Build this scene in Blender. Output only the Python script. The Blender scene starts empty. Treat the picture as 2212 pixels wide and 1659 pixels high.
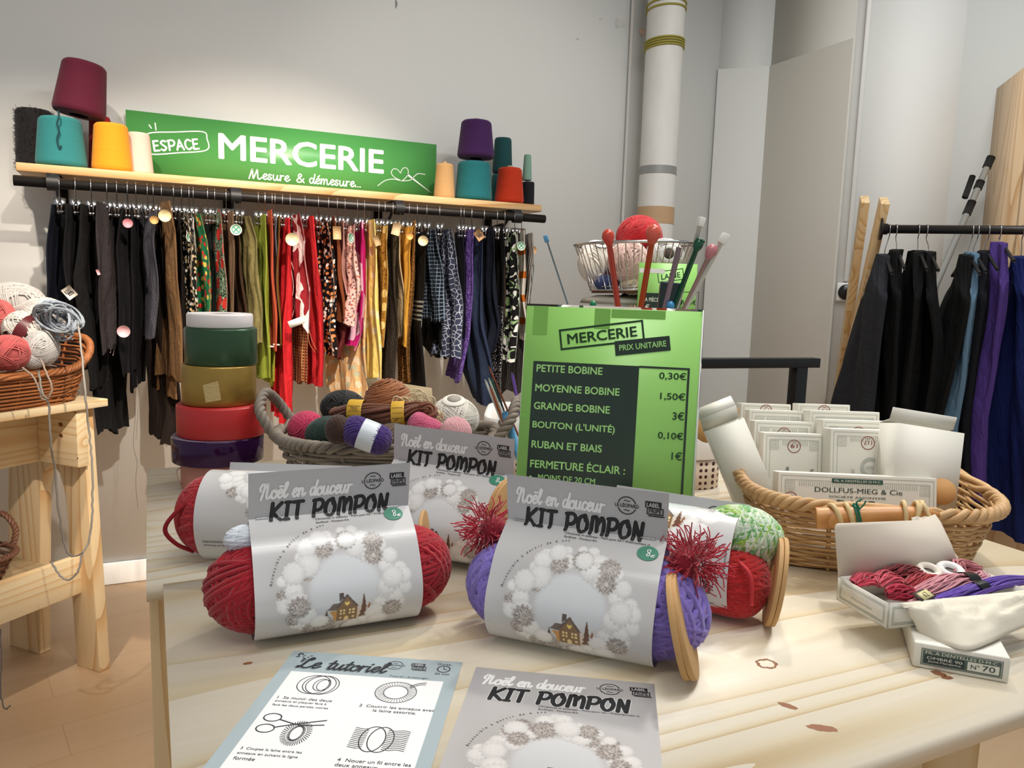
import bpy, math, random
import numpy as np
from mathutils import Matrix, Vector
PI = math.pi
S = bpy.context.scene
COL = S.collection
random.seed(5); RNG = np.random.default_rng(5)

# ---------------------------------------------------------------- camera
W_, H_, FL = 2212, 1659, 1645.3
yaw, pitch, roll = math.radians(25.53), math.radians(7.286), math.radians(1.706)
CAMP = np.array([0, 0, 1.17])
f_ = np.array([math.sin(yaw)*math.cos(pitch), math.cos(yaw)*math.cos(pitch), -math.sin(pitch)])
r0 = np.array([math.cos(yaw), -math.sin(yaw), 0.]); u0 = np.cross(r0, f_)
r_ = r0*math.cos(roll)+u0*math.sin(roll); u_ = -r0*math.sin(roll)+u0*math.cos(roll)
cd = bpy.data.cameras.new('camera'); cam = bpy.data.objects.new('camera', cd); COL.objects.link(cam)
cd.sensor_width = 36; cd.lens = FL/W_*36; cd.clip_start = .02
cam.matrix_world = Matrix(((r_[0], u_[0], -f_[0], CAMP[0]), (r_[1], u_[1], -f_[1], CAMP[1]), (r_[2], u_[2], -f_[2], CAMP[2]), (0, 0, 0, 1)))
S.camera = cam
S.view_settings.view_transform = 'Standard'; S.view_settings.look = 'None'
S.view_settings.gamma = 1; S.view_settings.use_curve_mapping = False
S.view_settings.exposure = 0.0

# ---------------------------------------------------------------- light
w = bpy.data.worlds.new('world'); S.world = w; w.use_nodes = True
w.node_tree.nodes['Background'].inputs[0].default_value = (.93, .97, 1, 1)
w.node_tree.nodes['Background'].inputs[1].default_value = .37
def light(kind, name, loc, target, energy, color=(1, 1, 1), **kw):
    l = bpy.data.lights.new(name, kind); o = bpy.data.objects.new(name, l); COL.objects.link(o)
    o.location = loc; l.energy = energy; l.color = color
    d = Vector(target)-Vector(loc); o.rotation_euler = d.to_track_quat('-Z', 'Y').to_euler()
    for k, v in kw.items(): setattr(l, k, v)
    return o
WARM = (1, .87, .73)
light('SPOT', 'track_spot', (.55, -.1, 3.05), (.42, 3.0, .80), 500, WARM, spot_size=math.radians(37), spot_blend=.7, shadow_soft_size=.03)
light('SPOT', 'track_spot', (-.5, 1.5, 3.05), (-.15, 3.1, .6), 190, WARM, spot_size=math.radians(44), spot_blend=.7, shadow_soft_size=.035)
light('SPOT', 'track_spot', (.75, 1.5, 3.05), (.70, 3.1, .6), 95, WARM, spot_size=math.radians(44), spot_blend=.7, shadow_soft_size=.035)  # extra spot added to brighten the lower fabrics and the wall below them
light('SPOT', 'track_spot', (1.35, 1.4, 3.05), (1.35, 3.1, 1.5), 18, (1, .93, .84), spot_size=math.radians(62), spot_blend=.6, shadow_soft_size=.04)
light('SPOT', 'track_spot', (1.5, 1.75, 3.05), (.45, .8, .85), 100, (1, .93, .82), spot_size=math.radians(66), spot_blend=.6, shadow_soft_size=.06)
light('AREA', 'ceiling_light', (.9, .3, 3.1), (.9, .3, 0), 18, (1, .98, .95), shape='RECTANGLE', size=1.5, size_y=.16)
light('AREA', 'ceiling_light', (-.1, -.15, 3.1), (-.1, -.15, 0), 16, (1, .98, .95), shape='RECTANGLE', size=2.0, size_y=.2)
light('AREA', 'ceiling_light', (2.0, 1.2, 3.1), (2.0, 1.2, 0), 31, (.97, 1, 1), shape='RECTANGLE', size=1.5, size_y=.16)

# ---------------------------------------------------------------- measuring on the photo: a pixel seen on a known plane
def ray(px, py): return r_*(px-W_/2)/FL - u_*(py-H_/2)/FL + f_
def atz(px, py, z): d = ray(px, py); return CAMP+d*(z-CAMP[2])/d[2]
def atY(px, py, Y): d = ray(px, py); return CAMP+d*Y/d[1]
def atX(px, py, X): d = ray(px, py); return CAMP+d*X/d[0]
def atd(px, py, D): return CAMP+ray(px, py)*D
def atP(px, py, o, n):
    d = ray(px, py); return CAMP+d*(((np.asarray(o)-CAMP)@n)/(d@n))

# ---------------------------------------------------------------- mesh builder
def A(*v): return np.array(v, float)
def unit(v): v = np.asarray(v, float); return v/np.linalg.norm(v)
def frame(o, ex, ez=(0, 0, 1)):
    ex = unit(ex); ez = np.asarray(ez, float); ey = unit(np.cross(ez, ex)); ez = np.cross(ex, ey)
    M = np.eye(4); M[:3, 0] = ex; M[:3, 1] = ey; M[:3, 2] = ez; M[:3, 3] = o; return M
def yawM(o, deg, tilt=0, rollx=0):
    a = math.radians(deg); M = np.eye(4)
    R = np.array(Matrix.Rotation(a, 3, 'Z') @ Matrix.Rotation(math.radians(tilt), 3, 'Y') @ Matrix.Rotation(math.radians(rollx), 3, 'X'))
    M[:3, :3] = R; M[:3, 3] = o; return M
def zto(o, d):
    q = Vector(d).to_track_quat('Z', 'Y').to_matrix(); M = np.eye(4); M[:3, :3] = np.array(q); M[:3, 3] = o; return M
def xf(M, V): V = np.asarray(V, float).reshape(-1, 3); return V if M is None else V@M[:3, :3].T+M[:3, 3]
def wloc(o):
    v = A(0, 0, 0)
    while o is not None: v = v+np.array(o.location); o = o.parent
    return v
def smooth_line(P, n, closed=False):
    P = np.asarray(P, float)
    if closed: Q = np.vstack([P[-1:], P, P[:2]])
    else: Q = np.vstack([2*P[0]-P[1], P, 2*P[-1]-P[-2]])
    out = []; k = len(P) if closed else len(P)-1
    for i in range(k):
        p0, p1, p2, p3 = Q[i:i+4]
        t = np.linspace(0, 1, n, endpoint=False)[:, None]
        out.append(.5*((2*p1)+(p2-p0)*t+(2*p0-5*p1+4*p2-p3)*t*t+(3*p1-p0-3*p2+p3)*t**3))
    if not closed: out.append(P[-1:])
    return np.vstack(out)

class MB:
    def __init__(s): s.V = []; s.F = []; s.C = []; s.U = []; s.n = 0
    def add(s, V, F, col=None, mi=0, uv=None):
        V = np.asarray(V, float).reshape(-1, 3)
        if isinstance(F, np.ndarray): s.F.append((F+s.n, mi))
        else:
            by = {}
            for f in F: by.setdefault(len(f), []).append(f)
            for k, a in by.items(): s.F.append((np.array(a)+s.n, mi))
        s.V.append(V); s.n += len(V)
        if col is None: col = (1, 1, 1)
        c = np.asarray(col, float); s.C.append(np.broadcast_to(c, (len(V), 3)) if c.ndim == 1 else c)
        s.U.append(np.zeros((len(V), 2)) if uv is None else np.asarray(uv, float)); return s
    def box(s, c, d, M=None, mi=0, col=None):
        x, y, z = np.array(d)/2.
        V = A([-x, -y, -z], [x, -y, -z], [x, y, -z], [-x, y, -z], [-x, -y, z], [x, -y, z], [x, y, z], [-x, y, z])+np.asarray(c, float)
        return s.add(xf(M, V), np.array([[0, 3, 2, 1], [4, 5, 6, 7], [0, 1, 5, 4], [1, 2, 6, 5], [2, 3, 7, 6], [3, 0, 4, 7]]), col, mi)
    def span(s, a, b, M=None, mi=0, col=None):
        a = np.asarray(a, float); b = np.asarray(b, float); return s.box((a+b)/2, np.abs(b-a), M, mi, col)
    def bar(s, p0, p1, w, h, up=(0, 0, 1), mi=0):
        p0 = np.asarray(p0, float); p1 = np.asarray(p1, float); d = p1-p0
        return s.box((0, 0, 0), (np.linalg.norm(d), w, h), frame((p0+p1)/2, d, up), mi)
    def prism(s, P, z0, z1, M=None, mi=0, col=None):
        P = np.asarray(P, float); n = len(P)
        V = np.vstack([np.c_[P, np.full(n, z0)], np.c_[P, np.full(n, z1)]])
        F = [list(range(n))[::-1], [i+n for i in range(n)]]+[[i, (i+1) % n, (i+1) % n+n, i+n] for i in range(n)]
        return s.add(xf(M, V), F, col, mi)
    def grid(s, P, cu=False, cv=False, col=None, uv=None, mi=0, flip=False):
        n, m = P.shape[:2]; i = np.arange(n if cu else n-1)[:, None]; j = np.arange(m if cv else m-1)[None, :]
        i2 = (i+1) % n; j2 = (j+1) % m
        F = np.stack([(i*m+j), (i2*m+j), (i2*m+j2), (i*m+j2)], -1).reshape(-1, 4)
        if flip: F = F[:, ::-1]
        return s.add(P.reshape(-1, 3), F, None if col is None else col, mi, None if uv is None else uv.reshape(-1, 2))
    def tube(s, P, r, k=8, closed=False, cap=True, col=None, mi=0):
        P = np.asarray(P, float); n = len(P); r = np.broadcast_to(np.asarray(r, float), (n,))
        if closed: T = np.roll(P, -1, 0)-np.roll(P, 1, 0)
        else: T = np.gradient(P, axis=0)
        T = T/np.maximum(np.linalg.norm(T, axis=1), 1e-12)[:, None]
        N = np.zeros_like(P); a = A(0, 0, 1) if abs(T[0][2]) < .9 else A(1, 0, 0)
        v = unit(a-T[0]*(a@T[0]))
        for i in range(n):
            v = v-T[i]*(v@T[i]); l = math.sqrt(v@v); v = v/l if l > 1e-9 else v; N[i] = v
        B = np.cross(T, N); t = np.linspace(0, 2*PI, k, endpoint=False)
        G = P[:, None]+r[:, None, None]*(N[:, None]*np.cos(t)[None, :, None]+B[:, None]*np.sin(t)[None, :, None])
        c = None
        if col is not None:
            c = np.asarray(col, float)
            if c.ndim == 2: c = np.repeat(c, k, 0)
        s.grid(G, closed, True, c, None, mi, flip=True)
        if cap and not closed: s.F.append((np.array([list(range(k))[::-1]])[:, ::-1]+s.n-n*k, mi)); s.F.append((np.array([list(range(k))])[:, ::-1]+s.n-k, mi))
        return s
    def lathe(s, prof, n=32, M=None, mi=0, col=None):
        prof = np.asarray(prof, float); t = np.linspace(0, 2*PI, n, endpoint=False)
        G = np.stack([prof[:, 0][:, None]*np.cos(t), prof[:, 0][:, None]*np.sin(t), np.broadcast_to(prof[:, 1][:, None], (len(prof), n))], -1)
        uv = np.stack(np.broadcast_arrays(t[None, :]/(2*PI), np.linspace(0, 1, len(prof))[:, None]), -1)
        return s.grid(xf(M, G).reshape(G.shape), False, True, col, uv, mi)
    def ball(s, c, r, M=None, n=20, m=12, col=None, mi=0):
        t = np.linspace(0, PI, m); r = np.broadcast_to(np.asarray(r, float), (3,)); p = np.linspace(0, 2*PI, n, endpoint=False)
        G = np.stack([np.sin(t)[:, None]*np.cos(p), np.sin(t)[:, None]*np.sin(p), np.broadcast_to(-np.cos(t)[:, None], (m, n))], -1)*r+np.asarray(c, float)
        return s.grid(xf(M, G).reshape(G.shape), False, True, col, None, mi, flip=False)
    def flat(s, T2, fn, col=None, mi=0):
        V, F = T2; P = fn(V); h = max(1e-6, np.ptp(V, axis=0).max()*1e-3)          # islands get hairline steps so that strokes may cross
        n = np.cross(fn(V+A(h, 0))-P, fn(V+A(0, h))-P); n /= np.maximum(np.linalg.norm(n, axis=1), 1e-12)[:, None]; n *= np.sign(((CAMP-P)*n).sum(1))[:, None]
        par = list(range(len(V)))
        def root(i):
            while par[i] != i: par[i] = par[par[i]]; i = par[i]
            return i
        for f in F:
            a = root(f[0])
            for q in f[1:]: par[root(q)] = a
        ids = {}; lay = np.array([ids.setdefault(root(i), len(ids)) for i in range(len(V))], float)
        li = lay.astype(int); lo = np.full((len(ids), 3), 1e9); hi = -lo; np.minimum.at(lo, li, P); np.maximum.at(hi, li, P)
        rg = min(2e-4, .015*float(np.median(np.linalg.norm(hi-lo, axis=1))))
        return s.add(P+n*(lay/max(1, len(ids))*rg)[:, None], F, col, mi)
    def obj(s, name, mat, parent=None, smooth=False, bevel=0, solid=0):
        V = np.vstack(s.V); org = wloc(parent) if parent is not None else A((V[:, 0].min()+V[:, 0].max())/2, (V[:, 1].min()+V[:, 1].max())/2, V[:, 2].min())
        me = bpy.data.meshes.new(name); tot = sum(len(f) for f, _ in s.F); lp = sum(f.size for f, _ in s.F)
        me.vertices.add(len(V)); me.vertices.foreach_set('co', (V-org).astype(np.float32).ravel())
        me.loops.add(lp); me.polygons.add(tot)
        li = np.concatenate([f.ravel() for f, _ in s.F]); me.loops.foreach_set('vertex_index', li.astype(np.int32))
        ls = np.concatenate([np.full(len(f), f.shape[1]) for f, _ in s.F]); me.polygons.foreach_set('loop_start', np.concatenate([[0], np.cumsum(ls)[:-1]]).astype(np.int32))
        mats = mat if isinstance(mat, (list, tuple)) else [mat]
        for m in mats: me.materials.append(m)
        if len(mats) > 1: me.polygons.foreach_set('material_index', np.concatenate([np.full(len(f), mi) for f, mi in s.F]).astype(np.int32))
        if smooth: me.polygons.foreach_set('use_smooth', np.ones(tot, bool))
        C = np.vstack(s.C)
        if C.min() < .999:
            a = me.color_attributes.new('Col', 'FLOAT_COLOR', 'POINT'); a.data.foreach_set('color', np.c_[C, np.ones(len(C))].astype(np.float32).ravel())
        U = np.vstack(s.U)
        if np.abs(U).max() > 0:
            l = me.uv_layers.new(name='UVMap'); l.data.foreach_set('uv', U[li].astype(np.float32).ravel())
        me.update(calc_edges=True); me.validate()
        o = bpy.data.objects.new(name, me); COL.objects.link(o)
        if parent is not None: o.parent = parent
        else: o.location = org
        if bevel:
            b = o.modifiers.new('bevel', 'BEVEL'); b.width = bevel; b.segments = 2; b.limit_method = 'ANGLE'; b.angle_limit = .7
        if solid:
            b = o.modifiers.new('solid', 'SOLIDIFY'); b.thickness = solid; b.offset = -1
        return o

def tag(o, label, cat, group=None):
    o['label'] = label; o['category'] = cat
    if group: o['group'] = group
    return o
def thing(name, label, cat, loc, group=None):
    o = bpy.data.objects.new(name, None); COL.objects.link(o); o.location = loc; o.empty_display_size = .05
    return tag(o, label, cat, group)
def struct(o): o['kind'] = 'structure'; return o

# ---------------------------------------------------------------- materials
def hexc(h):
    h = h.lstrip('#'); c = [int(h[i:i+2], 16)/255 for i in (0, 2, 4)]
    return tuple(x/12.92 if x <= .04045 else ((x+.055)/1.055)**2.4 for x in c)
class NT:
    def __init__(s, name):
        s.m = bpy.data.materials.new(name); s.m.use_nodes = True; s.t = s.m.node_tree; s.b = s.t.nodes['Principled BSDF']
    def n(s, typ, ins=None, **kw):
        x = s.t.nodes.new('ShaderNode'+typ)
        for k, v in kw.items(): setattr(x, k, v)
        for k, v in (ins or {}).items(): s.set(x.inputs[k], v)
        return x
    def set(s, inp, v):
        if isinstance(v, bpy.types.NodeSocket): s.t.links.new(v, inp)
        elif isinstance(v, bpy.types.Node): s.t.links.new(v.outputs[0], inp)
        elif isinstance(v, tuple) and len(v) == 3 and inp.type == 'RGBA': inp.default_value = (*v, 1)
        else: inp.default_value = v
    def math(s, op, a, b=0., c=None):
        x = s.n('Math', {0: a, 1: b}, operation=op)
        if c is not None: s.set(x.inputs[2], c)
        return x.outputs[0]
    def mix(s, f, a, b, mode='MIX'):
        x = s.n('Mix', data_type='RGBA', blend_type=mode); s.set(x.inputs['Factor'], f); s.set(x.inputs[6], a); s.set(x.inputs[7], b); return x.outputs[2]
    def obj(s): return s.n('TexCoord').outputs['Object']
    def uv(s): return s.n('TexCoord').outputs['UV']
    def mapv(s, v, scale=(1, 1, 1), rot=(0, 0, 0), loc=(0, 0, 0)): return s.n('Mapping', {'Vector': v, 'Scale': scale, 'Rotation': rot, 'Location': loc}).outputs[0]
    def noise(s, v, sc, det=2, dist=0., rough=.5): return s.n('TexNoise', {'Vector': v, 'Scale': sc, 'Detail': det, 'Distortion': dist, 'Roughness': rough}).outputs[0]
    def ramp(s, f, stops):
        x = s.n('ValToRGB', {0: f}); e = x.color_ramp.elements
        while len(e) < len(stops): e.new(.5)
        for q, (p, c) in zip(e, stops): q.position = p; q.color = (*c, 1)
        return x.outputs[0]
    def bump(s, h, st=.3, d=.002): s.set(s.b.inputs['Normal'], s.n('Bump', {'Height': h, 'Strength': st, 'Distance': d}))
    def out(s, col=None, rough=.6, metal=0, **kw):
        if col is not None: s.set(s.b.inputs['Base Color'], col)
        s.set(s.b.inputs['Roughness'], rough); s.set(s.b.inputs['Metallic'], metal)
        for k, v in kw.items(): s.set(s.b.inputs[k.replace('_', ' ')], v)
        return s.m
_mc = {}
def plain(hx, rough=.6, metal=0, bump=0, bs=200, var=.0, name=None, **kw):
    key = (hx, rough, metal, bump, bs, var, tuple(sorted(kw.items())))
    if key in _mc: return _mc[key]
    t = NT(name or 'mat_'+hx); c = hexc(hx)
    if var or bump: n = t.noise(t.obj(), bs, 3)
    col = c
    if var: col = t.mix(n, tuple(x*(1-var) for x in c), tuple(min(1, x*(1+var)) for x in c))
    if bump: t.bump(n, bump)
    _mc[key] = t.out(col, rough, metal, **kw); return _mc[key]
def vcol(name, rough=.8, bump=0, bs=300, **kw):
    t = NT(name); c = t.n('VertexColor', layer_name='Col').outputs[0]
    if bump: t.bump(t.noise(t.obj(), bs, 2), bump)
    return t.out(c, rough, **kw)
YARN = vcol('yarn', .9, .35, 900, Sheen_Weight=.3)
PRINT = vcol('satin_print', .27, Coat_Weight=.25, Coat_Roughness=.2)
def wood(name, c1, c2, c3, along=0, sc=1., rough=.4, rz=0.):
    t = NT(name); v = t.mapv(t.obj(), rot=(0, 0, math.radians(rz))); s3 = [9*sc, 9*sc, 9*sc]; s3[along] = .7*sc
    s4 = [5.0*sc]*3; s4[along] = .42*sc; wv = t.noise(t.mapv(v, tuple(s4)), 1., 1.2, .15, .35)
    bands = t.math('FRACT', t.math('MULTIPLY', wv, 22.)); bands = t.math('POWER', bands, 4.0)
    n1 = t.noise(t.mapv(v, tuple(s3)), .9, 2)
    w_ = t.math('MULTIPLY', bands, t.math('MULTIPLY_ADD', n1, 1.1, .0))
    f2 = [140*sc]*3; f2[along] = 5*sc
    fine = t.noise(t.mapv(v, tuple(f2)), 1., 2)
    col = t.ramp(w_, [(.0, hexc(c1)), (.25, hexc(c2)), (.8, hexc(c3))])
    col = t.mix(t.math('MULTIPLY', fine, .22), col, hexc(c3))
    t.bump(fine, .08, .001)
    return t.out(col, rough)
PINE = wood('pine_top', '#f5ecd9', '#f0e2c4', '#cbab79', 0, 1., .3)
PINE_V = wood('pine_upright', '#ead3a8', '#e0c08c', '#c79a5f', 2, 1., .45)
PINE_Y = wood('pine_rail', '#ead3a8', '#e0c08c', '#c79a5f', 0, 1., .45)
BLACK = plain('#141416', .45, 0); CHROME = plain('#c9c9cc', .18, 1.); STEEL = plain('#3a3634', .42, .8, .1, 60)
WHITE = plain('#efeee9', .6); INK = plain('#16161c', .5); WPRINT = plain('#f7f7f7', .5)

# ---------------------------------------------------------------- lettering
_tc = {}
def text2d(st, bold=0.):
    key = (st, bold)
    if key in _tc: return _tc[key]
    c = bpy.data.curves.new('t', 'FONT'); c.body = st; c.size = 1; c.resolution_u = 3
    o = bpy.data.objects.new('t', c); COL.objects.link(o); dg = bpy.context.evaluated_depsgraph_get(); dg.update()
    me = o.evaluated_get(dg).to_mesh()
    V = np.array([v.co[:2] for v in me.vertices]); F = [list(p.vertices) for p in me.polygons]
    o.evaluated_get(dg).to_mesh_clear(); bpy.data.objects.remove(o); bpy.data.curves.remove(c)
    _tc[key] = (V, F); return V, F
def fit(st, x, y, w=None, h=None, bold=0., shear=0., rot=0.):
    """text with its ink box at x..x+w, y..y+h (baseline-left corner x, y)"""
    V, F = text2d(st); V = V.copy(); mn = V.min(0); sz = V.max(0)-mn; V = V-mn
    if bold:
        L = [(V, F)]+[(V+bold*A(math.cos(a), math.sin(a)), F) for a in (np.arange(8)*PI/4 if bold > .011 else (0, PI))]
        V, F = join2d(L); mn = V.min(0); sz = V.max(0)-mn; V = V-mn
    if w is None: k = (h/sz[1],)*2
    elif h is None: k = (w/sz[0],)*2
    else: k = (w/sz[0], h/sz[1])
    V *= k; V[:, 0] += V[:, 1]*shear
    a = math.radians(rot); V = V@np.array([[math.cos(a), math.sin(a)], [-math.sin(a), math.cos(a)]])
    return V+A(x, y), F
def ribbon(P, w, k=8, closed=False, sm=True):
    P = np.asarray(P, float)
    if sm and len(P) > 2: P = smooth_line(P, k, closed)
    T = (np.roll(P, -1, 0)-np.roll(P, 1, 0)) if closed else np.gradient(P, axis=0)
    T /= np.maximum(np.linalg.norm(T, axis=1), 1e-12)[:, None]; N = np.c_[-T[:, 1], T[:, 0]]*w/2
    V = np.vstack([P+N, P-N]); n = len(P); m = n if closed else n-1
    F = [[i, i+n, (i+1) % n+n, (i+1) % n] for i in range(m)]
    if not closed:
        for c, sgn in ((0, -1), (n-1, 1)):
            a0 = math.atan2(T[c][1], T[c][0])+(-PI/2 if sgn > 0 else PI/2); b = len(V)
            V = np.vstack([V, [P[c]+w/2*A(math.cos(a0+PI*q/6), math.sin(a0+PI*q/6)) for q in range(7)]]); F.append([b+q for q in range(7)])
    return V, F
def join2d(L):
    V = []; F = []; n = 0
    for v, f in L: V.append(v); F += [[i+n for i in q] for q in f]; n += len(v)
    return np.vstack(V), F
# single-stroke letters: x-height 1; (advance, strokes)
SCR = {'N': (1.45, [[(.0, .9), (-.1, 1.25), (.2, 1.7), (.45, 1.5), (.35, .7), (.15, -.1)], [(.2, .2), (.55, 1.35), (.8, 1.7), (.88, 1.2), (.85, .3), (1.05, -.05), (1.4, .35)]]),
 'L': (1.25, [[(.55, 1.35), (.8, 1.6), (.6, 1.78), (.42, 1.4), (.34, .8), (.25, .25), (.02, .0), (.0, .22), (.3, .14), (.7, -.02), (1.05, .1), (1.15, .3)]]),
 'M': (1.9, [[(.0, -.05), (.25, .9), (.45, 1.65), (.5, 1.2), (.55, .2), (.65, .1), (.95, 1.0), (1.15, 1.6), (1.2, 1.0), (1.25, .15), (1.45, -.02), (1.8, .3)]]),
 'o': (.85, [[(.55, .95), (.15, .8), (.05, .3), (.25, 0), (.6, .1), (.75, .55), (.55, .95), (.5, .7), (.8, .75), (.95, .8)]]),
 'e': (.75, [[(.0, .35), (.35, .5), (.6, .75), (.45, 1.0), (.15, .75), (.12, .25), (.35, 0), (.8, .35)]]),
 'l': (.6, [[(.0, .35), (.35, 1.0), (.5, 1.6), (.35, 1.75), (.2, 1.3), (.18, .3), (.35, 0), (.65, .35)]]),
 'n': (1.0, [[(.1, .95), (.15, .4), (.1, 0)], [(.12, .5), (.4, .95), (.62, .8), (.62, .25), (.78, 0), (1.05, .35)]]),
 'd': (.95, [[(.6, .8), (.3, .95), (.05, .5), (.2, .03), (.5, .2), (.75, 1.0), (.85, 1.7)], [(.8, 1.4), (.66, .5), (.68, .1), (.82, 0), (1.0, .3)]]),
 'u': (1.0, [[(.1, .95), (.08, .35), (.22, 0), (.5, .15), (.68, .9)], [(.68, .9), (.64, .3), (.78, 0), (1.05, .35)]]),
 'c': (.7, [[(.55, .8), (.35, .98), (.1, .7), (.08, .25), (.3, 0), (.75, .35)]]),
 'r': (.7, [[(.1, .95), (.12, .45), (.1, 0)], [(.11, .5), (.3, .88), (.58, .9)]]),
 't': (.6, [[(.3, 1.5), (.2, .5), (.22, .1), (.38, 0), (.65, .35)], [(.0, 1.0), (.55, 1.05)]]),
 'i': (.45, [[(.1, .9), (.08, .3), (.2, 0), (.5, .35)], [(.16, 1.3), (.2, 1.36)]]),
 's': (.7, [[(.52, .84), (.3, .98), (.1, .78), (.28, .52), (.5, .28), (.3, .02), (.0, .12)]]),
 'm': (1.45, [[(.1, .95), (.12, .4), (.08, 0)], [(.12, .5), (.35, .95), (.55, .8), (.52, 0)], [(.54, .5), (.8, .95), (1.0, .8), (1.0, .2), (1.15, 0), (1.5, .35)]]),
 '&': (1.2, [[(1.0, .0), (.5, .7), (.3, 1.2), (.5, 1.5), (.68, 1.2), (.3, .7), (.1, .3), (.35, 0), (.7, .2), (.95, .7)]]),
 '.': (.35, [[(.1, .05), (.14, .07)]]), ' ': (.7, [])}
SCR['ë'] = (.75, SCR['e'][1]+[[(.25, 1.3), (.27, 1.34)], [(.55, 1.3), (.57, 1.34)]])
SCR['é'] = (.75, SCR['e'][1]+[[(.35, 1.25), (.6, 1.5)]])
BRU = {'K': (.9, [[(.1, 1), (.08, 0)], [(.7, 1), (.15, .5)], [(.15, .5), (.72, 0)]]), 'I': (.55, [[(.22, 1), (.2, 0)], [(.08, 1), (.36, 1)], [(.06, 0), (.34, 0)]]),
 'T': (.85, [[(.36, 1), (.36, 0)], [(.04, .98), (.68, 1)]]), 'P': (.85, [[(.12, 1), (.1, 0)], [(.02, .97), (.5, 1.0), (.7, .75), (.5, .45), (.15, .42)]]),
 'O': (.9, [[(.5, 1.0), (.15, .85), (.05, .35), (.3, 0), (.6, .15), (.68, .6), (.45, 1.0), (.55, .7)]]), 'M': (1.15, [[(.08, 0), (.12, .98)], [(.12, .95), (.4, .95), (.48, .15)], [(.5, .6), (.75, .98), (.92, .7), (.92, 0)]]),
 'N': (.95, [[(.1, 0), (.12, 1)], [(.12, 1), (.58, 0)], [(.58, 0), (.62, 1)]]), ' ': (.55, []),
 'E': (.75, [[(.1, 1), (.08, 0)], [(.1, 1), (.55, 1)], [(.1, .52), (.48, .54)], [(.08, 0), (.58, .02)]]), 'S': (.75, [[(.55, .9), (.3, 1), (.08, .78), (.3, .52), (.55, .27), (.3, 0), (.05, .12)]]),
 'A': (.85, [[(.02, 0), (.36, 1)], [(.36, 1), (.7, 0)], [(.15, .35), (.58, .35)]]), 'C': (.8, [[(.65, .85), (.38, 1), (.1, .75), (.1, .25), (.38, 0), (.66, .15)]])}
def strokes(st, font, x, y, w, xh, wd, rot=0., slant=0., k=6):
    out = []; cx_ = 0.
    for ch in st:
        adv, ss = font[ch]
        for q in ss: out.append(np.array(q, float)+A(cx_, 0))
        cx_ += adv
    mx = max(q[:, 0].max() for q in out); mn = min(q[:, 0].min() for q in out); sx = w/(mx-mn); a = math.radians(rot)
    R = np.array([[math.cos(a), math.sin(a)], [-math.sin(a), math.cos(a)]]); L = []
    for q in out:
        p = np.c_[(q[:, 0]-mn)*sx+q[:, 1]*xh*slant, q[:, 1]*xh]@R+A(x, y); 
        if len(q) == 2: p = np.linspace(p[0], p[1], 10)
        else: p = smooth_line(p, k)
        c_ = 9; L += [ribbon(p[i:i+c_+1], wd, sm=False) for i in range(0, len(p)-1, c_)]            # short overlapping lengths, so a loop may cross itself
    return join2d(L)
def rect2d(x0, y0, x1, y1): return A([x0, y0], [x1, y0], [x1, y1], [x0, y1]), [[0, 1, 2, 3]]
def disc2d(x, y, rx, ry=None, n=28): t = np.linspace(0, 2*PI, n, endpoint=False); return np.c_[x+rx*np.cos(t), y+(ry or rx)*np.sin(t)], [list(range(n))]
def frame2d(x0, y0, x1, y1, w): return join2d([rect2d(x0, y0, x1, y0+w), rect2d(x0, y1-w, x1, y1), rect2d(x0, y0, x0+w, y1), rect2d(x1-w, y0, x1, y1)])
def rot2d(T2, c, deg): a = math.radians(deg); V, F = T2; return (V-c)@np.array([[math.cos(a), math.sin(a)], [-math.sin(a), math.cos(a)]])+c, F
def onplane(o, ex, ey, e=.0004):
    o = np.asarray(o, float); n = unit(np.cross(ex, ey))
    return lambda V: o+V[:, :1]*np.asarray(ex)+V[:, 1:2]*np.asarray(ey)+n*e

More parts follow.
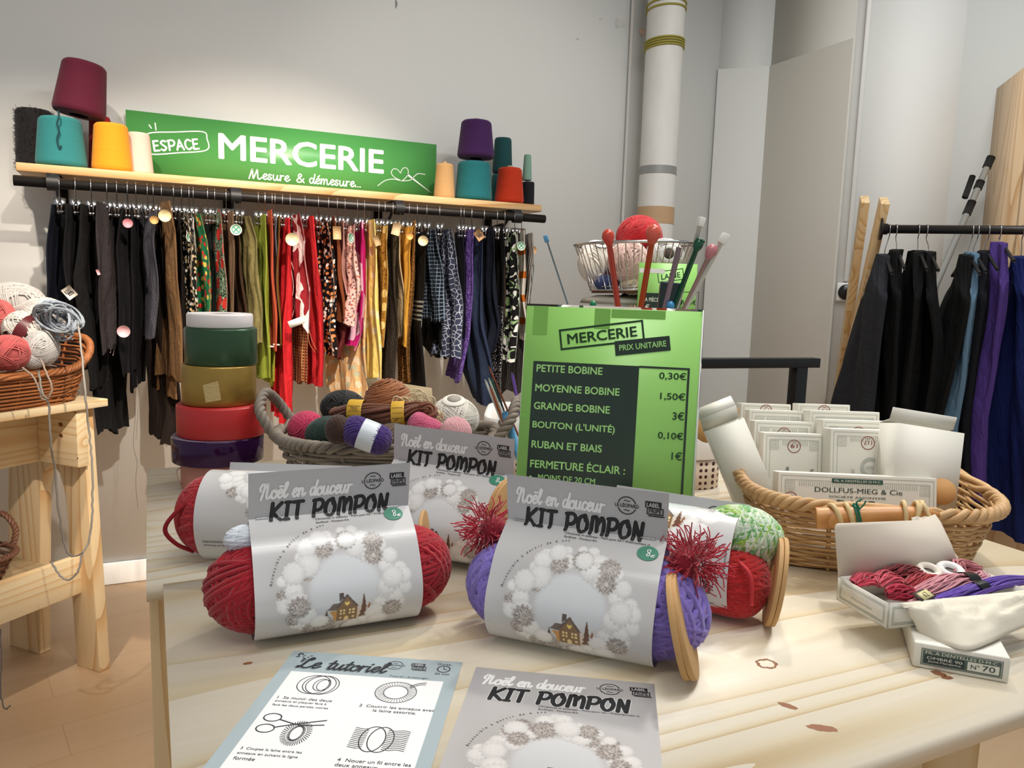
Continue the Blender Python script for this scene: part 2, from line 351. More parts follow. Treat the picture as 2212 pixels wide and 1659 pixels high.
# ---------------------------------------------------------------- yarn, cones, wicker
def yarn(mb, c, rad, r, col, M=None, n=70, m=44, wind='ball', core=True, var=.12, cols=None, hole=0):
    """strands wound round an ellipsoid; M turns it, wind = how the turns lie"""
    rad = np.broadcast_to(np.asarray(rad, float), (3,)); R = np.eye(3) if M is None else np.asarray(M)[:3, :3]
    t = np.linspace(0, 2*PI, m, endpoint=False); col = np.asarray(col, float)
    if core: mb.ball((0, 0, 0), rad*.93, np.block([[R, np.asarray(c, float)[:, None]], [np.zeros((1, 3)), np.ones((1, 1))]]), 20, 12, col*.85)
    gs = 7; sp = 2.05*r/float(np.mean(rad))
    for i in range(n):
        j_ = i % gs
        if j_ == 0:
            if wind == 'ball': ax0 = RNG.normal(size=3)*A(1, 1, .8)
            elif wind == 'barrel': ph = (i//(2*gs))*.9+RNG.random()*.5; ax0 = A((.5 if (i//gs) % 2 else -.5)*(.6+.6*RNG.random()), math.cos(ph), math.sin(ph))
            else: ax0 = A(1, RNG.normal()*.12, RNG.normal()*.12)
            off0 = (RNG.random()-.5)*(.9 if wind == 'ball' else .8 if wind == 'barrel' else 1.9)
        ax = unit(unit(ax0)+RNG.normal(size=3)*.035); a = unit(np.cross(ax, A(.3, .5, .8))); b = np.cross(ax, a); off = float(np.clip(off0+(j_-3)*sp, -.97, .97))
        q = math.sqrt(max(.02, 1-off*off)); U = (a[None]*np.cos(t)[:, None]+b[None]*np.sin(t)[:, None])*q+ax*off
        if wind == 'barrel': xx = np.clip(np.abs(U[:, 0]), 0, .995); fb = np.sqrt((1-xx**3.2)/(1-xx**2+1e-6)); U = U*np.stack([np.ones(m), fb, fb], 1)
        k = 1-.05*(1-i/n)+RNG.random()*.008
        if wind == 'barrel': xx = np.clip(np.abs(U[:, 0]), 0, .995); fb = np.sqrt((1-xx**3.2)/(1-xx**2+1e-6)); U = U*np.stack([np.ones(m), fb, fb], 1)
        P = U*rad*k; Nn = U/rad; Nn /= np.linalg.norm(Nn, axis=1)[:, None]
        T = np.roll(P, -1, 0)-np.roll(P, 1, 0); T /= np.linalg.norm(T, axis=1)[:, None]; B = np.cross(T, Nn)
        g = np.linspace(0, 2*PI, 5, endpoint=False)
        G = P[:, None]+r*(Nn[:, None]*np.cos(g)[None, :, None]+B[:, None]*np.sin(g)[None, :, None])
        G = G@R.T+np.asarray(c, float)
        if cols is not None:
            kx = (np.sin(t*1+i*.35)*.5+.5)*(len(cols)-1); lo = np.clip(kx.astype(int), 0, len(cols)-2); fr = (kx-lo)[:, None]; CC = np.asarray(cols)
            cc = np.repeat(CC[lo]*(1-fr)+CC[lo+1]*fr, 5, 0)
        else: cc = np.clip(col*(1+(RNG.random()-.5)*2*var), 0, 1)
        mb.grid(G, True, True, cc)
    return mb
def cone_thing(label, c, r0, r1, h, hx, M=None, tube=True, fuzz=0, group='cones of yarn on the wall shelf', rough=.85, core_hx='#b59a78'):
    M = yawM(c, 0) if M is None else M
    t = thing('yarn_cone', label, 'yarn cone', c, group); mb = MB(); n = 40; rows = 46; col = A(*hexc(hx))
    z = np.linspace(.004, h, rows); prof = [(r0*.35, .002), (r0*.80, .004)]
    for zz in z:
        k = zz/h; rr = r0*(1-k)+r1*k
        if k < .12: rr *= .86+.14*math.sin(min(1, k/.12)*PI/2)
        if k > .93: rr *= 1-.12*((k-.93)/.07)**2
        prof.append((rr, zz))
    prof += [(r1*.45, h+.001), (r1*.3, h-.003)]
    mb.lathe(prof, n, M)
    if fuzz:
        for i in range(900):
            a = RNG.random()*2*PI; zz = RNG.random()*h; rr = r0*(1-zz/h)+r1*zz/h; p = A(rr*math.cos(a), rr*math.sin(a), zz)
            q = p+A(math.cos(a), math.sin(a), RNG.normal()*.5)*fuzz*(.4+RNG.random()); mid = (p+q)/2+RNG.normal(size=3)*fuzz*.3
            mb.tube(xf(M, [p*.97, mid, q]), .0006, 3, cap=False)
    tt = NT('cone_'+hx); tt.bump(tt.noise(tt.mapv(tt.obj(), (40, 40, 900)), 1., 2), .25, .001)
    mt = tt.out(tt.mix(tt.noise(tt.mapv(tt.obj(), (8, 8, 500)), 1., 2), tuple(col*.86), tuple(np.minimum(col*1.12, 1))), rough, Sheen_Weight=.08, Specular_IOR_Level=.3)
    mb.obj('wound_yarn', mt, t, True)
    if tube: MB().lathe([(r1*.24, h*.6), (r1*.24, h+.010), (r1*.18, h+.010), (r1*.17, h*.6)], 20, M).obj('cardboard_core', plain(core_hx, .8), t, True)
    return t
def basket_pts(a, b, p, n, t0=0):
    t = np.linspace(0, 2*PI, n, endpoint=False)+t0; c, s_ = np.cos(t), np.sin(t)
    return np.c_[a*np.sign(c)*np.abs(c)**p, b*np.sign(s_)*np.abs(s_)**p], t
def wicker_body(M, a0, b0, a1, b1, h, rows, stakes, r=.0022, p=.45, zf=None, mat=None, parent=None, flare=1., seg=4, name='woven_body'):
    mb = MB(); n = stakes*2*seg; zf = zf or (lambda t: np.ones_like(t))
    for i in range(rows):
        k = (i+.5)/rows; kk = k**flare; q, t = basket_pts(a0+(a1-a0)*kk, b0+(b1-b0)*kk, p, n)
        wv = np.cos(np.arange(n)/seg*PI*.5*2/2+PI*(i % 2))*r*1.25
        q = q*(1+(wv/np.linalg.norm(q, axis=1))[:, None]); zz = h*k*zf(t)+RNG.normal()*r*.2+np.sin(t*5+i*2)*r*.35
        c = 1-.22*RNG.random()
        mb.tube(xf(M, np.c_[q, zz]), r*(.85+.3*RNG.random()), 6, True, col=(c, c, c*.98))
    for j in range(stakes):
        q0, t = basket_pts(a0, b0, p, stakes*2); q1, _ = basket_pts(a1, b1, p, stakes*2)
        ks = np.linspace(0, 1, 6)[:, None]; P = np.c_[q0[2*j]*(1-ks**flare)+q1[2*j]*ks**flare, ks*h*zf(t[2*j:2*j+1])]
        mb.tube(xf(M, P), r*1.15, 6, col=(.9, .9, .9))
    q, t = basket_pts(a0, b0, p, 40); mb.prism(q, .001, .005, M, col=(.8, .8, .8))
    return mb.obj(name, mat, parent, True)
def wicker_rim(M, a, b, h, r, turns, p=.45, zf=None, mat=None, parent=None, strands=3, amp=1.1):
    mb = MB(); n = turns*12; q, t = basket_pts(a, b, p, n); zf = zf or (lambda t: np.ones_like(t)); z0 = h*zf(t)
    rad = q/np.linalg.norm(q, axis=1)[:, None]
    for s_ in range(strands):
        ph = np.arange(n)/12*2*PI+s_*2*PI/strands; c = 1-.15*RNG.random()
        mb.tube(xf(M, np.c_[q+rad*(np.cos(ph)*r*amp)[:, None], z0+np.sin(ph)*r*amp]), r, 7, True, col=(c, c, c))
    return mb.obj('braided_rim', mat, parent, True)
def twisted_handle(P, r, mat, parent, strands=3, per=9, name='handle', wraps=()):
    P = smooth_line(P, 14); T = np.gradient(P, axis=0); T /= np.linalg.norm(T, axis=1)[:, None]; a = unit(np.cross(P[-1]-P[0], P[len(P)//2]-P[0])); mb = MB()
    B = np.cross(T, a); n = len(P)
    for s_ in range(strands):
        ph = np.arange(n)/per*2*PI+s_*2*PI/strands; c = 1-.2*RNG.random()
        mb.tube(P+(a*np.cos(ph)[:, None]+B*np.sin(ph)[:, None])*r*1.05, r, 7, col=(c, c, c))
    return mb.obj(name, mat, parent, True)
def wicker_mat(name, h1, h2, rough=.55):
    t = NT(name); v = t.obj(); c = t.n('VertexColor', layer_name='Col').outputs[0]
    col = t.mix(t.noise(v, 60, 3), hexc(h1), hexc(h2)); t.bump(t.noise(v, 500, 2), .25, .001)
    return t.out(t.mix(1., col, c, 'MULTIPLY'), rough)
WICK_TAN = wicker_mat('wicker_tan', '#b98a58', '#dcb987'); WICK_BRN = wicker_mat('wicker_brown', '#8a4f2c', '#b9743f', .4)
WICK_DRK = wicker_mat('wicker_dark', '#6a4130', '#94654a', .45); WICK_GRY = wicker_mat('wicker_grey', '#6f6459', '#a3988a', .7)
# ================================================================ the room
YW = 3.16
def plaster(name, hx, st=.15):
    t = NT(name); v = t.obj(); c = A(*hexc(hx))
    n = t.noise(v, 2.2, 4); t.bump(t.noise(v, 26, 5, .3), st, .004)
    return t.out(t.mix(n, tuple(c*.95), tuple(np.minimum(c*1.03, 1))), .75)
WALLM = plaster('white_wall_paint', '#e9e9e6', .10); WALLR = plaster('rough_wall_paint', '#e4e5e2', .3); WALLB = plaster('beige_wall_paint', '#d8d4cb', .15)
def wall(name, p, q, mat, z0=0., z1=3.2, th=.1):
    p = A(*p, 0); q = A(*q, 0); d = unit(q-p); M = frame(p, d); return struct(MB().span((0, 0, z0), (np.linalg.norm(q-p), th, z1), M).obj(name, mat))
C0, C1, C2 = (2.60, YW), (2.775, 2.985), (2.775, 2.49); RD = A(.75, -.661); C3 = tuple(A(*C2)+RD*.42); C4 = tuple(A(*C3)+unit(A(.87, -.49))*1.7)
wall('wall_back', (-3.2, YW), C0, WALLM)
wall('wall_corner', C0, C1, WALLR); wall('wall_side', C1, C2, WALLB); wall('wall_right', C2, C3, WALLM); wall('wall_right', C3, C4, plaster('grey_white_paint', '#dcdedb', .1))
zl = atX(1627, 156, 2.775)[2]
def wain(name, p, q, mat):                                           # thicker plaster below the ledge
    p = A(*p, 0); q = A(*q, 0); d = unit(q-p); struct(MB().span((-.004, -.014, 0), (np.linalg.norm(q-p), 0, zl), frame(p, d)).obj(name, mat, bevel=.004))
wain('trim_1', C0, C1, WALLR); wain('trim_2', C1, (2.775, 2.484), WALLB)
def floorm():
    t = NT('oak_planks'); v = t.mapv(t.obj(), rot=(0, 0, math.radians(-12)))
    br = t.n('TexBrick', {'Vector': v, 'Color1': hexc('#e6c6a2'), 'Color2': hexc('#dfbb93'), 'Mortar': hexc('#a98963'), 'Scale': 1., 'Mortar Size': .0008, 'Brick Width': 1.3, 'Row Height': .16, 'Bias': 0.}, offset=.37).outputs[0]
    g = t.noise(t.mapv(v, (1.6, 22, 1)), 1.5, 4, .5); col = t.mix(t.math('MULTIPLY', g, .5), br, hexc('#c9a277')); col = t.mix(t.math('MULTIPLY', t.noise(v, 2.5, 2), .35), col, hexc('#e6cba6'))
    t.bump(g, .06, .001); return t.out(col, .45)
struct(MB().span((-3.2, -2.2, -.05), (4.4, 3.3, 0)).obj('floor', floorm()))
struct(MB().span((-3.2, -2.2, 3.2), (4.4, 3.3, 3.25)).obj('ceiling', plain('#eeeeea', .9)))
struct(MB().span((-3.2, YW-.012, 0), (2.6, YW, .085)).obj('baseboard_back', plain('#f4f4f2', .4), bevel=.003))
# chips in the plaster high on the wall
mb = MB()
for px, py, w, h, cc in ((1340, 50, 11, 9, (.55, .55, .53)), (1388, 69, 7, 8, (.72, .5, .4)), (1248, 84, 3, 2, (.5, .5, .5)), (856, 8, 2, 9, (.3, .3, .3)), (1298, 40, 3, 2, (.6, .6, .58))):
    c = atY(px, py, YW-.0015); k = c[1]/ray(px, py)[1]/c[1]*1.0
    D = YW/ray(px, py)[1]/FL; t_ = np.linspace(0, 2*PI, 12, endpoint=False); rr = 1+.3*np.sin(t_*3+px)
    mb.add(c+np.c_[np.cos(t_)*rr*w*D*1.2, np.zeros(12), np.sin(t_)*rr*h*D], [list(range(12))], cc)
o = mb.obj('trim_3', vcol('plaster_chips', .9)); struct(o)

# ventilation pipe in the corner
def cyl(pxl, pxr, py, Y):
    a, b = atY(pxl, py, Y), atY(pxr, py, Y); c = (a+b)/2; az = math.atan2(c[0], c[1]); return c, np.linalg.norm((b-a)[:2])*math.cos(az)/2
pc, pr = cyl(1389, 1470, 200, 3.02)
t = thing('ventilation_pipe', 'white painted vertical pipe wrapped with yellow and silver tape in the wall corner', 'pipe', (pc[0], pc[1], 0))
tt = NT('pipe_paint'); nn = tt.noise(tt.mapv(tt.obj(), (6, 6, 2.)), 3, 4); tt.bump(nn, .15, .004); pm = tt.out(tt.mix(nn, hexc('#d9d8d4'), hexc('#ecebe8')), .5)
mb = MB(); mb.lathe([(pr, 0), (pr, 3.2)], 40, yawM((pc[0], pc[1], 0), 0)); mb.obj('pipe_tube', pm, t, True)
def band(y0, y1, mat, name, parent, rr=.0015, rows=1, slant=0):
    z0, z1 = atY(1430, y1, pc[1])[2], atY(1430, y0, pc[1])[2]; mb = MB()
    if rows == 1: mb.lathe([(pr+rr, z0), (pr+rr, z1)], 40, yawM((pc[0], pc[1], 0), 0))
    else:
        for i in range(rows):
            zz = z0+(z1-z0)*i/(rows-1); a = np.linspace(0, 2*PI, 36, endpoint=False)
            mb.tube(np.c_[pc[0]+(pr+.003)*np.cos(a), pc[1]+(pr+.003)*np.sin(a), zz+slant*np.cos(a+1)], .0045, 6, True)
    mb.obj(name, mat, parent, True)
OLV = plain('#a39a3e', .6)
band(10, 22, OLV, 'yellow_cord', t, rows=2, slant=.006); band(91, 107, OLV, 'yellow_cord', t, rows=4, slant=.006)
band(363, 380, plain('#9c9c9b', .4, .3), 'silver_tape', t); band(450, 486, plain('#c2a17c', .5), 'brown_tape', t)
tag(MB().tube([A(pc[0]-pr*1.15, YW-.012, 0), A(pc[0]-pr*1.15, YW-.012, 3.2)], .008, 10).obj('wall_tube', plain('#d5d5d2', .5), smooth=True), 'thin white tube running up the wall left of the big pipe', 'cable')  # thin upright tube along the line left of the pipe
# conduit and thermostat on the right wall
RN = unit(A(RD[1], -RD[0], 0)*-1); RN = A(-.661, -.75, 0)
def onR(px, py, off=0.): return atP(px, py, A(*C2, 0)+RN*off, RN)
a, b = onR(1886, 2, .012), onR(1827, 608, .012); b[:2] = a[:2]+0*b[:2] if False else b[:2]
a = A(b[0]+.0, b[1], 3.2)
tag(MB().box((0, 0, (b[2]+3.2)/2), (.018, .02, 3.2-b[2]), frame((b[0], b[1], 0), RD.tolist()+[0])).obj('cable_conduit', plain('#dededb', .5), bevel=.002), 'slim white cable conduit running up the right wall above the thermostat', 'conduit')
c = onR(1827, 631, .012); t = thing('thermostat', 'small white square thermostat with round black dial on the right wall', 'thermostat', c)
M = frame(c, list(RD)+[0]); MB().box((0, 0, 0), (.078, .026, .082), M).obj('housing', plain('#efefec', .4), t, bevel=.006)
Md = M.copy(); Md[:3, 2] = -M[:3, 1]; Md[:3, 1] = M[:3, 2]
MB().lathe([(0, .024), (.030, .024), (.034, .019), (.034, .01)], 32, Md).obj('dial', plain('#101113', .25), t, True)

# ================================================================ wall shelf with clothes rail
YR, YF = 2.86, 2.875
zs = atY(600, 396, YF)[2]; x0, x1 = atY(33, 352, YF)[0], atY(1171, 447, YF)[0]; zr = atY(600, 431, YR)[2]
sh = thing('wall_shelf', 'long wooden wall shelf with a black clothes rail under it', 'shelf', ((x0+x1)/2, 3.0, zs-.03))
SHM = wood('shelf_pine', '#e2bd8a', '#d6a76e', '#b9854c', 0, 1., .45)
MB().span((x0, YF, zs-.028), (x1, YW-.002, zs)).obj('shelf_board', SHM, sh, bevel=.004)
MB().tube([A(x0-.005, YR, zr), A(x1+.005, YR, zr)], .0165, 20).obj('rail', STEEL, sh, True)
BRX = [atY(q, 420, YR)[0] for q in (116, 509, 862, 1118)]
for bx in BRX:
    mb = MB(); w_ = .034
    mb.span((bx-w_/2, YR-.003, zr-.021), (bx+w_/2, YR+.003, zs-.028)).span((bx-w_/2, YR, zs-.034), (bx+w_/2, YW-.004, zs-.028)).span((bx-w_/2, YW-.010, zs-.30), (bx+w_/2, YW-.004, zs-.028))
    mb.bar((bx, YR+.05, zs-.036), (bx, YW-.012, zs-.20), .012, .006, (1, 0, 0))
    mb.lathe([(.024, -w_/2), (.024, w_/2)], 20, frame((bx, YR, zr), (0, 1, 0), (1, 0, 0)))
    mb.obj('bracket', plain('#1d1d1f', .5), sh)

# green sign panel standing on the shelf against the wall
YS = 3.125
tl, tr = atY(271, 237, YS), atY(943, 312, YS); L = tr[0]-tl[0]; zt = (tl[2]+tr[2])/2; Hs = zt-zs-.0005
sg = thing('sign_board', 'wide green sign board with large white capitals standing on the wall shelf', 'sign', ((tl[0]+tr[0])/2, YS, zs))
MB().span((tl[0], YS, zs+.0005), (tr[0], YS+.008, zt)).obj('panel', plain('#58a85a', .32), sg)
ps = onplane((tl[0], YS-.0002, zs), (1, 0, 0), (0, 0, 1), .0006)
def S2(px, py): p = atY(px, py, YS); return p[0]-tl[0], p[2]-zs
ax, ay = S2(472, 345); bx_, by_ = S2(829, 375); cx2, cy2 = S2(474, 288)
MB().flat(fit('MERCERIE', ax, (ay+by_)/2, bx_-ax, cy2-ay, .022), ps).obj('lettering', WPRINT, sg)
mb = MB(); e0 = S2(334, 326); e1 = S2(430, 290); mb.flat(strokes('ESPACE', BRU, e0[0], e0[1], (e1[0]-e0[0]), .034, .0065, rot=8.5), ps)
oc = A(*S2(383, 308)); Lh = .098; V = [(Lh*.95, .035), (Lh*1.06, .01), (Lh*.98, -.03), (0, -.036), (-Lh*.98, -.036), (-Lh*1.06, -.005), (-Lh*.95, .034), (0, .037)]
a5 = math.radians(8); Rr = np.array([[math.cos(a5), math.sin(a5)], [-math.sin(a5), math.cos(a5)]])
mb.flat(ribbon(A(*V)@Rr+oc, .0042, 8, True), ps)
for (qa, qb) in (((322, 270), (327, 277)), ((335, 266), (337, 281))): mb.flat(ribbon([S2(*qa), S2(*qb)], .004), ps)
mb.obj('badge_lettering', WPRINT, sg)
m0, m1 = S2(538, 388), S2(778, 404)
my, mw = (m0[1]+m1[1])/2+.002, m1[0]-m0[0]
for st, q0, q1 in (('Mesure', 0, .355), ('&', .415, .48), ('démesure...', .53, 1)): MB().flat(strokes(st, SCR, m0[0]+mw*q0, my, mw*(q1-q0), .021, .0048), ps).obj('script_lettering', WPRINT, sg)
mb = MB()
for pts in (((816, 401), (832, 390), (850, 387), (868, 391)), ((868, 391), (852, 383), (845, 373), (850, 365), (858, 366), (865, 374)), ((865, 374), (870, 364), (878, 363), (882, 371), (878, 382), (868, 391)), ((868, 391), (886, 389), (896, 380), (904, 375), (918, 377))): mb.flat(ribbon([S2(*q) for q in pts], .0026), ps)
a_, b_ = A(*S2(880, 377)), A(*S2(933, 418)); d_ = unit(b_-a_); n_ = A(-d_[1], d_[0]); mb.flat((np.vstack([a_+n_*.004, a_-n_*.004, b_]), [[0, 1, 2]]), ps)
mb.obj('needle_drawing', WPRINT, sg)

# ---- cones of yarn on the shelf
def shelf_cone(label, pl, pr_, yb, yt, hx, Y, k=.78, z=None, fuzz=0, tube=True, **kw):
    c, r = cyl(pl, pr_, yb, Y); h = atY((pl+pr_)/2, yt, Y)[2]-atY((pl+pr_)/2, yb, Y)[2]
    return cone_thing(label, A(c[0], Y, zs+.0005 if z is None else z), r, r*k, h, hx, None, tube, fuzz, **kw)
shelf_cone('fuzzy black yarn cone at the left end of the wall shelf', 33, 122, 347, 218, '#1b191c', 3.06, .92, fuzz=.006, tube=False)
ct = shelf_cone('teal yarn cone with a loose dark strand at the left of the shelf', 74, 191, 352, 244, '#2f7f80', 2.965, .80, tube=False)
q = [atY(131+dx, y, 2.965)-A(0, .083-.012*(y-250)/85., 0) for y, dx in ((248, 0), (262, 2), (276, -2), (292, 2), (305, -2), (318, -1), (330, 3), (322, 6))]
MB().tube(smooth_line(q, 5), .0028, 6).obj('loose_strand', plain('#17474f', .9), ct, True)
shelf_cone('golden orange yarn cone between the teal and the cream cone', 196, 288, 362, 258, '#e8971d', 2.965, .80, tube=False)
shelf_cone('cream pink yarn cone in front of the left edge of the sign', 268, 333, 367, 273, '#dcc3b4', 3.02, .76, tube=False)
shelf_cone('red yarn cone mostly hidden behind the burgundy cone', 190, 248, 352, 225, '#a11623', 3.075, .8, tube=False)
c, r = cyl(114, 238, 250, 2.99); zt_ = atY(131, 244, 2.965)[2]
cone_thing('burgundy yarn cone lying tilted on top of the teal and orange cones', A(c[0], 3.0, zt_+.002), r*.98, r*.78, .172, '#5a142c', yawM((c[0]-.010, 3.0, zt_+.002), 0, 8, 0), False)
shelf_cone('beige yarn cone just right of the green sign', 936, 983, 424, 347, '#c69c68', 2.97, .78)
shelf_cone('teal yarn cone carrying the purple cone on top', 982, 1063, 429, 344, '#1f7076', 2.96, .86, tube=False)
z2 = atY(1022, 344, 2.96)[2]+.001
shelf_cone('purple yarn cone stacked on the teal cone', 986, 1068, 344, 262, '#3f1c52', 2.96, .78, z=z2)
b2 = shelf_cone('dark teal cone standing behind the teal and red cones', 1060, 1108, 432, 362, '#155a5e', 3.07, .95, tube=False)
z3 = atY(1085, 362, 3.07)[2]; z3 = zs+.0005+(atY(1084, 362, 3.07)[2]-atY(1084, 432, 3.07)[2])+.002
shelf_cone('tall dark green yarn cone stacked at the back right of the shelf', 1063, 1107, 362, 284, '#17484a', 3.07, .82, z=z3, tube=False)
shelf_cone('orange red yarn cone near the right end of the shelf', 1067, 1132, 433, 355, '#bf3413', 2.95, .78)
shelf_cone('small black yarn spool carrying the pale green spool', 1126, 1154, 434, 380, '#15161c', 2.99, .95, tube=False)
z4 = zs+.0005+atY(1140, 380, 2.99)[2]-atY(1140, 434, 2.99)[2]+.002
shelf_cone('slim pale green spool stacked on the black spool at the shelf end', 1128, 1149, 380, 322, '#7fa493', 2.99, .72, z=z4, tube=False)

# ================================================================ fabric remnants on clip hangers
def fabric_mat(name, base, pat='plain', c2='#ffffff', c3=None, sc=1., rough=.85, var=.12, **kw):
    t = NT('fabric_'+name); uv = t.uv(); c = hexc(base); c = tuple(x*(.55 if max(c) < .03 else 1) for x in c); b = t.mix(t.noise(t.mapv(uv, (60, 14, 1)), 2., 3), tuple(x*(1-var) for x in c), tuple(min(1, x*(1+var)) for x in c))
    a2 = hexc(c2); fr = lambda v, s: t.math('FRACT', t.math('MULTIPLY', v, s))
    def vor(s, feat='F1', seed=0.): return t.n('TexVoronoi', {'Vector': t.mapv(uv, (1, 1, 1), loc=(seed, seed, seed)), 'Scale': s}, feature=feat, voronoi_dimensions='2D').outputs[0]
    if pat != 'plain': xy = t.n('SeparateXYZ', {0: uv}); u, v = xy.outputs[0], xy.outputs[1]
    lt = lambda a, x: t.math('LESS_THAN', a, x)
    if pat == 'dots':                                      # scattered flowers of two colours
        nz = t.math('MULTIPLY', t.noise(uv, 90*sc, 1), .5)
        b = t.mix(lt(t.math('ADD', vor(62*sc), nz), .50), b, a2)
        if c3: b = t.mix(lt(t.math('ADD', vor(47*sc, seed=3.3), nz), .44), b, hexc(c3))
    elif pat == 'check': b = t.mix(t.math('MAXIMUM', lt(fr(u, 55*sc), .16), lt(fr(v, 70*sc), .18)), b, a2)
    elif pat == 'vstripe': b = t.mix(lt(fr(u, 60*sc), .4), b, a2)
    elif pat == 'hstripe': b = t.mix(lt(fr(v, 60*sc), .3), b, a2)
    elif pat == 'crackle': b = t.mix(lt(t.n('TexVoronoi', {'Vector': t.n('Mapping', {'Vector': uv}).outputs[0], 'Scale': 52*sc}, feature='DISTANCE_TO_EDGE', voronoi_dimensions='2D').outputs[0], .06), b, a2)
    elif pat == 'swirl':
        q = t.noise(uv, 16*sc, 1, 2.5); b = t.mix(lt(fr(q, 7), .32), b, a2)
        if c3: b = t.mix(lt(vor(14*sc, seed=1.7), .3), b, hexc(c3))
    elif pat == 'patch':
        n1 = t.noise(uv, 22*sc, 1, .6); b = t.mix(t.math('GREATER_THAN', n1, .55), b, a2)
        if c3: b = t.mix(t.math('GREATER_THAN', t.noise(t.mapv(uv, loc=(5, 2, 0)), 26*sc, 1, .8), .6), b, hexc(c3))
    elif pat == 'streak': b = t.mix(t.noise(t.mapv(uv, (10, 190, 1)), 2.5*sc, 3, .4), b, a2)
    elif pat == 'twill': b = t.mix(lt(fr(t.math('ADD', t.math('MULTIPLY', u, 1.), t.math('MULTIPLY', t.math('PINGPONG', t.math('MULTIPLY', v, 1.), .012), 1.)), 90*sc), .4), b, a2)
    elif pat == 'bands':
        m_ = t.math('MULTIPLY', lt(fr(v, 2.9), .22), lt(fr(v, 60), .45)); b = t.mix(m_, b, a2)
    elif pat == 'trim':
        b = t.mix(lt(fr(u, 26*sc), .45), b, a2); b = t.mix(t.math('MULTIPLY', lt(fr(v, 75*sc), .5), lt(fr(u, 52*sc), .5)), b, hexc(c3 or base))
    t.bump(t.math('ADD', t.math('MULTIPLY', t.noise(t.mapv(uv, (34, 12, 1)), 1., 3, .8), 1.), t.math('MULTIPLY', t.noise(t.mapv(uv, (400, 400, 1)), 1., 2), .06)), .55, .016)
    return t.out(b, rough, Specular_IOR_Level=.25, **kw)
def cloth(mb, rows, front, back, fr=True, n=30, m=30, folds=3., amp=.010, thick=.014, jag=.008, seed=0, gather=.25, neck=False):
    rng = np.random.default_rng(seed); rows = np.asarray(rows, float); ys = np.linspace(rows[0, 0], rows[-1, 0], m)
    xl = np.interp(ys, rows[:, 0], rows[:, 1]); xr = np.interp(ys, rows[:, 0], rows[:, 2]); s = np.linspace(0, 1, n); G = []; U = []
    ph = rng.random()*6.28; jl = np.interp(s, np.linspace(0, 1, 9), rng.normal(size=9))*jag
    for i, y in enumerate(ys):
        k = i/(m-1); wob = (2.6*math.sin(k*6+ph)+1.4*math.sin(k*13+ph*2))*min(1, k*6)*(0 if neck else 1)
        a_, b_ = (front(xr[i]+wob*.5, y), back(xl[i]+wob*.5, y)) if fr else (front(xl[i]+wob*.5, y), back(xr[i]+wob*.5, y))
        z = front((xl[i]+xr[i])/2, y)[2]*.5+back((xl[i]+xr[i])/2, y)[2]*.5; a_ = A(a_[0], a_[1], z); b_ = A(b_[0], b_[1], z)
        if neck: fc = min(1, .42+.58*k/.09); mi_ = (a_+b_)/2; a_, b_ = mi_+(a_-mi_)*fc, mi_+(b_-mi_)*fc
        d = b_-a_; nr = unit(A(-d[1], d[0], 0)); g = gather+(1-gather)*min(1, k*2.2)
        of = amp*g*(1.1*np.sin(2*PI*folds*s+ph+k*1.6+.5*math.sin(k*5+ph))+.6*np.sin(2*PI*folds*1.7*s+ph*2-k*2.6)*(.5+.5*math.sin(k*8+ph*3))+.3*np.sin(2*PI*folds*3.1*s+k*9+ph))
        th = thick*(.35+.65*g)*np.sqrt(np.clip(np.sin(PI*np.clip(s, .02, .98)), 0, 1))*.5
        P = a_+d*s[:, None]; P[:, 2] += jl*(k**6)+rng.normal(size=n)*jag*.25*(i == m-1)
        if neck: P[:, 2] -= .10*np.abs(2*s-1)**1.3*(1-k)**2*min(1, .15+k/.06)
        G.append(np.vstack([P+nr*(of+th)[:, None], (P+nr*(of-th)[:, None])[::-1]]))
        Ls = np.linalg.norm(d)*1.25; u = s*Ls; U.append(np.c_[np.concatenate([u, (2*Ls-u)[::-1]]), np.full(2*n, z)])
    mb.grid(np.array(G), False, True, None, np.array(U))
    for e in (0, m-1): mb.add(G[e], [[j, j+1, 2*n-2-j, 2*n-1-j] for j in range(n-1)], uv=U[e])
    return mb
def hanger(x, yaw_, label, z=zr, Y=YR, half=.085):
    t = thing('clip_hanger', label, 'hanger', (x, Y, z-.10), 'chrome clip hangers on the long rail'); M = frame((x, Y, z), (math.sin(yaw_), math.cos(yaw_), 0))
    hk = [(.018*math.cos(a), 0, .0195*math.sin(a)) for a in np.linspace(-.5, PI, 9)]; hk = [(a, b, c) for a, b, c in hk]+[(-.018, 0, -.012), (-.006, 0, -.034), (0, 0, -.05), (0, 0, -.064)]
    MB().tube(xf(M, smooth_line(hk, 4)), .0017, 6).obj('hook', CHROME, t, True)
    MB().tube(xf(M, [(-half, 0, -.066), (half, 0, -.066)]), .0022, 6).obj('bar', CHROME, t, True)
    for s_ in (-1, 1):
        mb = MB(); cx_ = s_*(half-.006)
        for q in (-1, 1):
            mb.bar(*xf(M, [(cx_, q*.010, -.050), (cx_, q*.003, -.088)]), .016, .0022, M[:3, 0]); mb.bar(*xf(M, [(cx_, q*.003, -.088), (cx_, q*.0045, -.100)]), .018, .002, M[:3, 0])
        mb.tube(xf(M, [(cx_-.008, 0, -.068), (cx_+.008, 0, -.068)]), .0055, 8); mb.obj('clip', CHROME, t, True)
    return t
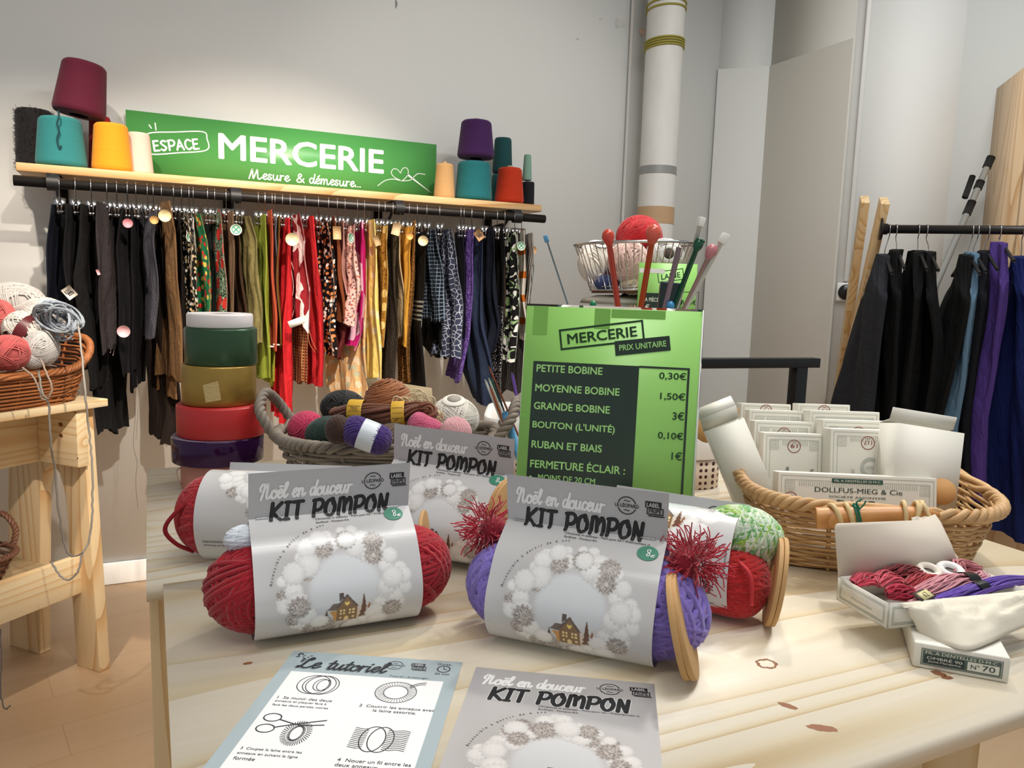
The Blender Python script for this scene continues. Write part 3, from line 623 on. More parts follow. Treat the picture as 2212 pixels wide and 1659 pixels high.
def price_tag(parent, px, py, rpx, hx, Y, kind='round', rot=0., yaw_=0., emblem=None, sq=.8):
    c = atY(px, py, Y); k = Y/ray(px, py)[1]/FL; r = rpx*k; ex = A(math.cos(yaw_), math.sin(yaw_), 0); a = math.radians(rot)
    n = np.cross(ex, A(0, 0, 1)); m = plain(hx, .6)
    if kind == 'round': T2 = disc2d(0, 0, r, r, 28)
    else: T2 = rot2d(rect2d(-r*sq, -r, r*sq, r), 0, rot)
    V = T2[0]; nn = len(V); F = [list(range(nn)), [i+nn for i in range(nn)][::-1]]+[[i, (i+1) % nn, (i+1) % nn+nn, i+nn] for i in range(nn)]
    P = c+V[:, :1]*ex+V[:, 1:]*A(0, 0, 1); o = MB().add(np.vstack([P+n*.0008, P-n*.0008]), F).obj('price_tag', m, parent)
    if emblem:
        f = lambda V: c+n*.0012+V[:, :1]*ex+V[:, 1:]*A(0, 0, 1); mb = MB()
        if emblem == 'cross':
            L_ = [ribbon([(-r*.4, -r*.4), (r*.4, r*.4)], r*.2), ribbon([(-r*.4, r*.4), (r*.4, -r*.4)], r*.2)]
            tt_ = np.linspace(0, 2*PI, 24, endpoint=False); L_.append(ribbon(np.c_[np.cos(tt_), np.sin(tt_)]*r*.7, r*.16, 1, True, False)); mb.flat(join2d(L_), f); mb.obj('tag_print', plain('#2f8a63', .6), o)
        elif emblem == 'stamp':
            L_ = [frame2d(-r*.55, -r*.02, r*.4, r*.55, r*.09), frame2d(-r*.35, -r*.5, r*.55, -r*.02, r*.09), fit('LABEL', -r*.45, r*.12, r*.75, r*.3, .02), fit('FRIPE', -r*.25, -r*.38, r*.7, r*.27, .02)]
            mb.flat(rot2d(join2d(L_), 0, rot), f); mb.obj('tag_print', INK, o)
        elif emblem == 'scribble':
            mb.flat(join2d([ribbon([(-r*.3, r*.3), (0, r*.42), (r*.2, r*.3)], r*.05), ribbon([(-r*.02, -r*.05), (r*.05, -r*.1)], r*.06)]), f); mb.obj('tag_print', plain('#8d7a55', .7), o)
    return o
YA, YB = 2.745, 2.945
FN = lambda px, py: atY(px, py, YA); BN = lambda px, py: atY(px, py, YB)
def FO(d): return (lambda px, py: atY(px, py, YA+d)), (lambda px, py: atY(px, py, YB+d))
FG = 'fabric remnants on the long rail'
# name, label, rows (y, left, right), material args, depth shift, folds, amplitude
FAB = [
 ('navy', 'very dark navy cloth at the far left end of the rail', [(447, 114, 146), (540, 104, 150), (640, 100, 158), (760, 104, 178), (800, 140, 182)], ('#10182a',), .02, 2, .008),
 ('black', 'black cloth with a square stamped tag, second from the left', [(446, 146, 178), (560, 140, 190), (700, 140, 208), (788, 148, 214)], ('#121114',), -.02, 2, .012),
 ('black', 'black draped cloth with a small pink tag low on it', [(447, 180, 214), (520, 178, 226), (600, 170, 232), (700, 190, 236), (830, 196, 242)], ('#0f0e10',), .0, 3, .014),
 ('charcoal', 'charcoal woven cloth with a frayed pale end and pink tag', [(442, 214, 246), (500, 214, 262), (600, 222, 270), (706, 226, 266), (748, 228, 264)], ('#2b2526', 'streak', '#3d3637'), -.035, 1.5, .010),
 ('black', 'long black cloth ending in a point near the floor', [(460, 246, 262), (600, 232, 286), (760, 200, 276), (850, 212, 270), (925, 222, 276)], ('#141316',), .04, 2, .012),
 ('black', 'black cloth with a pink oval tag near its top', [(456, 262, 290), (540, 252, 292), (640, 262, 300), (755, 268, 305), (800, 275, 300)], ('#17151a',), -.01, 2, .012),
 ('black', 'thin black cloth with a pale seam between the dark pieces', [(452, 286, 303), (600, 288, 308), (720, 282, 310), (832, 286, 306)], ('#131216',), .02, 2, .006),
 ('denim', 'dark grey denim strip with a braided edge', [(460, 303, 336), (520, 308, 330), (640, 318, 334), (728, 311, 326)], ('#4b4a52', 'twill', '#2f2e36'), -.03, 1.5, .008),
 ('umber', 'dark brown cloth hanging lowest, behind the shiny brown piece', [(470, 322, 342), (600, 326, 352), (760, 322, 376), (880, 326, 386), (948, 330, 366)], ('#2e211b',), .06, 2, .010),
 ('bronze', 'shiny brown cloth with a round cream tag', [(438, 338, 362), (500, 338, 374), (600, 342, 380), (700, 344, 392), (812, 342, 398)], ('#553a24', 'streak', '#8f6d48'), -.045, 1, .009),
 ('bronze', 'shorter brown turned up cloth showing below the shiny brown piece', [(640, 346, 380), (780, 342, 382), (852, 340, 383)], ('#6a4a30', 'streak', '#99744d'), .03, 1, .006),
 ('brownblack', 'brown black frayed cloth right of the shiny brown piece', [(458, 366, 386), (560, 372, 392), (700, 380, 398), (812, 386, 402)], ('#231a16',), .0, 2, .006),
 ('diamond', 'black cloth printed with cream diamonds', [(468, 384, 404), (560, 388, 418), (640, 388, 422), (690, 392, 420)], ('#1b1a16', 'dots', '#d9b98a', '#e8e4da', .8), -.02, 2, .010),
 ('palewhite', 'black and white cloth with a round green badge tag', [(474, 404, 414), (560, 404, 420), (680, 412, 424)], ('#dcd9d2', 'patch', '#22201e', None, 2.), .03, 1.5, .006),
 ('starry', 'green cloth with red flowers and gold stars', [(466, 412, 428), (520, 416, 442), (600, 424, 452), (740, 430, 456)], ('#1c6b43', 'dots', '#c8322f', '#d8c25a', .55), -.03, 2, .010),
 ('darkgreen', 'dark cloth between the two green printed pieces', [(486, 438, 458), (600, 444, 460), (740, 448, 464)], ('#16231f',), .05, 2, .008),
 ('pomegranate', 'green cloth printed with red pomegranates and leaves', [(456, 460, 472), (520, 458, 480), (620, 458, 482), (740, 460, 482)], ('#24382b', 'swirl', '#a9bfa4', '#c3342d', 1.1), -.02, 1.5, .006),
 ('taupe', 'plain taupe brown strip left of the olive crinkled piece', [(460, 483, 500), (560, 484, 502), (740, 484, 503)], ('#6b543f',), -.03, 1.5, .006),
 ('coffee', 'coffee brown frayed edge piece behind the olive one', [(470, 500, 510), (600, 502, 520), (740, 506, 530)], ('#4a3524',), .04, 2, .006),
 ('olive', 'crinkled olive tan cloth with a round green badge tag', [(470, 506, 536), (520, 508, 552), (600, 518, 554), (680, 534, 556), (740, 538, 557)], ('#8c8250', 'streak', '#6f6640'), -.02, 4, .010),
 ('greenolive', 'bright olive green silky cloth', [(466, 553, 571), (560, 556, 574), (700, 556, 578), (815, 554, 578)], ('#8e9a36',), -.03, 2, .007, ),
 ('lime', 'pale lime patterned cloth behind the olive green one', [(472, 568, 578), (640, 572, 584), (760, 574, 592), (821, 576, 592)], ('#b4b93f', 'dots', '#8a9426', None, 2.), .02, 2, .006),
 ('coral', 'narrow coral orange cloth with a white hem', [(457, 570, 584), (560, 576, 588), (680, 578, 591), (747, 578, 591)], ('#c4553a',), -.04, 1, .005),
 ('blue', 'narrow dusty blue strip beside the coral cloth', [(472, 585, 594), (600, 588, 594), (690, 590, 594)], ('#77889a',), .0, 1, .004),
 ('mustard', 'narrow mustard and brown cloth with a white hem', [(470, 593, 602), (560, 592, 598), (660, 590, 600), (744, 590, 603)], ('#8a6320', 'streak', '#57401f'), -.02, 1, .004),
 ('scarlet', 'long scarlet cloth reaching down behind the ribbon rolls', [(473, 604, 624), (560, 596, 624), (680, 592, 622), (780, 598, 622), (905, 594, 620)], ('#d0242b',), -.02, 3, .014),
 ('wine', 'wine red cloth with pale lace and a round cream tag', [(466, 622, 644), (520, 624, 656), (600, 622, 654), (672, 622, 656), (700, 624, 656)], ('#8c1f26', 'patch', '#e9dcd8', None, .55), -.045, 2, .012),
 ('ethnic', 'tan cloth with rows of ornamental bands below the wine red one', [(600, 626, 656), (700, 622, 658), (823, 622, 660)], ('#c98d57', 'trim', '#8d4a2c', '#2a1c17', 1.2), .02, 1, .006),
 ('textured', 'red textured cloth hanging in long folds', [(470, 656, 672), (560, 658, 680), (680, 660, 692), (780, 664, 698), (828, 672, 695)], ('#d52b31', 'streak', '#b51d24'), -.03, 3, .012),
 ('floral', 'black cloth with small orange and white flowers', [(482, 682, 706), (560, 680, 720), (620, 682, 724), (700, 690, 716), (762, 698, 720)], ('#191316', 'dots', '#d9894f', '#ece6e0', .75), -.035, 3, .014),
 ('rust', 'rust brown lace cloth beside the black floral one', [(470, 706, 720), (560, 716, 732), (640, 716, 740), (690, 714, 738)], ('#8f4a26', 'streak', '#5f2d17', None, 1.), -.01, 3, .008),
 ('maroon', 'maroon ruffled end below the rust lace', [(660, 716, 738), (720, 714, 742), (770, 718, 732)], ('#6b2a28',), .03, 3, .010),
 ('dustypink', 'dusty pink cloth with a paper tag at its top', [(480, 721, 740), (560, 730, 742), (640, 734, 746)], ('#c08f86', 'dots', '#a8736c', None, 2.), .0, 2, .006),
 ('pinkfloral', 'pale pink floral ruffled cloth', [(490, 741, 762), (540, 740, 762), (600, 741, 768), (660, 740, 756), (700, 738, 754)], ('#e6bdb2', 'dots', '#8a5c63', '#b4614f', 1.2), -.03, 3, .014),
 ('magenta', 'magenta cloth with a pale frilly edge', [(482, 764, 782), (560, 766, 782), (640, 752, 786), (720, 740, 782), (746, 742, 768)], ('#bb1468', 'swirl', '#b31c68', '#e6b4c9', .4), .01, 3, .012),
 ('yellow', 'bright yellow cloth with faint flowers', [(477, 782, 806), (560, 788, 810), (700, 788, 814), (815, 790, 817)], ('#f3d778', 'dots', '#f8e8b4', None, .3), -.03, 3, .009),
 ('peach', 'wide peach coloured flowered cloth hanging low behind the magenta one', [(560, 760, 790), (700, 728, 792), (780, 712, 794), (838, 708, 794), (866, 722, 786)], ('#f0c48c', 'dots', '#f6e0bd', '#c9c9a8', .35), .05, 2, .010),
 ('goldbrown', 'gold and brown leaf patterned cloth', [(490, 810, 834), (560, 812, 832), (660, 814, 830), (742, 814, 826)], ('#b07f33', 'swirl', '#6b4418', '#e2c27c', 1.4), -.01, 2, .008),
 ('tweed', 'black tweed textured cloth with diagonal weave', [(486, 832, 846), (600, 832, 850), (720, 826, 850), (820, 818, 844)], ('#1f1a18', 'twill', '#55493f'), -.03, 1.5, .007),
 ('cream', 'cream printed cloth hanging beside the mustard one', [(482, 846, 860), (560, 850, 862), (640, 852, 866), (724, 852, 870)], ('#d9bf94', 'dots', '#a88a63', None, 2.), -.01, 1.5, .005),
 ('gold', 'mustard gold folded cloth with a round orange tag', [(492, 862, 888), (560, 864, 880), (660, 866, 878), (740, 868, 876)], ('#d39a3a',), -.04, 2, .008),
 ('leopard', 'leopard patterned ruffled cloth', [(480, 872, 894), (600, 878, 890), (720, 866, 880), (822, 866, 884)], ('#7a5224', 'dots', '#23170f', '#d79a4e', 2.2), .02, 3, .008),
 ('blackbands', 'long black cloth with grey striped bands', [(502, 902, 918), (580, 890, 914), (700, 882, 906), (835, 880, 920)], ('#151314', 'bands', '#8f928a'), -.035, 1.5, .006),
 ('checked', 'navy checked cloth folded over at an angle', [(497, 920, 936), (560, 912, 948), (620, 904, 952), (690, 908, 956)], ('#182230', 'check', '#7d8fa3'), -.02, 1.5, .010),
 ('darknavy', 'black cloth below the navy checked piece', [(660, 916, 950), (740, 918, 956), (772, 936, 960)], ('#0f1116',), .04, 2, .008),
 ('crackle', 'slate blue cloth with white crackle lines', [(497, 948, 972), (560, 950, 984), (660, 952, 990), (768, 928, 988)], ('#343a50', 'crackle', '#b9bfcd'), -.04, 3, .012),
 ('midnight', 'midnight blue strip between crackle and purple cloth', [(500, 986, 998), (640, 990, 1000), (790, 992, 1004)], ('#161a2c',), .03, 1.5, .005),
 ('purple', 'purple paisley patterned cloth between two dark blue ones', [(498, 998, 1020), (600, 994, 1016), (720, 988, 1012), (814, 970, 994)], ('#45307a', 'swirl', '#8a6bb0', None, 1.), -.02, 1.5, .008),
 ('slate', 'plain slate navy cloth with a square brown tag, reaching low', [(500, 1020, 1038), (600, 1012, 1038), (700, 1002, 1040), (800, 1000, 1056), (872, 1030, 1056)], ('#27324a',), -.035, 2.5, .012),
 ('ink', 'ink blue cloth right of the slate navy one', [(492, 1040, 1062), (600, 1036, 1066), (700, 1034, 1072), (762, 1030, 1060)], ('#141c30',), -.01, 3, .012),
 ('blackfrill', 'black gathered cloth squeezed in near the right end', [(486, 1064, 1082), (560, 1072, 1086), (660, 1074, 1088)], ('#121115',), .02, 3, .008),
 ('mocha', 'mocha brown cloth behind the black and white floral one', [(540, 1070, 1084), (640, 1072, 1090), (690, 1072, 1092)], ('#4c3a34',), .05, 1.5, .005),
 ('leafy', 'black and white cloth with green leaves and blue patches', [(502, 1086, 1114), (580, 1086, 1116), (680, 1086, 1112), (778, 1082, 1104)], ('#18181b', 'patch', '#e4e6e2', '#8fb07c', 1.3), -.03, 3, .014),
 ('blackdaisy', 'black cloth with tiny white flowers hanging low near the right end', [(660, 1062, 1084), (760, 1058, 1084), (850, 1058, 1082)], ('#131216', 'dots', '#cfcdd0', None, 1.6), .01, 2, .008),
 ('patchy', 'white cloth with magenta orange and red patches', [(500, 1116, 1130), (560, 1118, 1132), (640, 1116, 1132), (732, 1120, 1138)], ('#e6dfd3', 'hstripe', '#d2701f', '#b02a2a', .18), -.035, 1.5, .006),
 ('pinstripe', 'black and white pinstripe cloth at the far right end of the rail', [(506, 1132, 1146), (560, 1132, 1148), (640, 1132, 1144), (655, 1132, 1142)], ('#17171a', 'vstripe', '#cfcdc8', None, 1.6), -.04, 2, .010),
 ('finestripe', 'dark finely striped cloth hanging low behind the price sign', [(640, 1090, 1140), (740, 1084, 1142), (850, 1086, 1134)], ('#17161a', 'vstripe', '#6f6b6c', None, 2.), .04, 1.5, .008),
]
fabs = {}
for i, (nm, lab, rows, mt, dep, folds, amp) in enumerate(FAB):
    rows = [(y, xl-3, xr+3) for y, xl, xr in rows]; fr = (rows[0][1]+rows[0][2])/2 > 318; f1, b1 = FO(dep)
    o = cloth(MB(), rows, f1, b1, fr, folds=folds, amp=amp*.8, seed=i, n=26, m=26).obj('fabric_remnant', fabric_mat(nm+str(i), *mt), smooth=True)
    tag(o, lab, 'fabric', FG); fabs[i] = o
    if rows[0][0] < 520:
        a_, b_ = f1((rows[0][1]+rows[0][2])/2, rows[0][0]), b1((rows[0][1]+rows[0][2])/2, rows[0][0]); c = (a_+b_)/2; d = b_-a_
        hanger(c[0], math.atan2(d[0], d[1]), 'chrome clip hanger holding the '+' '.join(lab.split(',')[0].split()[:11]), half=.082)
def ftag(key, *a, **k):
    i = [j for j, f in enumerate(FAB) if key in f[1]][0]; return price_tag(fabs[i], *a, **k)
ftag('square stamped tag', 150, 632, 13, '#d5cdbf', YA-.05, 'sq', 38, emblem='stamp'); ftag('small pink tag low', 212, 588, 6, '#e3a7ae', YA-.04, 'sq', 20, sq=.5)
ftag('frayed pale end', 267, 716, 13, '#eeb9bf', YA-.07); ftag('pink oval tag', 276, 482, 10, '#e58d97', YA-.03, sq=.6); ftag('shiny brown cloth with', 356, 466, 13, '#efd9a4', YA-.07, emblem='scribble')
ftag('braided edge', 333, 475, 9, '#cf9f5f', YA-.05); ftag('black and white cloth with a round', 408, 512, 10, '#e9ecdf', YA-.02, emblem='cross', yaw_=1.0); ftag('crinkled olive', 510, 496, 12, '#e9efe4', YA-.05, emblem='cross')
ftag('wine red cloth with pale', 631, 517, 14, '#f1e3b4', YA-.07, emblem='scribble'); ftag('dusty pink', 728, 503, 14, '#cda678', YA-.04, 'sq', 2, sq=.62, emblem='scribble'); ftag('pale pink floral', 758, 514, 11, '#dfe8dc', YA-.06, emblem='cross', yaw_=.8)
ftag('cream printed', 856, 495, 13, '#cdb18a', YA-.04, 'sq', -14, sq=.7, emblem='scribble'); ftag('gold and brown leaf', 814, 520, 11, '#b59468', YA-.04, 'sq', 20, sq=.6); ftag('mustard gold', 885, 510, 8, '#e0a45c', YA-.07)
ftag('grey striped bands', 914, 520, 11, '#efdcae', YA-.06, emblem='scribble', yaw_=-.5); ftag('slate navy cloth with', 1035, 508, 11, '#a88158', YA-.06, 'sq', 38, emblem='stamp'); ftag('green leaves', 1126, 531, 10, '#dfe6dc', YA-.05, emblem='cross')
ftag('pinstripe cloth at', 1151, 540, 9, '#e0ac78', YA+.02)
# loose threads and hems
def threads(i, L, hx, r=.0009):
    mb = MB()
    for q in L: mb.tube(smooth_line([atY(x, y, YA+.02) for x, y in q], 5), r, 5)
    mb.obj('loose_threads', plain(hx, .9), fabs[i], True)
kf = lambda key: [j for j, f in enumerate(FAB) if key in f[1]][0]
threads(kf('frayed pale'), [[(230, 712), (236, 735), (228, 745), (240, 756)], [(234, 716), (244, 740), (238, 762)], [(240, 718), (230, 730), (246, 750), (244, 768)], [(262, 726), (258, 745), (257, 756)], [(232, 708), (226, 722), (236, 726), (250, 728)]], '#b9aca8', .0014)
threads(kf('second from the left'), [[(160, 790), (163, 820), (158, 840), (152, 850), (164, 858), (170, 846), (150, 842)]], '#3c2420')
threads(kf('ending in a point'), [[(288, 842), (292, 900), (288, 960), (296, 1000), (293, 1040), (298, 1100)]], '#4a4038', .0006)
threads(kf('black cloth with a pink oval'), [[(296, 812), (298, 880), (294, 950)]], '#5a4c42', .0006)
threads(kf('wine red cloth with pale'), [[(640, 600), (626, 560), (634, 620), (626, 660)], [(650, 500), (656, 540), (644, 580)], [(636, 560), (640, 640), (630, 690)]], '#d8b9b4', .0012)
threads(kf('red textured'), [[(662, 680), (672, 730), (690, 766)], [(664, 700), (668, 740), (680, 760)]], '#d98a5a', .0011)
threads(kf('crackle lines'), [[(950, 766), (954, 776)], [(970, 766), (972, 778)]], '#20263a')
mb = MB(); a_, b_ = atY(624, 702, YA-.075), atY(656, 690, YA-.075); mb.bar(a_, b_, .004, .024); mb.obj('white_hem', plain('#f0ebe2', .8), fabs[kf('wine red cloth with pale')])
for key, y, l_, r2 in (('coral orange', 748, 578, 592), ('mustard and brown', 744, 590, 604)):
    MB().bar(atY(l_, y, YA-.02), atY(r2, y+1, YA-.02), .006, .005).obj('white_hem', plain('#e9e4da', .8), fabs[kf(key)])
# ================================================================ display table
T = .85
tb = thing('display_table', 'pale pine display table with a stepped left end under all the goods', 'table', (.5, .86, 0))
def plank(name, x0, x1, y0, y1, knots=()):
    mb = MB(); mb.span((x0, y0, T-.018), (x1, y1, T))
    for px, py, rx, ry, ang, ring in knots:
        c = atz(px, py, T); a = math.radians(ang); t_ = np.linspace(0, 2*PI, 60, endpoint=False); w_ = 1+.05*np.sin(t_*5+px)+.04*np.sin(t_*9)+.03*np.sin(t_*17)
        E_ = np.c_[np.cos(t_)*rx*w_, np.sin(t_)*ry*w_]@np.array([[math.cos(a), math.sin(a)], [-math.sin(a), math.cos(a)]])
        if ring: V = np.vstack([np.c_[E_, np.zeros(60)], np.c_[E_*(.74+.06*np.sin(t_*4))[:, None], np.zeros(60)]])+c+A(0, 0, .0002); mb.add(V, [[i, (i+1) % 60, (i+1) % 60+60, i+60] for i in range(60)], mi=1)
        else: mb.add(np.c_[E_, np.zeros(60)]+c+A(0, 0, .0002), [list(range(60))], mi=1)
    return mb.obj(name, [PINE, plain('#8d5b3a', .6, bump=.2)], tb)
plank('back_board', -.011, 1.012, .8455, 1.379)
plank('front_board', .005, 1.012, .336, .8445, ((1656, 1434, .0095, .0085, 0, 1), (1702, 1525, .0075, .0032, -60, 0), (1776, 1573, .011, .0042, -35, 0), (2028, 1455, .006, .004, -60, 0), (2046, 1464, .005, .003, -20, 0), (535, 1433, .004, .002, 0, 0)))
LEGM = PINE_V
for (a, b) in (((-.009, .872, 0), (.085, .895, T-.018)), ((-.009, 1.30, 0), (.085, 1.323, T-.018)), ((.90, 1.30, 0), (.99, 1.323, T-.018))): MB().span(a, b).obj('leg', LEGM, tb, bevel=.001)
p_, q_ = atY(1968, 1645, .385), atY(2118, 1610, .385)
MB().span((p_[0], .385, 0), (q_[0], .402, T-.018)).obj('leg', LEGM, tb, bevel=.001)
p_, q_ = atY(1932, 1645, .45), atY(1966, 1645, .45); MB().span((p_[0], .45, 0), (q_[0], .62, T-.018)).obj('leg', LEGM, tb, bevel=.001)
MB().span((.02, .42, T-.10), (q_[0], .44, T-.0185)).obj('apron', LEGM, tb)

# ================================================================ ribbon rolls
c0 = atz(472, 1066, T); RC = A(.094, 1.235)
def roll(label, pxl, pxr, yb, yt, z0, hx, dx=0., dy=0., rough=.35, metal=0., side=None, hole=.42, brush=0, nogap=False):
    Yc = RC[1]+dy; c, r = cyl(pxl, pxr, (yb+yt)/2, Yc); h = atY((pxl+pxr)/2, yt, Yc-r*.8)[2]-atY((pxl+pxr)/2, yb, Yc-r*.8)[2]
    M = yawM((c[0], Yc, z0), 0); t = thing('ribbon_roll', label, 'ribbon roll', (c[0], Yc, z0), 'stacked rolls of gift ribbon')
    n = NT('ribbon_'+hx); cc = A(*hexc(hx)); v = n.obj(); col = tuple(cc)
    if brush: n.bump(n.noise(n.mapv(v, (60, 60, 3)), 3., 3), .35, .001); col = n.mix(n.noise(v, 30, 4), tuple(cc*.8), tuple(np.minimum(1, cc*1.15)))
    m = n.out(col, rough, metal)
    MB().lathe([(r*hole, .0005), (r*.985, .0005), (r, .002), (r, h-.002), (r*.985, h), (r*hole, h), (r*hole, .0005)], 64, M).obj('ribbon', m, t, True)
    s = NT('ribbon_side_'+hx); w_ = s.n('TexWave', {'Vector': s.obj(), 'Scale': 90., 'Distortion': .4}, wave_type='RINGS', rings_direction='Z').outputs[1]
    b = MB()
    for i in range(26): rr = r*(hole+.02+(.97-hole)*i/26); a = np.linspace(0, 2*PI, 48, endpoint=False); b.tube(xf(M, np.c_[rr*np.cos(a), rr*np.sin(a), np.full(48, h)]), .0007, 4, True)
    b.obj('wound_edges', plain(side or hx, .5), t)
    MB().lathe([(r*hole*.97, .001), (r*hole*.97, h*.99), (r*hole*.88, h*.99), (r*hole*.88, .001), (r*hole*.97, .001)], 40, M).obj('core', plain('#8a7a68', .8), t, True)
    return t, z0+h+.0008, r, c
t, z, r, c = roll('dull pink ribbon roll at the bottom of the stack', 390, 546, 1058, 1000, T+.0005, '#c2816f', rough=.55, brush=1)
MB().tube(smooth_line([A(c[0]-r, RC[1]-.01, z-.008), A(c[0]-r-.006, RC[1]-.015, z-.012), A(c[0]-r-.003, RC[1]-.02, z-.026), A(c[0]-r, RC[1]-.01, z-.034)], 5), .0009, 5).obj('loose_end', plain('#d9b3a4', .5), t)
t, z, r, c = roll('shiny purple ribbon roll, second from the bottom', 369, 570, 1001, 945, z, '#33123f', rough=.12, metal=.35, side='#8b7b90')
t, z, r, c = roll('red ribbon roll under the gold one', 380, 575, 948, 880, z, '#bb2a2b', rough=.4)
t, z, r, c = roll('gold foil ribbon roll with a piece of clear tape', 391, 554, 886, 800, z, '#a98a45', rough=.33, metal=.65, brush=1)
M = yawM((c[0], RC[1], z), 0)
tp = [(-115, -.052), (-92, -.048), (-96, -.020), (-119, -.026)]; g = []
for k in np.linspace(0, 1, 6): g.append([A((r+.0008)*math.cos(math.radians(a)), (r+.0008)*math.sin(math.radians(a)), zz) for a, zz in ((tp[0][0]*(1-k)+tp[1][0]*k, tp[0][1]*(1-k)+tp[1][1]*k), (tp[3][0]*(1-k)+tp[2][0]*k, tp[3][1]*(1-k)+tp[2][1]*k))])
MB().grid(xf(M, np.array(g)).reshape(6, 2, 3)).obj('clear_tape', plain('#c9b27a', .15, .2, .5, 300), t)
t, z, r, c = roll('dark green ribbon roll under the white one', 397, 556, 798, 718, z, '#36533a', rough=.28, metal=.4, hole=.6)
t, z, r, c = roll('white ribbon roll on top of the stack', 402, 547, 722, 692, z, '#e9e3e2', rough=.3)

# ================================================================ pompom kits and printed sheets
def art(U, V):
    """printed picture, card millimetres -> linear rgb: wreath of pompoms round a little house"""
    g = np.random.default_rng(11); sh_ = U.shape; C = np.zeros(sh_+(3,)); C[:] = A(.64, .638, .645); nz = g.random(sh_); nz = np.clip((nz+np.roll(nz, 1, 0)+np.roll(nz, 1, 1)+np.roll(np.roll(nz, 1, 0), 1, 1))/4*2.-.5, 0, 1)
    cx_, cy_ = 77., 121.; d = np.hypot(U-cx_, V-cy_); an = np.arctan2(V-cy_, U-cx_)
    glow = np.exp(-((d-48)/20)**2)*np.clip(.55-.45*np.cos(an+.5), 0, 1); C = C*(1-.34*glow[..., None])+A(.40, .36, .335)*.34*glow[..., None]
    k = 1/(1+np.exp((d-31)/1.2)); C = C*(1-k[..., None])+(A(.72, .745, .775)-.10*np.clip((V-cy_)/30, -1, 1)[..., None])*k[..., None]
    ax = np.exp(-(((U-cx_-17)/17)**2+((V-cy_-26)/9)**2)); C = C*(1-.75*ax[..., None])+A(.83, .60, .36)*.75*ax[..., None]
    def poly(P, col):
        P = np.asarray(P, float); ins = np.zeros(sh_, bool); j = len(P)-1
        for i in range(len(P)):
            c_ = ((P[i, 1] > V) != (P[j, 1] > V)) & (U < (P[j, 0]-P[i, 0])*(V-P[i, 1])/(P[j, 1]-P[i, 1]+1e-9)+P[i, 0]); ins ^= c_; j = i
        C[ins] = A(*hexc(col))
    for tx, ty, w_, h_, cc in ((93, 151, 5, 25, '#6b4634'), (98, 152, 6, 17, '#94623f'), (107, 152, 4, 14, '#70594c'), (60, 152, 4, 14, '#5d4d47')):
        for q in range(4): poly([(tx-w_*(.35+.2*q), ty-h_*(.62-.2*q)), (tx, ty-h_*(1-.2*q)), (tx+w_*(.35+.2*q), ty-h_*(.62-.2*q))], cc)
    poly([(62, 140), (70, 140), (70, 153), (66, 153), (66, 146)], '#d39a56'); poly([(60, 139), (66, 133), (74, 133), (70, 140)], '#77685f')
    poly([(69, 153), (69, 136), (78, 127), (87, 137), (87, 153)], '#8b6a48'); poly([(67.5, 137), (78, 125.5), (88.5, 138), (86, 138), (78, 128.5), (70, 138)], '#66584f'); poly([(71, 132), (71, 124.5), (75, 124.5), (75, 129)], '#5c5049')
    for wy in (139.5, 143, 148):
        for wx in (71.5, 74.3, 79.6, 82.6):
            if wy < 147 or wx < 73 or wx > 82: poly([(wx, wy), (wx+2, wy), (wx+2, wy+2.4), (wx, wy+2.4)], '#f6dfa0')
    poly([(76, 153), (76, 148.6), (77.8, 147), (79.8, 148.6), (79.8, 153)], '#f3d79a'); poly([(78, 136.8), (75.4, 133.6), (76.4, 132.4), (78, 133.5), (79.6, 132.4), (80.6, 133.6)], '#f4d978')
    L = []
    for i in range(84):
        a = i/84*2*PI*5.0+g.random()*.25; q = 34+22*((i*.618) % 1)**.9; r = 4.6+6.2*g.random()*(1-.3*(q > 50))
        if q-r < 27: q = 28+r
        L.append((cx_+q*math.cos(a), cy_+q*math.sin(a), r, g.random() < .2))
    L.sort(key=lambda p: p[2]+3*g.random())
    for x, y, r, tp_ in L:
        dx, dy = (U-x)/r, (V-y)/r; dd = np.hypot(dx, dy); th = np.arctan2(dy, dx); rag = 1+.07*np.sin(th*13+x)+.05*np.sin(th*29+y)+(.10 if tp_ else .03)*(nz-.5)*2
        m = np.clip((rag-dd)*r*.9, 0, 1)
        if tp_: base = A(.56, .51, .48)*(.45+1.0*nz[..., None])*(1-.3*np.clip(dd, 0, 1)[..., None])
        else: base = A(.90, .895, .89)*(1-.27*np.clip(dd, 0, 1.1)[..., None]**4-.07*np.clip(dy, -1, 1)[..., None])*(.95+.08*nz[..., None])
        C = C*(1-m[..., None])+base*m[..., None]
    return np.clip(C, 0, 1)
def art_tut(U, V):
    C = np.zeros(U.shape+(3,)); C[:] = A(*hexc('#a9b8be')); m = (U > 11) & (U < 137) & (V > 34); C[m] = A(.93, .93, .94); return C
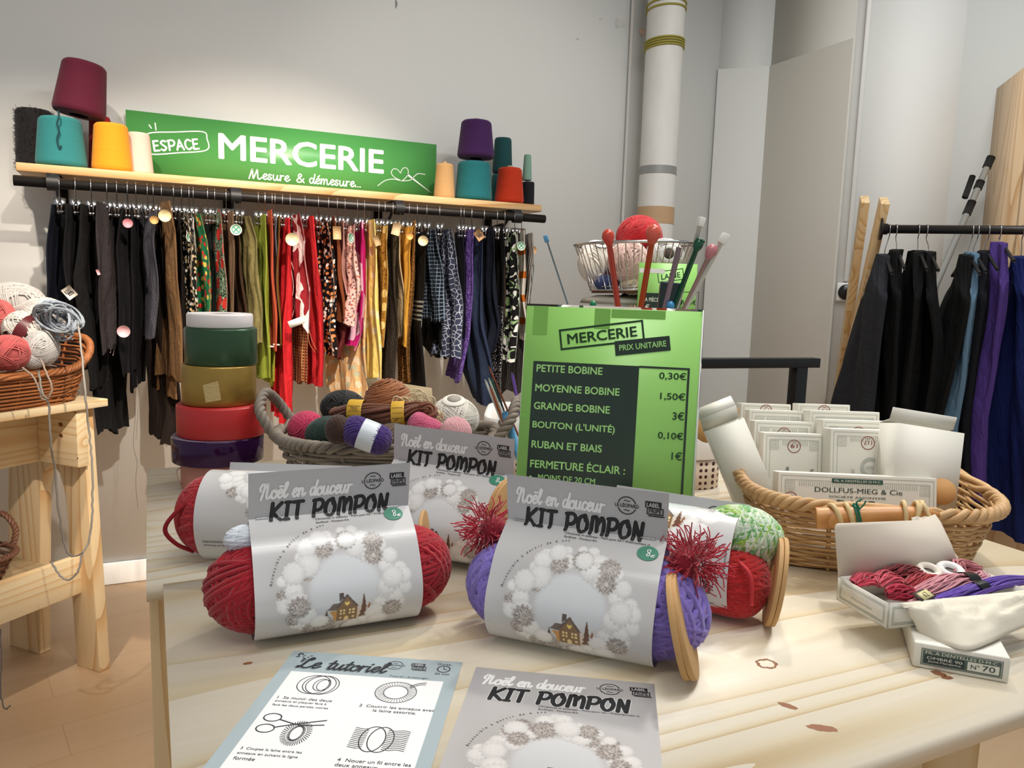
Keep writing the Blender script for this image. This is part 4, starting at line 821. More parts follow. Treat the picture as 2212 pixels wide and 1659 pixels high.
def logos(y0=9.):
    """the two emblems at the top right of the cards, millimetres, v downwards"""
    L = []; c = A(112, 15.5)
    for a0, a1 in ((200, 340), (20, 160)): t_ = np.radians(np.linspace(a0, a1, 15)); L.append(ribbon(np.c_[c[0]+8*np.cos(t_), c[1]+8*np.sin(t_)], .9, 1, sm=False))
    for dy in (-4.4, 4.4): L.append(ribbon([(c[0]-2.5, c[1]+dy), (c[0]-.8, c[1]+dy-.4), (c[0]+.8, c[1]+dy+.3), (c[0]+2.5, c[1]+dy)], .7))
    flip = lambda T2: (T2[0]*A(1, -1), [f[::-1] for f in T2[1]])
    L.append(flip(fit('LE·LÉOPARD', c[0]-10.5, -(c[1]+1.7), 21, 4.4, .015)))
    L.append(rect2d(128, 9, 142, 14.8)); L.append(frame2d(129.5, 14.6, 144, 21, .9)); L.append(rect2d(131, 21.6, 145, 22.7)); L.append(flip(fit('FRIPE', 131.3, -19.6, 10.8, 3.7, .02)))
    W_l = flip(fit('LABEL', 129.4, -13.9, 11.3, 3.9, .02))
    return L, W_l
def flipv(T2): return T2[0]*A(1, -1), [f[::-1] for f in T2[1]]
def rows_txt(lines, x, y, h, step, bold=0.): return [flipv(fit(s, x, -(y+i*step+h), None, h, bold)) for i, s in enumerate(lines)]
def arc_txt(st, c, R, a0, a1):
    L = []; n = len(st)
    for i, ch in enumerate(st):
        if ch == ' ': continue
        a = math.radians(a0+(a1-a0)*i/(n-1)); V, F = text2d(ch, .01); V = V*3.6-A((V*3.6)[:, 0].mean(), 0); b = a+PI/2
        V = V*A(1, -1); V = V@np.array([[math.cos(b), math.sin(b)], [-math.sin(b), math.cos(b)]]); L.append((V+c+R*A(math.cos(a), math.sin(a)), [f[::-1] for f in F]))
    return L
def card_print(P, parent, vmin=0, vmax=400, full=True):
    """lettering laid on a card; P maps card millimetres to space"""
    lg, lw = logos(); mm = lambda T2: T2
    outl = flipv(strokes('Noël en douceur', SCR, 9, -25, 82, 8.3, 2.9, rot=0, slant=.12)); wht = flipv(strokes('Noël en douceur', SCR, 9, -25, 82, 8.3, 2.2, slant=.12))
    mb = MB(); mb.flat(wht, lambda V: P(V, .0005)); mb.obj('script_title', WPRINT, parent)
    blk = flipv(strokes('KIT POMPON', BRU, 19, -47.5, 106, 17.5, 3.7, slant=.10)); mb = MB()
    if vmax > 40: mb.flat(flipv(strokes('KIT POMPON', BRU, 19, -47.5, 106, 17.5, 5.0, slant=.10)), lambda V: P(V, .00025)).obj('title_outline', plain('#dcdcdc', .5), parent); MB().flat(blk, lambda V: P(V, .0006)).obj('title', INK, parent)
    L = list(lg)
    MB().flat(join2d(lg), lambda V: P(V, .0005)).obj('emblems', INK, parent); L = []
    if full: L += rows_txt(['Christmas in softness - Pom-pom kit / Weihnachten in'], 58, 49.5, 3.2, 4, .006)+rows_txt(['Sanftheit - Pompon-Kit'], 58, 53.6, 3.0, 4, .006)+arc_txt('Accessible à partir de 6 ans', A(77, 121), 63, 190, 258)
    if L: MB().flat(join2d(L), lambda V: P(V, .0005)).obj('small_print', INK, parent)
    MB().flat(lw, lambda V: P(V, .0008)).obj('badge_letters', plain('#d0d0d0', .5), parent)
KG = 'pompom craft kits on the pine table'
RINGM = plain('#c39a66', .7, bump=.15, bs=150, var=.08, name='cardboard')
def ring_disc(parent, c, n, ro, ri, th=.0035, name='cardboard_ring'):
    MB().lathe([(ri, 0), (ro, 0), (ro, th), (ri, th), (ri, 0)], 64, zto(c, n)).obj(name, RINGM, parent, False, .0005)
def spikes(mb, c, R, n, L, col, r=.0006, squash=(1, 1, 1)):
    for i in range(n):
        d = unit(RNG.normal(size=3)); p = np.asarray(c)+d*R*A(*squash)*.5; q = p+d*L*(.5+RNG.random()*.7); mid = (p+q)/2+RNG.normal(size=3)*L*.18
        k = .75+.5*RNG.random(); mb.tube(smooth_line([p, mid, q], 2), r, 3, cap=False, col=np.clip(A(*col)*k, 0, 1))
def kit(label, org, yw, header_at, hdr_tilt, build, v0=0., tilt=0., fullprint=True, sticker=True, staples=True, hd=44., extra=None):
    """sleeve card folded round balls of yarn. local x along the sleeve, y backwards, z up"""
    o = A(org[0], org[1], T+.0008); t = thing('pompom_kit', label, 'craft kit', o, KG)
    a = math.radians(yw); ex = A(math.cos(a), math.sin(a), 0); ey = A(-math.sin(a), math.cos(a), 0); ez = A(0, 0, 1)
    if tilt: q = math.radians(tilt); ex, ez = ex*math.cos(q)+ez*math.sin(q), ez*math.cos(q)-ex*math.sin(q); o = o+A(0, 0, abs(math.sin(q))*.074)
    LM = np.eye(4); LM[:3, 0] = ex; LM[:3, 1] = ey; LM[:3, 2] = ez; LM[:3, 3] = o
    cy_, cz_, ry, rz = .034, .0515, .0465, .0505
    if header_at > 40:                                             # standing header: the card falls like a tent from the fold
        E_ = smooth_line([(.043, .1045), (.031, .0965), (.014, .084), (.000, .064), (-.0085, .045), (-.0075, .026), (.004, .009), (.022, .001), (.045, .0008), (.066, .008), (.080, .030), (.081, .055), (.068, .080), (.052, .098), (.0440, .1040)], 9)
    else:
        th = np.radians(np.linspace(header_at, header_at+352, 120)); E_ = np.c_[cy_+ry*np.cos(th), cz_+rz*np.sin(th)]
    E_[:, 1] = np.maximum(E_[:, 1], .0008)
    tg = math.radians(hdr_tilt); base = E_[0]; hv = A(math.cos(tg), math.sin(tg)); top = base+hv*hd*.001
    prof = np.vstack([np.linspace(top, base, 12)[:-1], E_, np.linspace(E_[-1]+(top-E_[-1])*.05, top+A(.0006, 0), 8)])
    sarc = np.concatenate([[0], np.cumsum(np.linalg.norm(np.diff(prof, axis=0), axis=1))])*1000
    def P(V, eps=0.):
        V = np.asarray(V, float); sv = V[..., 1]-v0
        y = np.interp(sv, sarc, prof[:, 0]); z = np.interp(sv, sarc, prof[:, 1]); y2 = np.interp(sv+.6, sarc, prof[:, 0])-np.interp(sv-.6, sarc, prof[:, 0]); z2 = np.interp(sv+.6, sarc, prof[:, 1])-np.interp(sv-.6, sarc, prof[:, 1])
        l = np.maximum(np.hypot(y2, z2), 1e-9); ny, nzz = z2/l, -y2/l
        loc = np.stack([(V[..., 0]-74)*.001, y+ny*eps, z+nzz*eps], -1); return loc.reshape(-1, 3)@np.stack([ex, ey, ez])+o
    nv = int(sarc[-1]/.55); us = np.linspace(0, 148, 260); vs = np.linspace(0, sarc[-1], nv)
    UU, VV = np.meshgrid(us, vs+v0); CC = art(UU, VV)
    if v0 > 0: hm = VV-v0 < hd+1; CC[hm] = A(.70, .705, .715)
    else: hm = VV < hd+.3; CC[hm] = A(.49, .49, .505)  # header darker than the body: its angle to the light is put into the colour
    cut = VV > 236; CC[cut] = A(.62, .615, .62)
    VV2 = VV; Gp = P(np.stack([UU, VV2], -1)).reshape(nv, 260, 3)
    card = MB().grid(Gp, col=CC.reshape(-1, 3)).obj('card_sleeve', PRINT, t, True)
    def PH(V, eps): return P(V+A(0, v0), eps)
    card_print(PH if v0 else P, card, 0, 400 if v0 == 0 else hd, fullprint)
    if staples:
        for u0, u1, vv in ((6, 17, hd-1.), (125, 138, hd-1.)):
            MB().tube(P(A([u0, v0+vv], [u0+1, v0+vv], [u1-1, v0+vv], [u1, v0+vv]), .0011), .0005, 6).obj('staple', CHROME, t, True)
    if sticker:
        sc = A(*sticker) if isinstance(sticker, tuple) else A(131, 64); q = disc2d(sc[0], sc[1], 9.3, 7.6); s = MB().flat(q, lambda V: P(V, .0007)).obj('price_sticker', plain('#3f8f74', .45), t)
        st = join2d([ribbon([(2, -3.5), (-.4, -3), (.2, -.8), (2, .6), (1.2, 3), (-.6, 2.4), (.6, .2), (2.2, -1.6), (2, -3.5)], .8), ribbon([(6.4, 1.2), (4.2, 2), (3.6, 3.6), (6, 3.6)], .7), ribbon([(3, 2.8), (6, 2.4)], .6)]); MB().flat((st[0]+sc, st[1]), lambda V: P(V, .0011)).obj('price', WPRINT, s)
    if extra: MB().flat(join2d(extra), lambda V: P(V, .0006)).obj('instructions', INK, card)
    build(t, LM); return t
def L3(M, *p): return xf(M, [p])[0]
def skein(t, M, c, rad, r, hx, name='yarn_ball', wind='barrel', tw=0, n=80, **kw):
    R = np.asarray(M)[:3, :3]@np.array(Matrix.Rotation(math.radians(tw), 3, 'Z')); Q = np.eye(4); Q[:3, :3] = R
    mb = MB(); yarn(mb, L3(M, *c), rad, r, A(*hexc(hx)), Q, n=n, wind=wind, **kw); return mb.obj(name, YARN, t, True)
def b_fl(t, M):
    skein(t, M, (.001, .037, .0440), (.113, .0365, .0405), .0026, '#a80f23', n=120)
    skein(t, M, (-.058, .044, .0865), (.036, .011, .011), .0024, '#dfe6f0', n=30); ring_disc(t, L3(M, .098, .071, .0445), M[:3, 0]*1-M[:3, 1]*.45+A(0, 0, .06), .043, .0155)
kit('front left kit whose sleeve shows a white pompom wreath, red yarn bulging at both ends', (.148, .653), -1.5, 74, 97, b_fl, sticker=(131, 53))
SR = unit(r0)
def b_fr(t, M):
    skein(t, M, (.003, .037, .0440), (.110, .0362, .0400), .0030, '#8472c6', n=115, var=.25)
    for x, y, z, n_ in ((.097, .046, .088, 260), (-.099, .052, .090, 170)):
        mb = MB(); spikes(mb, L3(M, x, y, z), .022, n_, .021, hexc('#b81632')); mb.ball(L3(M, x-.008*np.sign(x), y, z-.002), .014, col=hexc('#8f1028')); mb.obj('eyelash_yarn', YARN, t)
    fo = atz(1499, 1462, T)
    for q, tl in ((0, .27), (.0064, .23)): nn = unit(SR+A(0, 0, tl)-f_*.25); up = unit(A(0, 0, 1)-nn*nn[2]); ring_disc(t, fo+up*.0445-SR*q, nn, .043, .0155, .005)
    mb = MB(); spikes(mb, fo+A(0, 0, .045)+SR*.004+unit(f_*A(1, 1, 0))*.018, .012, 150, .006, hexc('#6a55b0')); mb.obj('purple_fuzz', YARN, t)
kit('front right kit with purple yarn, red eyelash yarn and cardboard rings at its end', (.317, .5385), -46, 74, 97, b_fr, sticker=(134, 60))
def b_bl(t, M):
    skein(t, M, (-.012, .034, .0505), (.098, .0415, .0445), .0026, '#b01724', n=110)
    MB().tube(smooth_line([L3(M, q, y, z) for q, y, z in ((-.078, .01, .08), (-.098, -.004, .062), (-.108, -.006, .044), (-.100, .002, .026), (-.085, .012, .014))], 8), .0024, 8).obj('loose_loop', plain('#8f1420', .9, bump=.3, bs=900), t, True)
ins = rows_txt(['Instructions au dos / Instructions on the back /', 'Anleitung auf der Rückseite'], 9, 208, 3.2, 5.5, .004)
kit('kit rolled back at far left with fine print facing front and red yarn loop', (.1085, .8455), -26, 5, 70, b_bl, fullprint=False, sticker=False, staples=False, extra=ins)
def b_bm(t, M):
    skein(t, M, (0, .037, .0440), (.088, .0365, .0405), .0026, '#6d4a3c', n=80); mb = MB(); spikes(mb, L3(M, .082, .036, .06), .028, 420, .010, hexc('#7d5644')); mb.obj('fuzzy_yarn', YARN, t)
    skein(t, M, (-.045, .050, .080), (.034, .010, .010), .0022, '#9c1520', n=24)
    rc = atd(1114, 1118, .80)
    for q in (0, .0042): ring_disc(t, rc-A(.38, -.92, .05)*q, (.42, -.9, .12), .043, .0155)
kit('middle back kit with slanted header, fuzzy brown yarn and a cardboard ring at its right', (.283, .785), -41, 74, 95, b_bm, tilt=-2.5, sticker=(132, 54))
GRN = [hexc('#dfe9d4'), hexc('#5fae5a'), hexc('#e6eedb'), hexc('#9fc63f'), hexc('#4f9a55'), hexc('#e9efe2')]
def b_br(t, M):
    skein(t, M, (.074, .046, .079), (.040, .030, .027), .0026, '#ffffff', n=90, wind='ball', cols=GRN); skein(t, M, (.050, .026, .038), (.056, .030, .033), .0028, '#bd1f22', n=90)
    MB().box((.108, .06, .05), (.004, .03, .05), M).obj('blue_wrapper', plain('#3f86ad', .3), t, bevel=.001)
    fo = atz(1656, 1348, T)
    for q in (0, .005): nn = unit(-SR+f_*.27+A(0, 0, .15)); up = unit(A(0, 0, 1)-nn*nn[2]); ring_disc(t, fo+up*.0440+SR*q, nn, .043, .0155, .0042)
    MB().tube(smooth_line([L3(M, x, y, z) for x, y, z in ((.082, .0, .066), (.092, -.007, .060), (.096, -.0085, .048), (.097, -.008, .030))], 6), .0022, 6).obj('loose_tail', plain('#c7343a', .8), t, True)
def icons():
    L = []; t_ = np.linspace(0, 2*PI, 28, endpoint=False)
    for cx_ in (84, 88):
        for r in (6.5, 2.6): L.append(ribbon(np.c_[cx_+r*np.cos(t_), 205+r*np.sin(t_)], .7, 1, True, False))
    for k in range(7): L.append(ribbon(np.c_[107+(5+k*.2)*np.cos(t_[::2])*(.4+.1*k), 204+3.2*np.sin(t_[::2]+k*.3)+(np.cos(t_[::2])*-2.5)*(.4+.1*k)], .5, 1, True, False))
    L.append(ribbon([(126, 197), (131, 200), (126, 203), (132, 205), (127, 209), (131, 210), (133, 205)], .9)); L.append(ribbon([(125, 199), (130, 202), (125, 205), (131, 207), (127, 211)], .7))
    for s, x in (('x2', 84), ('x3', 106), ('x1', 128)): L.append(flipv(fit(s, x-2, -217, None, 2.6, .02)))
    for s, x, w_ in (('Anneaux', 79, 16), ('Pelotes', 101, 14), ('Ruban', 123, 12.5)): L.append(flipv(fit(s, x, -224.5, w_, 3.6)))
    L.append(flipv(fit('Photo non contractuelle', -196, -146, 26, 2, rot=0)) if False else flipv(rot2d(fit('Photo non contractuelle', 0, 0, 26, 2.2), A(0, 0), 90)))
    V, F = L[-1]; L[-1] = (V+A(145, 190), F); return L
kit('kit at the back right with a green and white ball, red yarn and cardboard rings', (.449, .598), -52, 5, 70, b_br, fullprint=False, sticker=False, staples=False, extra=icons())

# ---- two flat printed sheets
def sheet(name, label, cat, TLp, TRp, mb_art, zoff, w=148., h=210.):
    a_, b_ = atz(*TLp, T), atz(*TRp, T); ex = unit(b_-a_); ey = A(ex[1], -ex[0], 0); o = a_+A(0, 0, zoff); mid = (a_+b_)/2-ex*w*.0005; o = mid+A(0, 0, zoff)
    P = lambda V, e=0.: o+np.asarray(V, float).reshape(-1, 2)[:, :1]*.001*ex+np.asarray(V, float).reshape(-1, 2)[:, 1:]*.001*ey+A(0, 0, e*.22+.0004)
    us, vs = np.linspace(0, w, 270), np.linspace(0, h, 382); UU, VV = np.meshgrid(us, vs); t = thing(name, label, cat, o)
    G = P(np.stack([UU, VV], -1)).reshape(382, 270, 3); CC = mb_art(UU, VV); mb = MB(); mb.grid(G, col=CC.reshape(-1, 3))
    mb.prism([(0, 0), (w*.001, 0), (w*.001, h*.001), (0, h*.001)], 0, .00035, np.vstack([np.c_[ex, ey, A(0, 0, 1), o], [0, 0, 0, 1]]), col=(.8, .8, .8)); c = mb.obj('paper', PRINT, t); return t, c, P
t, c, P = sheet('kit_leaflet', 'flat grey kit card with a pompom wreath lying at the front edge of the table', 'leaflet', (1027, 1443), (1415, 1480), lambda U, V: np.where((V < 400)[..., None], art(U, V)*A(.76, .74, .735), 0), .0006)  # same print darkened: the sleeves' brighter light is left out of its colour
card_print(lambda V, e: P(V, e), c)
t, c, P = sheet('tutorial_sheet', 'blue grey instruction sheet with step drawings lying at the table front', 'leaflet', (634, 1408), (1000, 1433), art_tut, .0006)
MB().flat(flipv(strokes('Le tutoriel', SCR, 13, -27, 74, 9.5, 2.0, slant=.18)), lambda V: P(V, .0006)).obj('script_title', plain('#23262c', .5), c)
MB().flat(flipv(strokes('Le tutoriel', SCR, 12.4, -27.6, 74, 9.5, 3.0, slant=.18)), lambda V: P(V, .0003)).obj('title_shadow', plain('#6f7d84', .5), c)
L, lw = logos(); L = [(q[0]*A(.85, .85)+A(-3, 0), q[1]) for q in L]; lw = (lw[0]*A(.85, .85)+A(-3, 0), lw[1])
L += [flipv(fit('Tutorial / Anleitungen', 92, -32.6, 32, 3.0)), flipv(fit('Durée', 128, -7.5, 11, 3)), flipv(fit('20 min', 128, -23.5, 12, 2.8, .02))]
tt_ = np.linspace(0, 2*PI, 30, endpoint=False); CI = lambda x, y, rx, ry, w_=.7, a=0.: ribbon((np.c_[rx*np.cos(tt_), ry*np.sin(tt_)]@np.array([[math.cos(a), math.sin(a)], [-math.sin(a), math.cos(a)]]))+A(x, y), w_, 1, True, False)
L += [CI(134, 14, 5.2, 5.2, 1.), ribbon([(134, 14), (134, 10.5)], .8), ribbon([(134, 14), (137, 15)], .8)]
for k in range(14): a = k*.9; L.append(ribbon([(6+k*.9, 10-6*math.sin(k*.5)-k*.1), (6+k*.9+2.4*math.cos(a), 10-6*math.sin(k*.5)+2.4*math.sin(a))], 1.1))
for dx in (0, 4.5, 7): L.append(CI(36+dx, 52, 13, 14, .7))
L += [CI(42, 52, 6, 9, .7), CI(44, 52, 5.2, 8.2, .6)]
for k in range(40): a = k/40*2*PI; L.append(ribbon([(103+9.5*math.cos(a), 55+9.5*math.sin(a)), (103+16*math.cos(a+.05), 55+15*math.sin(a+.05))], .35))
L += [CI(103, 55, 9.5, 9.5, .6), CI(103, 55, 16.3, 15.3, .6), ribbon([(112, 45), (118, 40), (124, 38)], .8), ribbon([(113, 47), (119, 42), (124, 41)], .8)]
L += [CI(22, 101, 6.5, 5, 1.), CI(22, 115, 6.5, 5, 1.), ribbon([(28, 103), (45, 108), (62, 106)], 1.2), ribbon([(28, 113), (45, 106), (62, 100)], 1.2)]
for k in range(40): a = k/40*2*PI; L.append(ribbon([(46+7*math.cos(a), 118+11*math.sin(a)), (46+10.5*math.cos(a+.1), 118+15*math.sin(a+.1))], .6)); L.append(ribbon([(46+4*math.cos(a), 118+8*math.sin(a)), (46+6*math.cos(a+.3), 118+10*math.sin(a+.3))], .5))
L += [CI(101, 118, 9, 15, .8), CI(107, 118, 9, 15, .8)]
for k in range(12): yy = 106+k*2.1; L.append(ribbon([(110, yy), (115, yy+.8), (121, yy-.4), (126, yy+.6)], .55)); L.append(ribbon([(96, yy), (92, yy+.8), (86, yy-.3)], .55))
L += rows_txt(['1  Se munir des deux', 'anneaux et plaquer face à', 'face les deux parties noires.'], 15, 72, 3.6, 5.4, .006)+rows_txt(['2  Couvrir les anneaux avec'], 80, 75, 3.6, 5.4, .006)+rows_txt(['la laine assortie.'], 92, 80.4, 3.6, 5.4, .006)
L += rows_txt(['3  Coupez la laine entre les', 'anneaux en suivant la ligne', 'formée'], 15, 138, 3.6, 5.4, .006)+rows_txt(['4  Nouer un fil entre les', 'deux anneaux'], 84, 142, 3.6, 5.4, .006)
MB().flat(join2d(L), lambda V: P(V, .0006)).obj('drawings', plain('#34363b', .5), c); MB().flat(lw, lambda V: P(V, .0009)).obj('badge_letters', plain('#b9c4c8', .5), c)

# ================================================================ green price sign on an acrylic stand
SO = A(.3912, .806, T+.004); yw, ln = math.radians(-37.56), math.radians(9.147)
sx = A(math.cos(yw), math.sin(yw), 0); sb = A(-math.sin(yw), math.cos(yw), 0); su = A(0, 0, math.cos(ln))+sb*math.sin(ln); sn = np.cross(sx, su)
SM = np.eye(4); SM[:3, 0] = sx; SM[:3, 1] = su; SM[:3, 2] = sn; SM[:3, 3] = SO
ps_ = PSN = thing('price_sign', 'bright green price list in a clear acrylic holder in the middle of the table', 'sign', SO)
MB().span((0, 0, -.0008), (.21, .297, 0), SM).obj('green_paper', plain('#95cf6c', .45), ps_)
g = NT('clear_acrylic'); ACR = g.out(hexc('#f4f8f6'), .02, 0, Transmission_Weight=1., IOR=1.2)
MB().span((-.001, -.003, -.0042), (.2125, .300, -.0022), SM).obj('acrylic_back', ACR, ps_); MB().span((.2102, -.003, -.0021), (.2118, .299, .0008), SM).obj('acrylic_edge', plain('#dfe6e0', .1), ps_)
Mf = frame(SO+A(0, 0, -.0035), sx); MB().span((0, .003, 0), (.21, .10, .002), Mf).obj('acrylic_foot', ACR, ps_)
pp = lambda e: (lambda V: SO+V[:, :1]*.001*sx+V[:, 1:2]*.001*su+sn*e)
DK = plain('#26372d', .35); DKG = plain('#173f1c', .4); LG = plain('#a5dd86', .45)
MB().flat(join2d([rect2d(12.6, -2, 140.7, 229.5), rect2d(140.7, 227.6, 199.5, 230), rect2d(197, -2, 199.5, 230)]), pp(.0003)).obj('dark_panel', DK, ps_)
fr_ = lambda T2: rot2d(T2, A(45.3, 244), 9.0)
MB().flat(join2d([fr_(frame2d(45.3, 244, 147, 269.5, 2.4)), fr_(fit('MERCERIE', 54.6, 250.3, 84, 12.6, .02))]), pp(.0003)).obj('heading', DKG, ps_)
MB().flat(rot2d(rect2d(111.5, 225.5, 177, 242.5), A(111.5, 225.5), 6.5) if False else rot2d(rect2d(112, 240.5, 177, 258), A(112, 240.5), 8.3), pp(.0005)).obj('heading_box', DK, ps_)
MB().flat(rot2d(fit('PRIX UNITAIRE', 117, 245.7, 55.5, 7.2, .02), A(112, 240.5), 8.3), pp(.0008)).obj('heading_text', LG, ps_)
L = [fit(s, x0_, yb, x1_-x0_, 9.2, .02) for s, x0_, x1_, yb in (('PETITE BOBINE', 17, 97.5, 216.5), ('MOYENNE BOBINE', 16.9, 119.3, 192.6), ('GRANDE BOBINE', 16.5, 109, 170.6), ('RUBAN ET BIAIS', 16.6, 102.3, 123.6))]
L += [fit('BOUTON (L\'UNITÉ)', 16.3, 145.8, 100, 12.6, .02), fit('FERMETURE ÉCLAIR :', 16.4, 99.6, 114.8, 12., .02), fit('MOINS DE 20 CM', 27, 84.8, 69.5, 7.6, .016), disc2d(17.8, 88.6, 1.4), fit('PLUS DE 20 CM', 27, 66, 66, 7.6, .016)]
MB().flat(join2d(L), pp(.0006)).obj('items', LG, ps_)
L = [fit(s, 196-w_, yb, w_, 9.6, .014) for s, w_, yb in (('0,30€', 31.5, 214.5), ('1,50€', 29, 190.5), ('3€', 13.5, 168.4), ('0,10€', 29, 144.2), ('1€', 12, 121.3))]
MB().flat(join2d(L), pp(.0003)).obj('prices', DKG, ps_)
tp = NT('tape'); TAPE = tp.out(hexc('#7fbb55'), .3)
for q in ((9, 262, 27, 296.5), (84, 272, 103, 296.5), (104, 286, 168, 296.4), (0.3, 160, 12, 166)): MB().flat(rect2d(*q), pp(.0002)).obj('tape_strip', TAPE, ps_)
# ================================================================ small helpers for goods
def ball(label, px, py, D, rx, ry=None, hx='#ffffff', r=.0016, wind='ball', n=70, tw=None, z=None, rz=None, name='yarn_ball', group=None, band=None, cols=None, hole=False, var=.12, hole_hx='#554b44'):
    """ball of yarn seen at a pixel, D metres away; rx, ry in photo pixels"""
    c = atd(px, py, D); k = D/FL; ry = ry or rx
    if z is not None: c[2] = z
    R = np.stack([unit(r0), unit(np.cross(A(0, 0, 1), r0)), A(0, 0, 1)], 1)
    if tw: R = R@np.array(Matrix.Rotation(math.radians(tw), 3, 'Y'))
    M = np.eye(4); M[:3, :3] = R; M[:3, 3] = c; rad = (rx*k, (rz or min(rx, ry*1.1))*k, ry*k)
    if band or hole or True:
        t = thing(name, label, 'yarn', c-A(0, 0, rad[2]), group); mb = MB(); yarn(mb, c, rad, r, A(*hexc(hx)), M, n=n, wind=wind, cols=cols, var=var); mb.obj('wound_yarn', YARN, t, True)
    if band:
        x0, x1, hb = band; q = np.linspace(x0, x1, 6); tt = np.linspace(0, 2*PI, 40, endpoint=False); pr_ = np.sqrt(np.clip(1-np.abs(q)**(3.5 if wind == 'barrel' else 2), .05, 1))*1.03+r/rad[2]
        G = np.stack([np.broadcast_to((q*rad[0])[:, None], (6, 40)), pr_[:, None]*np.cos(tt)*rad[1], pr_[:, None]*np.sin(tt)*rad[2]], -1)
        MB().grid(xf(M, G).reshape(6, 40, 3), False, True).obj('paper_band', plain(hb, .4), t, True)
    if hole:
        ax = xf(M, [(0, 0, 1)])[0]-c if hole is True else unit(A(*hole)); e = 1/math.sqrt(sum((ax@R[:, i]/rad[i])**2 for i in range(3)))
        MB().lathe([(rad[0]*.24, -.012), (rad[0]*.27, .0030), (rad[0]*.33, .0042), (rad[0]*.46, .0005)], 28, zto(c+ax*e*.95, ax)).obj('wound_rim', plain(hx, .85), t, True)
        MB().lathe([(0, .0036), (rad[0]*.26, .0036), (rad[0]*.27, -.01)], 24, zto(c+ax*e*.95, ax)).obj('core_hole', plain(hole_hx, .9), t)
    return t
def bundle(mb, P, w, h, n, r, col, twist=1.5, loopend=True, var=.15, k=8):
    P = smooth_line(P, k); m = len(P); T = np.gradient(P, axis=0); T /= np.linalg.norm(T, axis=1)[:, None]; S_ = np.cross(T, A(0, 0, 1)); S_ /= np.maximum(np.linalg.norm(S_, axis=1), 1e-6)[:, None]; U_ = np.cross(S_, T); s = np.linspace(0, 1, m)
    env = np.sqrt(np.clip(np.sin(PI*np.clip(s, .04, .96)), 0, 1))*.6+.4 if loopend else np.ones(m)
    for i in range(n):
        a = RNG.random()*2*PI; q = math.sqrt(RNG.random()); ph = a+twist*s+.25*np.sin(s*9+i)
        G = P+S_*(w*q*np.cos(ph)*env)[:, None]+U_*(h*q*np.sin(ph)*env)[:, None]; c = np.clip(np.asarray(col)*(1+(RNG.random()-.5)*2*var), 0, 1); mb.tube(G, r, 5, col=c)
    return mb

# ================================================================ grey basket of yarn at the back of the table
GB = atd(842, 985, 1.17); GB[2] = T+.001; GM = yawM(GB, -27)
t = thing('wicker_basket', 'grey willow basket with two handles full of yarn, behind the kits', 'basket', GB)
zf = lambda q: 1+.10*np.abs(np.cos(q))**2
wicker_body(GM, .125, .075, .158, .10, .085, 13, 15, .0030, .5, zf, WICK_GRY, t, 1.); wicker_rim(GM, .160, .102, .087, .0046, 26, .5, zf, WICK_GRY, t)
for s_ in (-1, 1): twisted_handle(xf(GM, [(s_*.158, -.048, .085), (s_*.185, -.042, .125), (s_*.192, 0, .147), (s_*.185, .042, .125), (s_*.158, .048, .085)]), .0042, WICK_GRY, t)
YG = 'yarn in the grey basket'
ball('hot pink ball of yarn at the left end of the grey basket', 662, 925, 1.15, 38, 36, '#c7325c', group=YG)
ball('dark green ball of yarn beside the hot pink one', 706, 934, 1.10, 46, 33, '#15332a', group=YG, tw=-15)
ball('dark brown wool ball between the green and the purple ball', 730, 928, 1.045, 25, 30, '#3d2217', .0022, group=YG, n=50)
ball('purple skein with a white paper band in the front of the grey basket', 792, 940, 1.05, 54, 30, '#3d2170', .0018, 'barrel', tw=20, group=YG, band=(-.25, .42, '#d5dde6'))
ball('black ball of yarn at the back left of the grey basket', 742, 880, 1.24, 48, 36, '#0e0d10', group=YG, n=80)
ball('caramel brown ball of smooth thread standing highest in the grey basket', 838, 868, 1.22, 50, 52, '#a8683c', .0011, 'wrap', n=110, tw=75, group=YG, var=.06)
ball('taupe ball of yarn in the middle of the grey basket', 842, 948, 1.10, 42, 34, '#8c7663', group=YG, tw=-20, wind='barrel')
ball('rose pink skein in the grey basket right of the brown hank', 918, 922, 1.07, 36, 22, '#c65a7b', .0018, 'barrel', tw=25, group=YG)
ball('pale pink ball of yarn at the front right of the grey basket', 984, 934, 1.06, 34, 32, '#dba3a8', .0012, group=YG, n=90, var=.05)
ball('big white cotton ball with a hole at the right of the grey basket', 980, 904, 1.16, 54, 46, '#ece7dd', .0011, group=YG, n=120, hole=(-.15, -.35, 1), var=.04, hole_hx='#a39c92')
t = thing('yarn_hank', 'long chestnut brown hank held by two yellow paper bands, across the grey basket', 'yarn', atd(822, 905, 1.12), YG); mb = MB(); HP = [atd(x, y, D) for x, y, D in ((722, 893, 1.14), (760, 888, 1.12), (790, 889, 1.115), (840, 894, 1.10), (868, 893, 1.10), (900, 887, 1.10), (926, 890, 1.10), (918, 900, 1.09))]
bundle(mb, HP, .0165, .0125, 60, .0021, hexc('#6f3a1c'), 5); mb.obj('strands', YARN, t, True); mb = MB(); bundle(mb, [atd(x, y, 1.09) for x, y in ((905, 880), (926, 884), (924, 905), (900, 903))], .010, .010, 18, .0021, hexc('#6f3a1c'), 3); mb.obj('loose_end', YARN, t, True)
